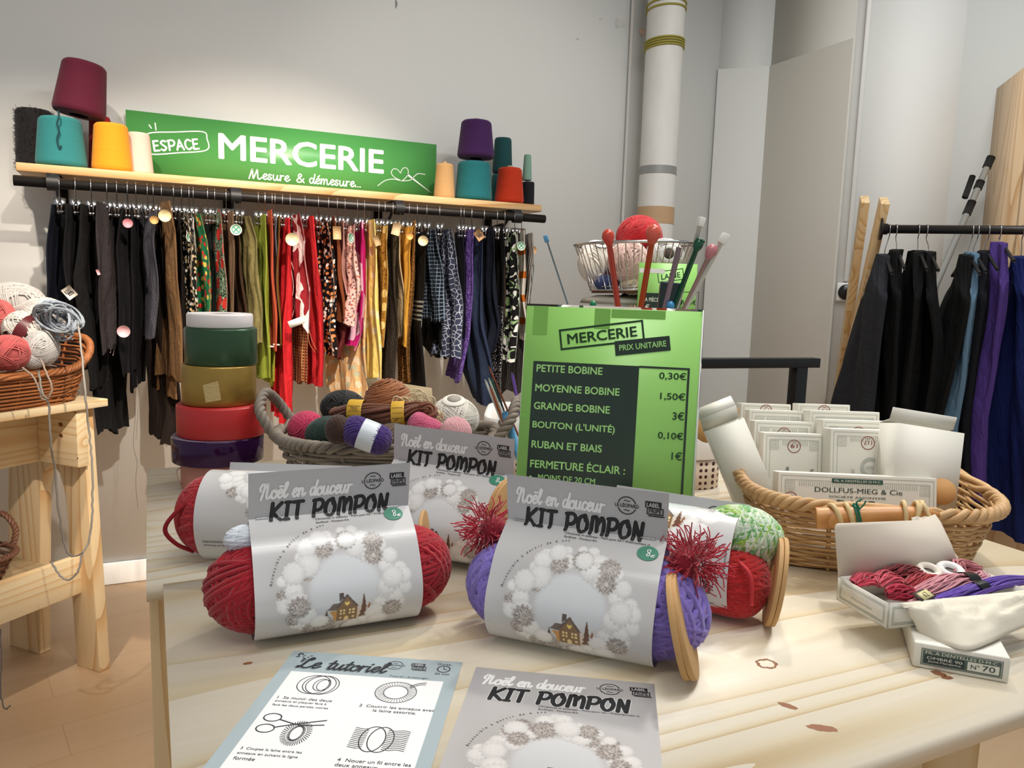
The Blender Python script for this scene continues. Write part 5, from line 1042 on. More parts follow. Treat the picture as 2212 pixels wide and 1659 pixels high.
for (xa, ya, xb, yb, txt) in ((756, 889, 787, 890, '7935'), (848, 894, 876, 893, None)):
    a_, b_ = atd(xa, ya, 1.118 if txt else 1.10), atd(xb, yb, 1.116 if txt else 1.10); M = zto(a_, b_-a_); L_ = np.linalg.norm(b_-a_)
    o = MB().lathe([(.0178, 0), (.0182, .001), (.0182, L_-.001), (.0178, L_)], 30, M).obj('paper_band', plain('#d9ab37', .5), t, True)
    d = unit(b_-a_); up = unit(np.cross(np.cross(d, CAMP-a_), d)); fwd = unit(up-0*d); n_ = unit(CAMP-(a_+b_)/2); n_ = unit(n_-d*(n_@d)); u2 = np.cross(n_, d)
    f = lambda V, a_=a_, d=d, n_=n_, u2=u2: a_+V[:, :1]*d+(n_*np.cos(V[:, 1:2]/.0184)+u2*np.sin(V[:, 1:2]/.0184))*.0186
    ln_ = [frame2d(.002, -.007, L_-.002, .009, .0007), rect2d(.002, .0005, L_-.002, .001)]
    if txt: ln_.append(fit(txt, L_*.25, .0022, L_*.5, .005))
    MB().flat(join2d(ln_), f).obj('band_print', plain('#5a4314', .6), o)
t = thing('twine_bundle', 'cream fringe of loose twine hanging beside the white cotton ball', 'twine', atd(905, 880, 1.13), YG); mb = MB()
for i in range(16):
    x, y = 890+RNG.normal()*14, 868+RNG.normal()*8; mb.tube(smooth_line([atd(x-12, y+14, 1.135), atd(x-4, y-4+RNG.normal()*4, 1.135), atd(x+14, y-6, 1.13), atd(x+22+RNG.normal()*8, y+14, 1.13)], 5), .0011, 5)
mb.obj('loops', plain('#e2d0ac', .9), t, True); mb = MB()
for i in range(22): x = 932+RNG.random()*22; y = 886+RNG.random()*16; mb.tube(smooth_line([atd(x, y, 1.10), atd(x+5+RNG.normal()*4, y+8, 1.095), atd(x-2, y+16, 1.10), atd(x+4+RNG.normal()*5, y+26, 1.095)], 4), .0010, 5)
mb.obj('fringe', plain('#e2d0ac', .9), t, True)
cpl = [atd(790, 816, 1.30), atd(932, 838, 1.26), atd(937, 905, 1.25), atd(808, 900, 1.28)]; n_ = unit(np.cross(cpl[1]-cpl[0], cpl[3]-cpl[0])); V = np.vstack([cpl, np.array(cpl)+n_*.0015])
t = thing('price_card', 'beige hand written card standing behind the caramel ball in the grey basket', 'card', cpl[3], None); MB().add(V, [[0, 1, 2, 3], [7, 6, 5, 4], [0, 4, 5, 1], [1, 5, 6, 2], [2, 6, 7, 3], [3, 7, 4, 0]]).obj('card', plain('#b5a17b', .7), t)
ex = unit(cpl[1]-cpl[0]); ey = np.cross(n_ if n_@(CAMP-cpl[0]) > 0 else -n_, ex); MB().flat(join2d([ribbon(A(*p), .0016) for p in ([(.012, -.022), (.017, -.009), (.022, -.024)], [(.014, -.017), (.021, -.018)], [(.027, -.010), (.025, -.022), (.031, -.022), (.026, -.017)], [(.038, -.010), (.035, -.022), (.042, -.022), (.036, -.017)])]), onplane(cpl[0]+(CAMP-cpl[0])*.002, ex, ey, .0)).obj('handwriting', plain('#5b503c', .7), t)

# white fabric box with a dotted lower part, behind the price sign
bc = atd(1292, 1000, 1.34); bc[2] = T+.0005; M = yawM(bc, -27)
t = thing('fabric_basket', 'white cloth storage basket with dotted lower half, behind the price sign', 'basket', bc)
tt = NT('polka_dots'); v = tt.obj(); vo = tt.n('TexVoronoi', {'Vector': tt.mapv(v, (1, 1, 1), (0, 0, .6)), 'Scale': 95., 'Randomness': 0.}, voronoi_dimensions='3D').outputs[0]
DOT = tt.out(tt.mix(tt.math('LESS_THAN', vo, .34), hexc('#e9d9c8'), hexc('#4a2c26')), .85)
def rbox(a, b, z0, z1, n=48, p=.35): q, _ = basket_pts(a, b, p, n); return [np.c_[q, np.full(n, z)] for z in (z0, z1)]
r1, r2 = rbox(.195, .10, 0, .055), rbox(.20, .105, .050, .105); w3 = rbox(.19, .095, .06, .10)
MB().grid(xf(M, np.array(r1)).reshape(2, 48, 3), False, True).add(xf(M, r1[0]), [list(range(48))]).obj('dotted_body', DOT, t, True, solid=.003)
MB().grid(xf(M, np.array([r2[0], r2[1], w3[1], w3[0]])).reshape(4, 48, 3), False, True).obj('white_cuff', plain('#ece8e1', .9, bump=.2, bs=60), t, True)

# jar of knitting needles behind the sign
jc = atd(1325, 1093, 1.10); jc[2] = T+.0005; JM = yawM(jc, -37); e = .003; mb = MB()
mb.span((-.10, -.04, 0), (.10, .04, e), JM).span((-.10, -.04, e), (.10, -.04+e, .15), JM).span((-.10, .04-e, e), (.10, .04, .15), JM).span((-.10, -.04+e, e), (-.10+e, .04-e, .15), JM).span((.10-e, -.04+e, e), (.10, .04-e, .15), JM)
tag(mb.obj('needle_box', plain('#d8d6d2', .5)), 'plain white box of knitting needles hidden behind the green price sign', 'box')
NG = 'knitting needles behind the price sign'
def needle(label, top, base, r, hx, head='ball', hr=.006, D=1.04, hhx=None, Db=1.08, ext=1.0):
    bx = top[0]+(base[0]-top[0])/(base[1]-top[1])*(1093-top[1]); q = atd(min(1400, max(1245, bx)), 1093, 1.10); q[2] = T+.006; p = atd(*top, 1.08); d = unit(p-q); t = thing('knitting_needle', label, 'knitting needle', q, NG); gl = plain(hx, .2)
    MB().tube([q, q+(p-q)*.5, p], r, 10).obj('shaft', gl, t, True); M = zto(p, d); hm = plain(hhx or hx, .15)
    if head == 'ball': MB().lathe([(r, -hr*1.4), (hr*.6, -hr), (hr, 0), (hr*.85, hr*.7), (hr*.4, hr*1.15), (0, hr*1.25)], 20, M).obj('head', hm, t, True)
    elif head == 'box': MB().box((0, 0, 0), (hr*1.5, hr*1.5, hr*2.3), M).obj('head', hm, t, bevel=.001)
    elif head == 'crown':
        mb = MB(); mb.lathe([(r, -hr*1.6), (hr*.9, -hr*.8), (hr, 0), (hr*.9, hr*.3), (0, hr*.3)], 12, M)
        for i in range(6): mb.ball((hr*.75*math.cos(i*1.05), hr*.75*math.sin(i*1.05), hr*.5), hr*.34, M, 8, 6)
        mb.obj('head', hm, t, True)
    return t
needle('slim blue grey needle with a blue head leaning left', (1180, 516), (1228, 660), .0012, '#7f97a6', 'box', .0042, hhx='#5f9cc4', ext=1.25)
needle('coral red needle with a red ball head, upright', (1314, 512), (1335, 660), .0042, '#d2493b', 'ball', .0092, D=1.0)
needle('orange red needle with a long coral ball head', (1411, 505), (1385, 660), .0042, '#c64a1c', 'ball', .0110, D=1.0, hhx='#d8604c')
needle('mauve flat needle standing upright in front of the small wool sign', (1467, 535), (1437, 660), .0040, '#9a8494', 'none', D=1.0)
needle('pale grey needle with a white square head, tallest of the right hand group', (1514, 480), (1462, 665), .0030, '#cfd2cc', 'box', .0060, hhx='#e6e6e1', D=1.02)
needle('dark green needle with a knobbly crown head', (1509, 525), (1465, 640), .0038, '#14543c', 'crown', .0075, D=1.0)
needle('dusty pink needle with a rose ball head', (1536, 543), (1480, 660), .0030, '#b28f8d', 'ball', .0088, D=1.02, hhx='#c47e85')
needle('white needle with a square white head, furthest right', (1563, 516), (1480, 660), .0036, '#d6d6d0', 'box', .0068, hhx='#e9e9e4', D=1.02)
needle('short needle showing only its green ball head over the sign', (1281, 659), (1285, 760), .0016, '#3a7a5e', 'ball', .0050, D=1.0, hhx='#1c8159')
needle('needle showing only its shiny blue ball head over the sign', (1448, 662), (1440, 760), .0020, '#6f8a9c', 'ball', .0062, D=.99, hhx='#4391c6')
ka, kb = atd(1450, 610, 1.09), atd(1395, 1093, 1.10); kb[2] = T+.006; tag(MB().bar(kb, ka, .031, .012, unit(f_*A(1, 1, 0))).obj('needle_case', plain('#17282a', .25), bevel=.002), 'dark green plastic needle case standing behind the price sign', 'case', NG)
for lab, top, base, r, hx in (('brown crochet hook longest in the bundle left of the sign', (1056, 792), (1128, 960), .0016, '#8b4c33'), ('white crochet hook at the outer left of the bundle', (1048, 820), (1118, 1000), .0018, '#d9ddd6'), ('pale mint hook second in the bundle', (1056, 817), (1120, 985), .0018, '#cfe0d3'),
    ('dark green hook in the middle of the bundle', (1060, 817), (1122, 970), .0015, '#1d4d3c'), ('rust brown hook lying low in the bundle', (1059, 836), (1120, 1000), .0017, '#a2512f'), ('purple hook standing apart from the bundle, close to the sign edge', (1106, 805), (1140, 980), .0024, '#7a56b8')):
    p, q = atd(*top, 1.16), atd(*base, 1.20); d = unit(p-q); q = p+(q-p)*1.05; t = thing('crochet_hook', lab, 'crochet hook', q, 'crochet hooks left of the price sign'); MB().tube([q, q+(p-q)*.6, p-d*.006, p], [r, r, r, r*.55], 8).obj('shaft', plain(hx, .3), t, True)
p, q = atd(1090, 890, 1.12), atd(1124, 990, 1.14); d = unit(p-q); t = thing('crochet_hook', 'blue handled hook in front of the bundle left of the sign', 'crochet hook', q, 'crochet hooks left of the price sign'); MB().tube([q, p-d*.004, p], [.0062, .0062, .004], 10).obj('handle', plain('#5ba0cf', .3), t, True); MB().tube([p, p+d*.05], .0012, 6).obj('shaft', plain('#1d2e38', .3), t, True)

# ================================================================ chrome wire basket on a stand
WD = 1.92; wc = atd(1371, 600, WD); wz0, wz1 = 1.168, 1.288; WB, WT = .110, .150
t = thing('wire_basket_stand', 'chrome wire basket on a pole with wool balls, behind the price sign', 'display stand', (wc[0], wc[1], 0))
WM = yawM((wc[0], wc[1], wz0), 25, 0, 0); WM[:3, :3] = np.array(Matrix.Rotation(math.radians(-2.2), 3, Vector(f_)))@WM[:3, :3]
th = np.linspace(0, 2*PI, 64, endpoint=False); ring = lambda r, z: xf(WM, np.c_[r*np.cos(th), r*np.sin(th), np.full(64, z)])
mb = MB(); mb.tube(ring(WT, .115), .0036, 8, True); mb.tube(ring(WB, .004), .0030, 8, True); mb.tube(ring(WB+.004, .012), .0014, 6, True)
for i in range(48): a = i/48*2*PI; mb.tube(xf(WM, [(WT*math.cos(a), WT*math.sin(a), .115), (WB*math.cos(a), WB*math.sin(a), .004)]), .0013, 5)
mb.obj('wire_basket', CHROME, t, True)
MB().lathe([(0, -.004), (.107, -.004), (.108, .004), (0, .005)], 40, WM).obj('tray', plain('#6b4630', .5), t, True)
mb = MB(); mb.tube([A(wc[0], wc[1], .02), A(wc[0], wc[1], wz0-.003)], .011, 14); mb.obj('pole', CHROME, t, True)
MB().lathe([(0, 0), (.19, 0), (.19, .012), (.03, .02), (0, .02)], 40, yawM((wc[0], wc[1], .0005), 0)).obj('foot', CHROME, t, True)
kb = atd(1352, 644, WD); mb = MB(); mb.tube([A(wc[0], wc[1], kb[2]), kb-r0*.0], .004, 8); mb.ball(atd(1350, 645, WD-.02), (.012, .012, .014)); mb.obj('knob', BLACK, t, True)
mb = MB(); lc = A(wc[0]-.05, wc[1]+.0, 1.135); MB().lathe([(0, .022), (.05, .020), (.085, .012), (.093, 0), (0, -.002)], 36, yawM(lc, 0)).obj('lower_tray', plain('#8d8a80', .4), t, True)
WG = 'wool balls in the chrome wire basket'
def wball(lab, px, py, dD, *a, **k): return ball(lab, px, py, WD+dD, *a, group=WG, **k)
wball('white thread ball with a dark hole on top, left in the wire basket', 1286, 566, .0, 38, 46, '#e6e2da', r=.0014, n=90, hole=(-.05, -.5, 1), var=.05)
wball('beige thread ball low at the left of the wire basket', 1304, 596, .03, 24, 22, '#d7bb93', r=.0012, n=90, var=.05)
wball('fluffy bright red ball on top of the wire basket', 1381, 512, .03, 48, 44, '#b91019', r=.0032, n=110, var=.2)
wball('pale pink ball of thin yarn in the middle of the wire basket', 1357, 566, -.06, 44, 46, '#e3c2b8', r=.0011, n=130, var=.05)
wball('white thread ball with a hole facing front, right in the wire basket', 1435, 555, -.02, 42, 40, '#e6e5e2', r=.0013, n=90, hole=(-.40, -.9, .12), var=.04)
wball('small navy blue ball at the bottom of the wire basket', 1311, 612, -.05, 26, 18, '#263768', r=.0015, n=60)
wball('small magenta ball squeezed in the middle of the wire basket', 1327, 592, -.02, 22, 18, '#6f1f44', r=.0015, n=60)
wball('cream ball at the bottom under the pale pink one', 1366, 615, -.06, 27, 22, '#e3cdb0', r=.0011, n=80, var=.05)
# small green wool sign clipped on it
a_, b_ = atd(1381, 567, WD-.17), atd(1507, 565, WD-.17); ex = unit(b_-a_)*A(1, 1, 0); ex = unit(ex); Lw = np.linalg.norm(b_-a_); o = a_-A(0, 0, .20); Ms = frame(o, ex); Ms2 = Ms.copy(); Ms2[:3, 1], Ms2[:3, 2] = Ms[:3, 2], -Ms[:3, 1]
t = thing('wool_sign', 'small green wool price sign in front of the wire basket', 'sign', o)
MB().span((0, 0, -.0015), (Lw, .20, 0), Ms2).obj('green_paper', plain('#95cf6c', .45), t); MB().span((Lw*.2, .02, -.004), (Lw*.3, .10, -.0018), Ms2).obj('clip', CHROME, t); MB().bar(xf(Ms2, [(Lw*.25, .05, -.003)])[0], A(wc[0], wc[1], xf(Ms2, [(Lw*.25, .05, -.003)])[0][2]), .008, .008).obj('bracket', CHROME, t)
wf = lambda e: (lambda V: o+V[:, :1]*ex+V[:, 1:2]*A(0, 0, 1)-unit(np.cross(A(0, 0, 1), ex))*e); hgt = .20
q = lambda px, py: ((lambda P: ((P-o)@ex, P[2]-o[2]))(atP(px, py, o, np.cross(A(0, 0, 1), ex))))
x0_, y0_ = q(1422, 611); x1_, y1_ = q(1476, 582); c_ = A(x0_, y0_)
MB().flat(join2d([rot2d(frame2d(x0_, y0_, x0_+.060, y0_+.026, .0018), c_, 9), rot2d(fit('LAINE', x0_+.008, y0_+.006, .044, .0125, .015), c_, 9), rect2d(*q(1509, 638), q(1511, 638)[0], q(1511, 679)[1]) if False else frame2d(*q(1468, 700), *q(1512-2, 631), .0014)]), wf(.0004)).obj('heading', DKG, t)
MB().flat(rect2d(*q(1383, 700), *q(1446, 634)), wf(.0003)).obj('dark_panel', DK, t)
xa, ya = q(1389, 651); xb, yb = q(1423, 641); MB().flat(join2d([fit('LA PIÈCE', xa, ya, xb-xa, .0115, .015), fit('1€', xa, q(1389, 668)[1], .015, .012, .015)]), wf(.0008)).obj('items', plain('#e4efd8', .5), t)
xa, ya = q(1469, 659); MB().flat(join2d([fit('PAR 2,5€', xa-.012, ya, .048, .0125, .015)]), wf(.0008)).obj('prices', DKG, t)
MB().flat(rect2d(*q(1381, 589), *q(1436, 581)), wf(.0009)).obj('white_strip', WPRINT, t)

# ================================================================ tan wicker basket full of thread boxes
BC = A(.826, .694, T+.001); BM_ = yawM(BC, -36)
t = thing('wicker_basket', 'tan wicker basket holding cream thread boxes at the right of the table', 'basket', BC)
zb = lambda q: 1+.04*np.cos(2*q)+.42*np.exp(-((q-2.55)/.42)**2)
wicker_body(BM_, .118, .130, .142, .154, .084, 22, 15, .0023, .42, zb, WICK_TAN, t, 1.); wicker_rim(BM_, .146, .158, .086, .0042, 20, .42, zb, WICK_TAN, t)
pl, pr_ = atd(1762, 1119, .835), atd(2030, 1112, .80); d = pr_-pl; Lp = np.linalg.norm(d)
t = thing('basket_peg', 'round wooden peg tied across the front rim of the tan basket', 'peg', pl); MB().lathe([(0, 0), (.0112, 0), (.0112, 0), (.0118, .001), (.0118, .002), (.0112, Lp*.6), (.0095, Lp*.84), (.0025, Lp), (0, Lp)], 24, zto(pl, d)).obj('wood', wood('peg_wood', '#d59a5c', '#c98b4e', '#a86d38', 2, 1.), t, True)
def wrap(x, y, D, r, hx, name='cane_tie', w_=.0022, tl=0.2):
    c = pl+d*((x-1762)/268.); a = np.linspace(0, 2*PI, 26, endpoint=False); M = zto(c, unit(d)+RNG.normal(size=3)*tl); MB().tube(xf(M, np.c_[r*np.cos(a), r*1.25*np.sin(a), np.zeros(26)]), w_, 8, True).obj(name, plain(hx, .6), t, True)
for x, hx, w_ in ((1806, '#dcc291', .0026), (1838, '#dcc291', .0026), (1955, '#dcc291', .0024), (1976, '#dcc291', .0022), (1987, '#dcc291', .0022), (2000, '#dcc291', .0022)): wrap(x, 0, 0, .0118, hx, w_=w_)
for x in (1853, 1858): wrap(x, 0, 0, .0115, '#1f6f57', 'green_thread', .0012, .1)
mb = MB()
for qd in (((1858, 1100), (1850, 1086), (1862, 1078)), ((1856, 1100), (1866, 1090), (1870, 1082)), ((1857, 1100), (1842, 1094), (1846, 1088))): mb.tube(smooth_line([atd(x, y, .80) for x, y in qd], 5), .0009, 5)
mb.obj('thread_tails', plain('#1f6f57', .8), t, True)
BOXW = plain('#e8e5da', .6, name='box_card'); BXG = 'thread boxes in the tan basket'; LGREY = plain('#bfc3ba', .6); RPR = plain('#8f3b2e', .6); DGR = plain('#33483f', .5)
def pbox(label, c_top, w_, h, th, yw, tilt, roll_=0., pr=None, group=BXG, land=False, bottom=None):
    """box standing on end; c_top = middle of its front top edge"""
    M = yawM((0, 0, 0), yw)@np.block([[np.array(Matrix.Rotation(math.radians(roll_), 3, 'Y')@Matrix.Rotation(math.radians(-tilt), 3, 'X')), np.zeros((3, 1))], [np.zeros((1, 3)), np.ones((1, 1))]])
    o = np.asarray(c_top)-M[:3, 2]*h; M[:3, 3] = o; t = thing('thread_box', label, 'box', o, group)
    MB().span((-w_/2, 0, 0), (w_/2, th, h), M).obj('carton', BOXW, t, bevel=.0012)
    f = lambda e: (lambda V: o+V[:, :1]*M[:3, 0]+V[:, 1:2]*M[:3, 2]-M[:3, 1]*e)
    m = .006; L = [frame2d(-w_/2+m*.6, m*.6, w_/2-m*.6, h-m*.6, .0007), frame2d(-w_/2+m*1.4, m*1.4, w_/2-m*1.4, h-m*1.4, .0007)]
    for sx_ in (-1, 1):
        for q_ in (0, .002, .004): L.append(frame2d(sx_*(w_/2-.014)-.006+q_, h-.022+q_, sx_*(w_/2-.014)+.006-q_, h-.010-q_, .0006))
    nb = int((w_-.045)/.0026)
    for i in range(nb): x = -(w_-.05)/2+i*.0026; L.append(rect2d(x, h-.016, x+.0009, h-.010))
    MB().flat(join2d(L), f(.0003)).obj('border_print', LGREY, t)
    if pr: pr(t, f, w_, h)
    return t
def pr_num(num, cy=None):
    def g(t, f, w_, h):
        y = h-.017 if cy is None else cy; L = [ribbon(disc2d(0, y, .0082)[0], .0009, 1, True, False)]; V, F = fit(num, -.0045 if len(num) == 2 else -.005, -.003, .009 if len(num) == 2 else .010, .0052, .01); L.append((-V+A(0, y), F)); V, F = fit('Art', -.0025, -.0065, .005, .0024); L.append((-V+A(0, y-.0002), F)); MB().flat(join2d(L), f(.0005)).obj('number_print', RPR, t)
    return g
def pr_side(num, lines):
    g0 = pr_num(num)
    def g(t, f, w_, h):
        g0(t, f, w_, h); L = []
        for s, x, y, l_, hh in lines: L.append(rot2d(fit(s, x, y, l_, hh, .008), A(x, y), 90))
        MB().flat(join2d(L), f(.0006)).obj('lettering', DGR, t)
    return g
def topc(xa, xb, y, D): return atd((xa+xb)/2, y, D)
LN19 = [('DOLLFUS-MIEG & Cie', -.004, .03, .078, .0055), ('SOCIÉTÉ ANONYME', .004, .03, .060, .003), ('MULHOUSE-BELFORT-PARIS', .027, .03, .072, .004)]
pbox('nearest of the left row of cream boxes, red circled number upside down near its top', topc(1650, 1782, 936, 1.0), .080, .14, .024, -27, 8, pr=pr_side('19', [('DOLLFUS-MIEG & Cie', -.006, .026, .070, .0055), ('SOCIÉTÉ ANONYME', .004, .03, .055, .0030), ('BELFORT-PARIS', .026, .036, .058, .0042)]))
pbox('second cream box from the front in the left row, clear red circled number upside down', topc(1630, 1758, 910, 1.03), .080, .14, .024, -27, 8, pr=pr_num('19'))
pbox('third cream box of the left row, only its grey frame print showing', topc(1620, 1738, 886, 1.06), .077, .145, .024, -27, 8)
pbox('last cream box of the left row, number half hidden at its top edge', topc(1602, 1708, 872, 1.09), .071, .145, .024, -27, 8, pr=pr_num('19', .135))
pbox('nearest of the right row of cream boxes, round grey seal and a three digit number', topc(1795, 1956, 928, .97), .094, .14, .028, -27, 8, pr=lambda t, f, w_, h: (pr_num('117')(t, f, w_, h), MB().flat(join2d([ribbon(disc2d(.004, h-.048, .0105)[0], .0042, 1, True, False), fit('DMC', -.002, h-.051, .012, .005)]), f(.0005)).obj('seal', LGREY, t), MB().flat(join2d([rot2d(fit('DOLLFUS-MIEG', .03, h-.105, .055, .006), A(.03, h-.105), 90), rot2d(fit('SOCIÉTÉ', .020, h-.105, .03, .003), A(.020, h-.105), 90), rot2d(fit('MULHOUSE', -.016, h-.09, .04, .004), A(-.016, h-.09), 90)]), f(.0006)).obj('lettering', LGREY, t)))
pbox('second cream box of the right row, number peeking over the nearest one', topc(1778, 1932, 908, 1.0), .094, .14, .026, -27, 8, pr=pr_num('117'))
pbox('third cream box of the right row with plain top', topc(1750, 1900, 888, 1.03), .094, .145, .026, -27, 8)
pbox('last cream box of the right row, red number at its top edge', topc(1725, 1836, 873, 1.06), .072, .145, .024, -27, 8, pr=pr_num('19', .135))
def pr_front(t, f, w_, h):
    MB().flat(rect2d(-.030, h-.0105, .030, h-.0052), f(.0005)).obj('banner', plain('#2f5a4d', .5), t); MB().flat(fit('FIL A DENTELLES D·M·C', -.027, h-.0091, .054, .0026, .01), f(.0009)).obj('banner_text', plain('#e8e8de', .5), t)
    MB().flat(join2d([fit('DOLLFUS-MIEG & Cie', -.050, h-.0222, .103, .0058, .006), fit('SOCIÉTÉ ANONYME', -.033, h-.0283, .067, .0030, .006), fit('D·M·C', -.024, h-.0392, .045, .0085, .012), fit('MULHOUSE-BELFORT-PARIS', -.03, h-.046, .06, .003)]), f(.0006)).obj('lettering', DGR, t)
    y = h-.032; V, F = fit('19', -.0045, -.003, .009, .0052, .01); MB().flat(join2d([ribbon(disc2d(-w_/2+.015, y, .0082)[0], .0009, 1, True, False), rot2d((V+A(-w_/2+.015, y), F), A(-w_/2+.015, y), -90)]), f(.0006)).obj('number_print', RPR, t)
pbox('wide cream box lying lengthwise in front of the others, green banner across its top', topc(1684, 2020, 1026, .918), .187, .098, .024, -29, 10, pr=pr_front)
def openbox(label, c, w_, h, th, yw, tilt, roll_, flap, circ):
    M = yawM((0, 0, 0), yw)@np.block([[np.array(Matrix.Rotation(math.radians(roll_), 3, 'Y')@Matrix.Rotation(math.radians(-tilt), 3, 'X')), np.zeros((3, 1))], [np.zeros((1, 3)), np.ones((1, 1))]]); o = np.asarray(c)-M[:3, 2]*h; M[:3, 3] = o
    t = thing('open_box', label, 'box', o, 'opened empty boxes in the tan basket'); e = .0012; mb = MB(); mb.span((-w_/2, 0, 0), (w_/2, e, h), M).span((-w_/2, th-e, 0), (w_/2, th, h), M).span((-w_/2, e, 0), (-w_/2+e, th-e, h), M).span((w_/2-e, e, 0), (w_/2, th-e, h), M).span((-w_/2, 0, 0), (w_/2, th, e), M); mb.obj('carton', BOXW, t)
    Q = M.copy(); Q[:3, 3] = xf(M, [(0, 0 if flap < 0 else th, h)])[0]; Q[:3, :3] = Q[:3, :3]@np.array(Matrix.Rotation(math.radians(flap), 3, 'X')); fb = MB(); fb.span((-w_/2, 0, 0), (w_/2, e, .020), Q); Q2 = Q.copy(); Q2[:3, 3] = xf(Q, [(0, 0, .020)])[0]; Q2[:3, :3] = Q[:3, :3]@np.array(Matrix.Rotation(math.radians(-62), 3, 'X')); fb.span((-w_/2, 0, 0), (w_/2, e, .016), Q2); fb.obj('flap', BOXW, t)
    f = lambda V: o+V[:, :1]*M[:3, 0]+V[:, 1:2]*M[:3, 2]-M[:3, 1]*.0004; MB().flat(disc2d(circ[0], circ[1], .010), f).obj('thumb_hole', plain('#b9b6aa', .8), t)
openbox('narrow opened box leaning left at the left end of the tan basket', atd(1567, 918, .97), .050, .125, .028, -27, 10, -24, 30, (0, .035))
openbox('wider opened box leaning right at the right end of the tan basket', atd(2014, 925, .93), .086, .125, .040, -20, 10, 8, 78, (.014, .040))
for lab, px, py, D, r in (('orange round card half hidden behind the left row of boxes', 1604, 915, 1.10, .022), ('orange round card at the far left edge behind the narrow box', 1530, 925, 1.03, .020), ('small orange round card beside the wide front box', 2034, 1062, .922, .016)):
    c = atd(px, py, D); M = zto(c, -ray(px, py)); t = tag(MB().lathe([(0, 0), (r, 0), (r, .001), (0, .001)], 30, M).obj('round_card', plain('#e0ac70', .7)), lab, 'card', 'round cards in the tan basket')

# ================================================================ flat box below and the opened box of threads
lo = atz(1970, 1440, T); le = unit(atz(2172, 1477, T)-lo); LB = frame(lo+A(0, 0, .0004), le); LH, LW, LL = .0225, .0725, .16
t = thing('thread_box', 'flat cream box with dark green number label lying under the opened thread box', 'box', lo); MB().span((0, 0, 0), (LW, LL, LH), LB).obj('carton', BOXW, t, bevel=.0015)
lf = lambda e: (lambda V: LB[:3, 3]+V[:, :1]*LB[:3, 0]+V[:, 1:2]*LB[:3, 2]-LB[:3, 1]*e)
lw_, y0, y1 = LW, .0035, .0185; GD = plain('#4f6258', .5); GDD = plain('#26383a', .5); CR = plain('#e2e2d6', .6)
lab_ = MB().flat(join2d([frame2d(.006, y0, lw_-.005, y1, .0006), rect2d(.0072, y0+.0012, lw_-.0062, y1-.0012)]), lf(.0003)).obj('label', GD, t)
MB().flat(rect2d(.0085, y0+.0022, .0395, y0+.0098), lf(.0005)).obj('colour_panel', GDD, lab_); MB().flat(rect2d(.0415, y0+.0022, lw_-.0075, y0+.0098), lf(.0005)).obj('number_panel', CR, lab_)
MB().flat(join2d([fit('FIL A DENTELLES D·M·C', .0092, y0+.0108, .054, .0026, .006), fit('OMBRÉ 90', .0105, y0+.0062, .027, .0030, .006), fit('Jaune-Mandarine', .0115, y0+.0030, .025, .0024)]), lf(.0008)).obj('lettering', CR, lab_); MB().flat(join2d([fit('N°', .044, y0+.0040, .0065, .0040), fit('70', .0525, y0+.0038, .0095, .0048)]), lf(.0008)).obj('number', GDD, lab_)
ox, oy_ = A(math.cos(math.radians(-10)), math.sin(math.radians(-10)), 0), None; OB = frame(A(.592, .4415, T+LH+.0015), ox); OW, OD, OH = .16, .068, .0235
t = thing('open_thread_box', 'opened cream box of pink red and purple embroidery threads, lid standing up', 'box', OB[:3, 3]); e = .0013
mb = MB(); mb.span((0, 0, 0), (OW, OD, e), OB).span((0, 0, 0), (OW, e, OH), OB).span((0, OD-e, 0), (OW, OD, OH), OB).span((0, 0, 0), (e, OD, OH), OB).span((OW-e, 0, 0), (OW, OD, OH), OB); mb.obj('tray', BOXW, t)
fl = lambda e_: (lambda V: xf(OB, np.c_[np.full(len(V), -e_), OD-V[:, 0], V[:, 1]])); L = [frame2d(.004, .003, OD-.004, OH-.003, .0005), frame2d(.0055, .0045, OD-.0055, OH-.0045, .0005), fit('IMPORTATION INTERDITE', .020, .009, .028, .0018)]
MB().flat(join2d(L), fl(.0003)).obj('side_print', plain('#9aa39a', .6), t); ff = lambda V: xf(OB, np.c_[V[:, 0], np.full(len(V), -.0003), V[:, 1]]); MB().flat(join2d([frame2d(.004, .003, OW-.004, OH-.003, .0005), frame2d(.0055, .0045, OW-.0055, OH-.0045, .0005)]), ff).obj('front_print', plain('#9aa39a', .6), t)
LD = OB.copy(); LD[:3, 3] = xf(OB, [(0, OD, OH)])[0]; LD[:3, :3] = OB[:3, :3]@np.array(Matrix.Rotation(math.radians(90-14), 3, 'X'))
LP = [(0, 0), (0, .046), (.0012, .0495), (.004, .051), (.105, .049), (.122, .054), (.128, .046), (.139, .022), (.146, 0)]; MB().prism([(x, y) for x, y in LP][::-1], 0, .0012, LD).obj('lid', plain('#ded3c4', .7, bump=.15, bs=40), t)
n1, n2 = 34, 14; G = np.zeros((n2, n1, 3)); rg = np.random.default_rng(3)
tr = [xf(OB, [(x, -.0015, OH+.001)])[0] for x in np.linspace(.008, OW+.03, n1)]; bt = smooth_line([atz(1985, 1372, T+.020), atz(2040, 1395, T+.022)+A(0, 0, .001), atz(2092, 1404, T+.0245), atz(2140, 1388, T+.026), atz(2200, 1360, T+.026), atz(2290, 1330, T+.026)], 7)
bi = np.linspace(0, len(bt)-1, n1).astype(int); crz = rg.normal(size=(n2, n1)); 
for _ in range(2): crz = (crz+np.roll(crz, 1, 1)+np.roll(crz, 1, 0)+np.roll(crz, -1, 1))/2.6
for i in range(n2):
    k = i/(n2-1)
    for j in range(n1): G[i, j] = np.array(tr[j])*(1-k)+bt[bi[j]]*k+A(0, 0, .006*math.sin(PI*k)+crz[i, j]*.0030*math.sin(PI*min(1, k*1.2+.05)))
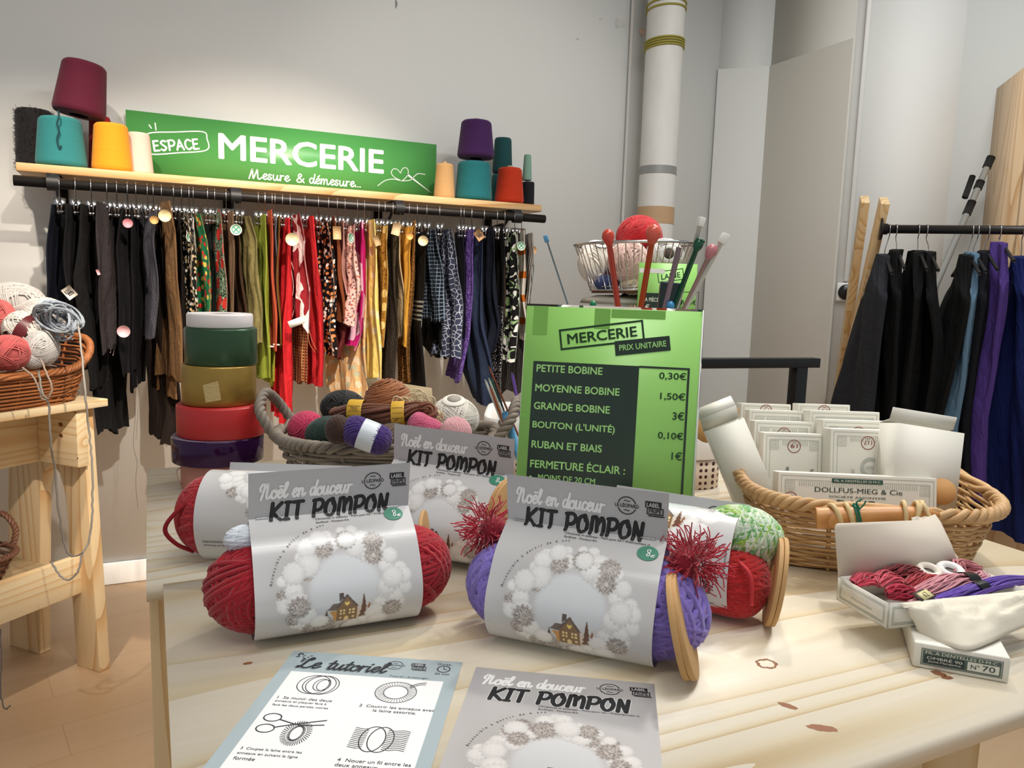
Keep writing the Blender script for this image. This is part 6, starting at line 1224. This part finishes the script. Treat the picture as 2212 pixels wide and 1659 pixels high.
tag(MB().grid(G).obj('tissue_paper', plain('#e3dccb', .75, bump=.2, bs=60), None, False, solid=.0003), 'crumpled cream tissue paper hanging over the front of the opened thread box', 'paper')
g2 = np.array([[xf(LD, [(x, y, -.0015-.002*abs(math.sin(x*300+y*200)))])[0] for x in np.linspace(.095, .150-.5*max(0, y-.005), 12)] for y in np.linspace(.002, .052, 9)])
tag(MB().grid(g2+RNG.normal(size=g2.shape)*.0006).obj('tissue_paper', plain('#e3dccb', .75, bump=.2, bs=60), None, False, solid=.0003), 'torn crumpled paper corner against the raised lid of the thread box', 'paper')
SG = 'embroidery skeins in the opened box'
def skn(label, pts, w_, h, hx, n=34, band=None, r=.0008, **k):
    P_ = [xf(OB, [(x, y, z)])[0] for x, y, z in pts]; t = thing('embroidery_skein', label, 'thread', P_[0], SG); mb = MB(); bundle(mb, P_, w_, h, n, r, hexc(hx), 1.2, True, .18); mb.obj('strands', YARN, t, True)
    for bd in (band or []):
        i0, wd, bh = bd; Q = smooth_line(P_, 8); c = Q[int(i0*(len(Q)-1))]; d = unit(Q[min(len(Q)-1, int(i0*(len(Q)-1))+2)]-c); a = np.linspace(0, 2*PI, 24, endpoint=False); s_ = unit(np.cross(d, A(0, 0, 1))); u2 = np.cross(s_, d)
        G = np.stack([c+d*q+s_*np.cos(a)[:, None]*w_*.95+u2*np.sin(a)[:, None]*(h+.0012) for q in (-wd/2, wd/2)]); MB().grid(G, False, True).obj('paper_band', plain(bh, .25), t, True)
    return t
zc = OH-.003
skn('coral pink skein at the left back corner of the opened box', [(.008, .055, zc), (.025, .058, zc+.003), (.045, .054, zc)], .010, .006, '#d2455c')
skn('salmon skein behind the small crimson roll', [(.030, .050, zc), (.046, .056, zc+.004), (.060, .050, zc)], .009, .006, '#dd5a6c')
skn('crimson rolled skein with its open end facing front', [(.022, .028, zc), (.034, .024, zc+.002), (.047, .018, zc)], .0085, .0075, '#b51f3f', n=44)
skn('dark red skein lying along the back of the opened box', [(.045, .060, zc+.002), (.068, .062, zc+.006), (.092, .058, zc+.003)], .011, .007, '#7e1520', n=44)
skn('bright red skein in the middle of the opened box', [(.055, .040, zc), (.080, .046, zc+.003), (.105, .048, zc)], .009, .006, '#a61d2c', n=40)
skn('long pale pink skein with a dark paper band, across the opened box', [(.040, .016, zc), (.070, .022, zc+.004), (.100, .030, zc+.005), (.130, .032, zc+.003), (.150, .042, zc+.003)], .011, .007, '#cf8e99', n=60, band=[(.68, .014, '#15141a')])
skn('purple skein with dark band along the front edge of the opened box', [(.055, .007, zc-.002), (.085, .010, zc), (.115, .016, zc+.001), (.150, .020, zc+.004), (.185, .022, zc+.003)], .009, .006, '#5f3ca6', n=60, band=[(.55, .012, '#17161c')])
skn('pink and dark red variegated skein at the right back of the opened box', [(.128, .052, zc), (.140, .060, zc+.006), (.156, .050, zc+.004)], .009, .008, '#c77d84', n=44)
skn('small pale pink skein end at the left front corner of the opened box', [(.030, .008, zc-.002), (.042, .007, zc-.001), (.052, .006, zc-.002)], .006, .004, '#cf8e99', n=24)
lt_ = xf(OB, [(.046, .008, zc+.0045)])[0]; Mt = yawM(lt_, 12, 0, 25); t = thing('thread_label', 'small paper number label on the threads at the front of the opened box', 'label', lt_, None); MB().box((0, 0, 0), (.026, .012, .0006), Mt).obj('label_border', plain('#3d2a22', .5), t); MB().box((.001, 0, .0005), (.019, .0085, .0004), Mt).obj('label_face', plain('#d9cf9c', .5), t); MB().flat(fit('62', -.003, -.0028, .0075, .0056), lambda V: xf(Mt, np.c_[V, np.full(len(V), .0009)])).obj('number', plain('#4a4a3a', .5), t)
for lab, x, y, r, hx in (('cream thread ball with a hole, left of the white one in the opened box', .098, .058, .013, '#ece4d8'), ('white thread ball with a grey hole in the opened box', .121, .054, .015, '#f1f0ee')):
    c = xf(OB, [(x, y, OH-.002)])[0]; t = thing('thread_ball', lab, 'thread', c-A(0, 0, .01), 'white thread balls in the opened box'); M = zto(c, (-.1, -.3, 1)); tq = np.linspace(-1.2, 1.2, 14)
    prof = [(r*.42, -.007)]+[(r*(.62+.38*math.cos(q)), .009*math.sin(q)) for q in tq]+[(r*.48, .0075), (r*.42, .004)]; MB().lathe(prof, 36, M).obj('wound_thread', plain(hx, .7, bump=.3, bs=400), t, True); MB().lathe([(0, .003), (r*.45, .003)], 24, M).obj('core_hole', plain('#77706a', .8), t)
# ================================================================ black metal frame behind the baskets
t = thing('metal_frame', 'black square tube metal frame standing behind the thread boxes', 'frame', (1.3, 2.05, 0)); BLKM = plain('#17181b', .4, .2)
e1 = atd(1763, 783, 2.38); e0 = e1+A(-.62, .07, 0); dx = unit(e1-e0); up = A(0, 0, 1)
MB().bar(e0, e1, .04, .029).obj('top_bar', BLKM, t, bevel=.002)
for q in (1726, 1400):
    pz = atP(q, 783, e0, np.cross(dx, up)); MB().span((-.02, -.02, 0), (.02, .02, pz[2]-.0147), frame(A(pz[0], pz[1], 0), dx)).obj('post', BLKM, t, bevel=.002)
    MB().bar(A(pz[0], pz[1], .02)-np.cross(dx, up)*.25, A(pz[0], pz[1], .02)+np.cross(dx, up)*.25, .04, .03).obj('foot_bar', BLKM, t)

# ================================================================ clothes rack on the right with coats
RN_ = A(.661, .750, 0); RDv = A(.75, -.661, 0); rk = atd(2060, 496, 2.72)
onK = lambda px, py, off=0.: atP(px, py, rk+RN_*off, RN_)
ra, rb = onK(1908, 496), onK(2420, 497); ra[2] = rb[2] = (onK(1920, 495)[2]+onK(2200, 497)[2])/2
t = thing('clothes_rack', 'wooden trestle clothes rack with a dark pipe rail on the right', 'clothes rack', (ra[0], ra[1], 0)); RW = wood('rack_pine', '#ecd0a2', '#ddb57c', '#c1905a', 2, 1.1)
MB().tube([ra, rb], .0155, 20).obj('rail', STEEL, t, True)
MB().lathe([(0, 0), (.040, 0), (.040, .006), (.020, .010), (.020, .026), (0, .026)], 28, zto(ra-RDv*.012, RDv)).obj('flange', STEEL, t, True)
def board(a, b, w_, th, name='upright'):
    a, b = np.asarray(a), np.asarray(b); d = b-a; b = a+d*(a[2]/(a[2]-b[2])); return MB().bar(a, b, w_, th, RDv).obj(name, RW, t, bevel=.002)
pa, pb = onK(1881, 430, .06), onK(1842, 700, .36); board(pa-RDv*.02, pb-RDv*.02, .06, .030); pa, pb = onK(1911, 433, -.01), onK(1851, 700, .25); board(pa, pb, .062, .030)
for off in (.05, -.02): a_ = onK(2420, 440, off); board(a_, a_+A(0, 0, -1)+RN_*(.25 if off > 0 else -.25), .06, .03)
FK, BK = (lambda px, py: onK(px, py, -.17)), (lambda px, py: onK(px, py, .17))
COATS = [('dark shimmering knitted jacket at the left end of the rack', 1921, [(548, 1906, 1916), (575, 1886, 1914), (620, 1862, 1910), (700, 1848, 1904), (800, 1830, 1896), (880, 1806, 1890), (1010, 1800, 1888)], ('#15161a', 'streak', '#3a3c44', None, .5), 1.2, .012),
 ('black furry trimmed coat second on the rack', 1936, [(538, 1926, 1946), (560, 1916, 1948), (620, 1908, 1946), (720, 1902, 1940), (880, 1892, 1936), (1060, 1886, 1938)], ('#0c0c0e',), 1.5, .012),
 ('long black coat in the middle of the left group', 1984, [(540, 1972, 1992), (570, 1960, 1996), (620, 1944, 1990), (720, 1934, 1982), (880, 1914, 1972), (1080, 1900, 1970)], ('#0d0d0e',), 1.5, .014),
 ('black blazer with a turned collar', 2002, [(542, 1994, 2016), (570, 1992, 2016), (590, 1996, 2012), (640, 1992, 2020), (700, 1988, 2028), (800, 1984, 2024), (900, 1978, 2006), (1080, 1974, 2000)], ('#0b0b0c',), 1.5, .012),
 ('black jacket left of the light blue denim', 2100, [(548, 2082, 2098), (580, 2062, 2094), (640, 2042, 2088), (720, 2020, 2076), (820, 2006, 2052), (920, 2000, 2030), (1080, 1998, 2020)], ('#0a0a0b',), 1.5, .012),
 ('light blue denim piece hanging between dark jackets', 2112, [(544, 2092, 2112), (566, 2090, 2108), (620, 2086, 2102), (700, 2070, 2092), (800, 2046, 2078), (900, 2016, 2060), (1080, 2004, 2056)], ('#6f8ea6', 'streak', '#56758f'), 1.2, .012),
 ('dark navy jacket between the denim and the purple one', 2135, [(540, 2114, 2138), (570, 2110, 2138), (640, 2104, 2130), (760, 2088, 2112), (900, 2066, 2098), (1090, 2062, 2100)], ('#12141f',), 1.5, .012),
 ('purple hooded jacket between the navy and the royal blue coats', 2160, [(522, 2150, 2168), (545, 2140, 2172), (600, 2130, 2166), (660, 2124, 2160), (760, 2106, 2146), (880, 2096, 2124), (1060, 2092, 2120)], ('#523a86',), 1.5, .014),
 ('royal blue wool coat at the right edge', 2209, [(552, 2196, 2216), (580, 2186, 2228), (640, 2172, 2240), (740, 2146, 2244), (860, 2116, 2246), (1000, 2096, 2250), (1150, 2092, 2252)], ('#16235c',), 1.6, .016),
 ('dark blue coat cut by the right edge of the view', 2262, [(550, 2250, 2272), (620, 2244, 2286), (760, 2250, 2300), (1150, 2254, 2310)], ('#141c40',), 1.6, .016)]
for i, (lab, hx, rows, mt, fo, am) in enumerate(COATS):
    c = tag(cloth(MB(), rows, FK, BK, True, folds=fo, amp=am, thick=.05, jag=.002, seed=100+i, gather=.6, m=40, neck=True).obj('coat', fabric_mat('coat%d' % i, *mt), smooth=True), lab, 'coat', 'coats on the right rack')
    k = onK(hx, 496); k = A(k[0], k[1], ra[2]); a_, b_ = FK((rows[0][1]+rows[0][2])/2, rows[0][0]), BK((rows[0][1]+rows[0][2])/2, rows[0][0]); top = (a_+b_)/2
    h = thing('coat_hanger', 'wire hook hanger holding the '+lab.split(' at the')[0].split(' in the')[0], 'hanger', top, 'hangers on the right rack'); hk = [k+RN_*(.017*math.cos(q))+A(0, 0, .017*math.sin(q)) for q in np.linspace(-.4, PI, 9)]+[k-RN_*.016+A(0, 0, -.014), k-RN_*.004+A(0, 0, -.032), top+A(0, 0, .015), top-A(0, 0, .012)]
    MB().tube(smooth_line(hk, 4), .0019, 6).obj('hook', CHROME, h, True); MB().tube(smooth_line([top-RN_*.17-A(0, 0, .075), top-RN_*.05-A(0, 0, .02), top-A(0, 0, .012), top+RN_*.05-A(0, 0, .02), top+RN_*.17-A(0, 0, .075)], 5), .006, 8).obj('arms', BLACK, h, True)
# pole with black foam bits leaning in the corner, and the wooden cupboard
pt, pq = atd(2141, 340, 3.08), atd(1990, 690, 2.98); d = pq-pt; pq = pt+d*((pt[2]-.01)/(pt[2]-pq[2])); du = unit(pt-pq)
t = thing('pole', 'long grey pole with black foam bits leaning against the right wall', 'pole', pq); MB().tube([pq, pt], .012, 14).obj('tube', plain('#b9bab6', .35), t, True)
for q, l_ in ((.0, .05), (.115, .035), (.21, .06)): MB().tube([pt-du*q, pt-du*(q+l_)], .0165, 10).obj('foam_sleeve', plain('#191817', .9), t, True)
s_ = unit(np.cross(du, ray(2130, 400))); MB().tube([pt-du*.10+s_*.035, pt-du*.20+s_*.03], .012, 8).obj('foam_sleeve', plain('#191817', .9), t, True)
c0_ = atd(2146, 250, 3.2); zt_ = atd(2156, 194, 3.2)[2]; M = frame(A(c0_[0], c0_[1], 0), RDv); CW = wood('cupboard_ply', '#e0c19b', '#d3ad82', '#bb8f62', 2, .7)
t = thing('cupboard', 'tall pale wooden cupboard at the right edge behind the coats', 'cupboard', (c0_[0], c0_[1], 0)); yy = -.42
MB().span((0, yy, 0), (.02, 0, zt_), M).obj('side_panel', CW, t); MB().span((.78, yy, 0), (.80, 0, zt_), M).obj('side_panel', CW, t); MB().span((.0202, yy, zt_-.02), (.7798, 0, zt_), M).obj('top_panel', CW, t); MB().span((.0202, -.012, 0), (.7798, 0, zt_-.0202), M).obj('back_panel', CW, t)
for a_, b_ in ((.002, .399), (.401, .798)): MB().span((a_, yy-.02, .03), (b_, yy-.0004, zt_-.002), M).obj('door', CW, t, bevel=.001)

# ================================================================ pine trestle bench on the left with yarn baskets
O = atz(222, 1455, 0); uu, vv = A(.742, .670, 0), A(-.670, .742, 0)
TM = frame(O, uu); onE = lambda px, py, off=0.: atP(px, py, O+uu*off, uu); loc = lambda P: A((P-O)@uu, (P-O)@vv, P[2]-O[2]); zt_ = onE(188, 866)[2]; BW = wood('bench_pine', '#f0dcb4', '#e6c797', '#cda36b', 0, 1., .5, -42.1); BWE = wood('bench_pine_end', '#f0dcb4', '#e6c797', '#cda36b', 0, 1., .5, -132.1); BWV = wood('bench_pine_leg', '#ecd3a8', '#dfba87', '#c2945f', 2, 1., .5)
t = thing('trestle_bench', 'pale pine trestle bench with arched splayed legs at the left', 'bench', O+vv*.2)
tl_ = loc(onE(188, 866)); MB().span((-1.15, tl_[1]-.01, zt_-.022), (.06, tl_[1]+.40, zt_), TM).obj('top_board', BW, t, bevel=.002)
pg = [(176, 880), (216, 1453), (166, 1437), (152, 1240), (146, 1120), (139, 1060), (128, 1022), (114, 1004), (102, 1008), (92, 1026), (87, 1060), (86, 1408), (20, 1388), (17, 880)]
L = [loc(onE(*p)) for p in pg]; zz = [max(p[2], 0) if i not in (1, 2, 11, 12) else 0. for i, p in enumerate(L)]; Mx = np.eye(4); Mx[:3, 0] = vv; Mx[:3, 1] = A(0, 0, 1); Mx[:3, 2] = uu; Mx[:3, 3] = O
zz[0] = zz[-1] = zt_-.0225
for off in (0, -1.12): MB().prism([(p[1], z) for p, z in zip(L, zz)], off, off+.036, Mx).obj('leg_panel', BWV, t, bevel=.002)
ea, eb = loc(onE(172, 1010, -.03)), loc(onE(92, 990, -.03)); MB().span((-.034, ea[1], ea[2]), (-.0005, eb[1]+.01, zt_-.0225), TM).obj('end_apron', BWE, t, bevel=.001)
MB().span((-1.10, eb[1]+.0105, ea[2]), (-.0005, eb[1]+.03, zt_-.0225), TM).obj('back_apron', BW, t, bevel=.001)
fb = O+vv*(loc(onE(165, 1230))[1]-.005); onF = lambda px, py: atP(px, py, fb, vv); ba, bb = onF(183, 1194), onF(183, 1274); l0 = loc(ba)
MB().span((-1.12, l0[1]-.012, loc(bb)[2]), (l0[0], l0[1]+.010, l0[2]), TM).obj('lower_rail', BW, t, bevel=.001); zsf = l0[2]-.05
MB().span((-1.085, l0[1]+.0105, zsf-.02), (-.001, l0[1]+.33, zsf), TM).obj('shelf', BW, t)
mb = MB()
for px, py, r in ((131, 917, .008), (132, 941, .007), (163, 892, .0028), (168, 990, .0028)):
    tt_ = np.linspace(0, 2*PI, 16, endpoint=False); c = onE(px, py, -.0347); mb.add(c+vv*(np.cos(tt_)*r*(1+.3*(tt_ < 2)))[:, None]+A(0, 0, 1)*(np.sin(tt_)*r*.75)[:, None], [list(range(16))])
mb.obj('knots', plain('#7a4c22', .6), t)
# upper basket
bq = O+uu*(-.20)+vv*(tl_[1]+.135); bq[2] = zt_+.001; UM = frame(bq, uu); zsc = lambda q: .60+.55*np.clip(np.abs(np.cos(q)), 0, 1)**2.2+.28*np.clip(np.sin(q), 0, 1)
t = thing('wicker_basket', 'brown wicker basket with a scooped front full of grey and coral yarn on the bench', 'basket', bq)
wicker_body(UM, .205, .125, .25, .155, .15, 18, 20, .0034, .5, zsc, WICK_BRN, t, 1.); wicker_rim(UM, .253, .158, .152, .0052, 30, .5, zsc, WICK_BRN, t, 4)
UG = 'yarn in the bench basket'; DU = (bq-CAMP)@f_+.02
ball('large pale grey ball at the back of the bench basket', 30, 660, DU+.07, 66, 50, '#b9b5b1', .0019, group=UG, n=100, var=.05)
ball('pale grey ball behind the blue grey tangle', 95, 684, DU+.05, 46, 42, '#c9c5bf', .0017, group=UG, n=90, var=.05)
ball('off white skein with a dark maroon paper label', 58, 715, DU-.02, 44, 34, '#cfc9c1', .0017, 'barrel', tw=25, group=UG, var=.05, band=(-.1, .5, '#571a20'))
ball('light grey ball near the right end of the bench basket', 90, 752, DU-.05, 34, 38, '#bdbbb9', .0016, group=UG, n=90, var=.05)
ball('upper coral pink ball at the left edge of the view', 2, 690, DU-.02, 30, 42, '#bd5a58', .0016, group=UG, n=90, var=.05)
ball('front coral pink ball in the scoop of the bench basket', 18, 762, DU-.10, 44, 38, '#b85352', .0016, group=UG, n=100, var=.05)
ball('small grey ball low beside the front coral ball', 72, 772, DU-.06, 26, 24, '#b5b3b1', .0016, group=UG, n=60, var=.05)
t = thing('yarn_tangle', 'blue grey tangle of thick loose yarn on the right rim of the bench basket', 'yarn', atd(130, 715, DU), UG); mb = MB()
for i in range(46):
    c = A(126, 688)+RNG.normal(size=2)*A(9, 6); a0 = RNG.random()*6; a = np.linspace(a0, a0+4.4, 14); rx, ry = 36+RNG.normal()*7, 24+RNG.normal()*5; dd = DU-.04+RNG.normal()*.018
    mb.tube([atd(c[0]+rx*math.cos(q), c[1]+ry*math.sin(q)+.32*rx*math.cos(q), dd-.02*math.sin(q*2)) for q in a], .0028, 6, col=A(*hexc('#8f98a3'))*(.85+.3*RNG.random()))
mb.obj('strands', YARN, t, True)
def strand(label, pts, r, hx):
    P = smooth_line([atd(*p) for p in pts], 6); P = P+RNG.normal(size=P.shape)*.0008; o = MB().tube(P, r, 6).obj('yarn_strand', plain(hx, .9, bump=.4, bs=900), smooth=True); return tag(o, label, 'yarn', 'loose strands hanging from the bench basket')
strand('pale grey strand running down the right corner of the bench to the lower rail', [(168, 700, 1.93), (176, 760, 1.92), (184, 850, 1.91), (191, 920, 1.95), (198, 990, 1.97), (200, 1080, 1.99), (197, 1140, 2.0), (190, 1175, 2.0), (178, 1196, 1.99), (172, 1225, 1.985), (160, 1245, 1.985), (140, 1252, 1.985), (122, 1232, 1.985), (110, 1212, 1.985)], .0026, '#a7a29a')
strand('grey strand hanging in front of the end of the bench', [(84, 800, 1.86), (92, 850, 1.85), (104, 872, 1.86), (110, 960, 1.88), (118, 1010, 1.92), (126, 1100, 1.95), (136, 1160, 1.97), (146, 1192, 1.98), (160, 1202, 1.985), (180, 1194, 1.99)], .0026, '#8d877e')
strand('short looped strand over the front of the bench basket', [(50, 795, 1.84), (70, 812, 1.82), (84, 840, 1.82), (90, 862, 1.83), (105, 860, 1.83), (112, 835, 1.83), (100, 805, 1.84), (88, 775, 1.86)], .0022, '#a08f80')
strand('thin dark strand trailing to the floor at the far left', [(0, 1360, 1.92), (3, 1420, 1.9), (2, 1500, 1.86), (10, 1530, 1.85), (22, 1526, 1.86)], .0018, '#5f5a55')
# lower basket
lq = O+uu*(-.35)+vv*(l0[1]+.15); lq[2] = zsf+.001; LM_ = frame(lq, uu)
t = thing('wicker_basket', 'dark wicker basket with a twisted handle on the lower shelf of the bench', 'basket', lq)
wicker_body(LM_, .17, .10, .22, .135, .10, 12, 17, .0034, .5, None, WICK_DRK, t, 1.); wicker_rim(LM_, .223, .138, .102, .0042, 24, .5, None, WICK_DRK, t, 3)
twisted_handle(xf(LM_, [(.222, -.060, .10), (.236, -.056, .15), (.238, 0, .185), (.236, .056, .15), (.222, .060, .10)]), .0045, WICK_DRK, t)
LG_ = 'yarn in the lower bench basket'; lc_ = lambda u_q, v_q, z_q: xf(LM_, [(u_q, v_q, z_q)])[0]
for lab, p, r, hx in (('turquoise ball in the lower bench basket', (.06, .02, .075), .036, '#3aa893'), ('beige ball with open winding in the lower bench basket', (.12, -.05, .070), .042, '#c7a888'), ('cream ball at the left of the lower bench basket', (.02, -.06, .075), .042, '#e3cfb4'), ('crimson ball at the back of the lower bench basket', (-.02, .05, .07), .036, '#8e1d33')):
    c = lc_(*p); tq = thing('yarn_ball', lab, 'yarn', c-A(0, 0, r), LG_); mb = MB(); yarn(mb, c, (r, r, r*.85), .0016, A(*hexc(hx)), None, 80, var=.08); mb.obj('wound_yarn', YARN, tq, True)
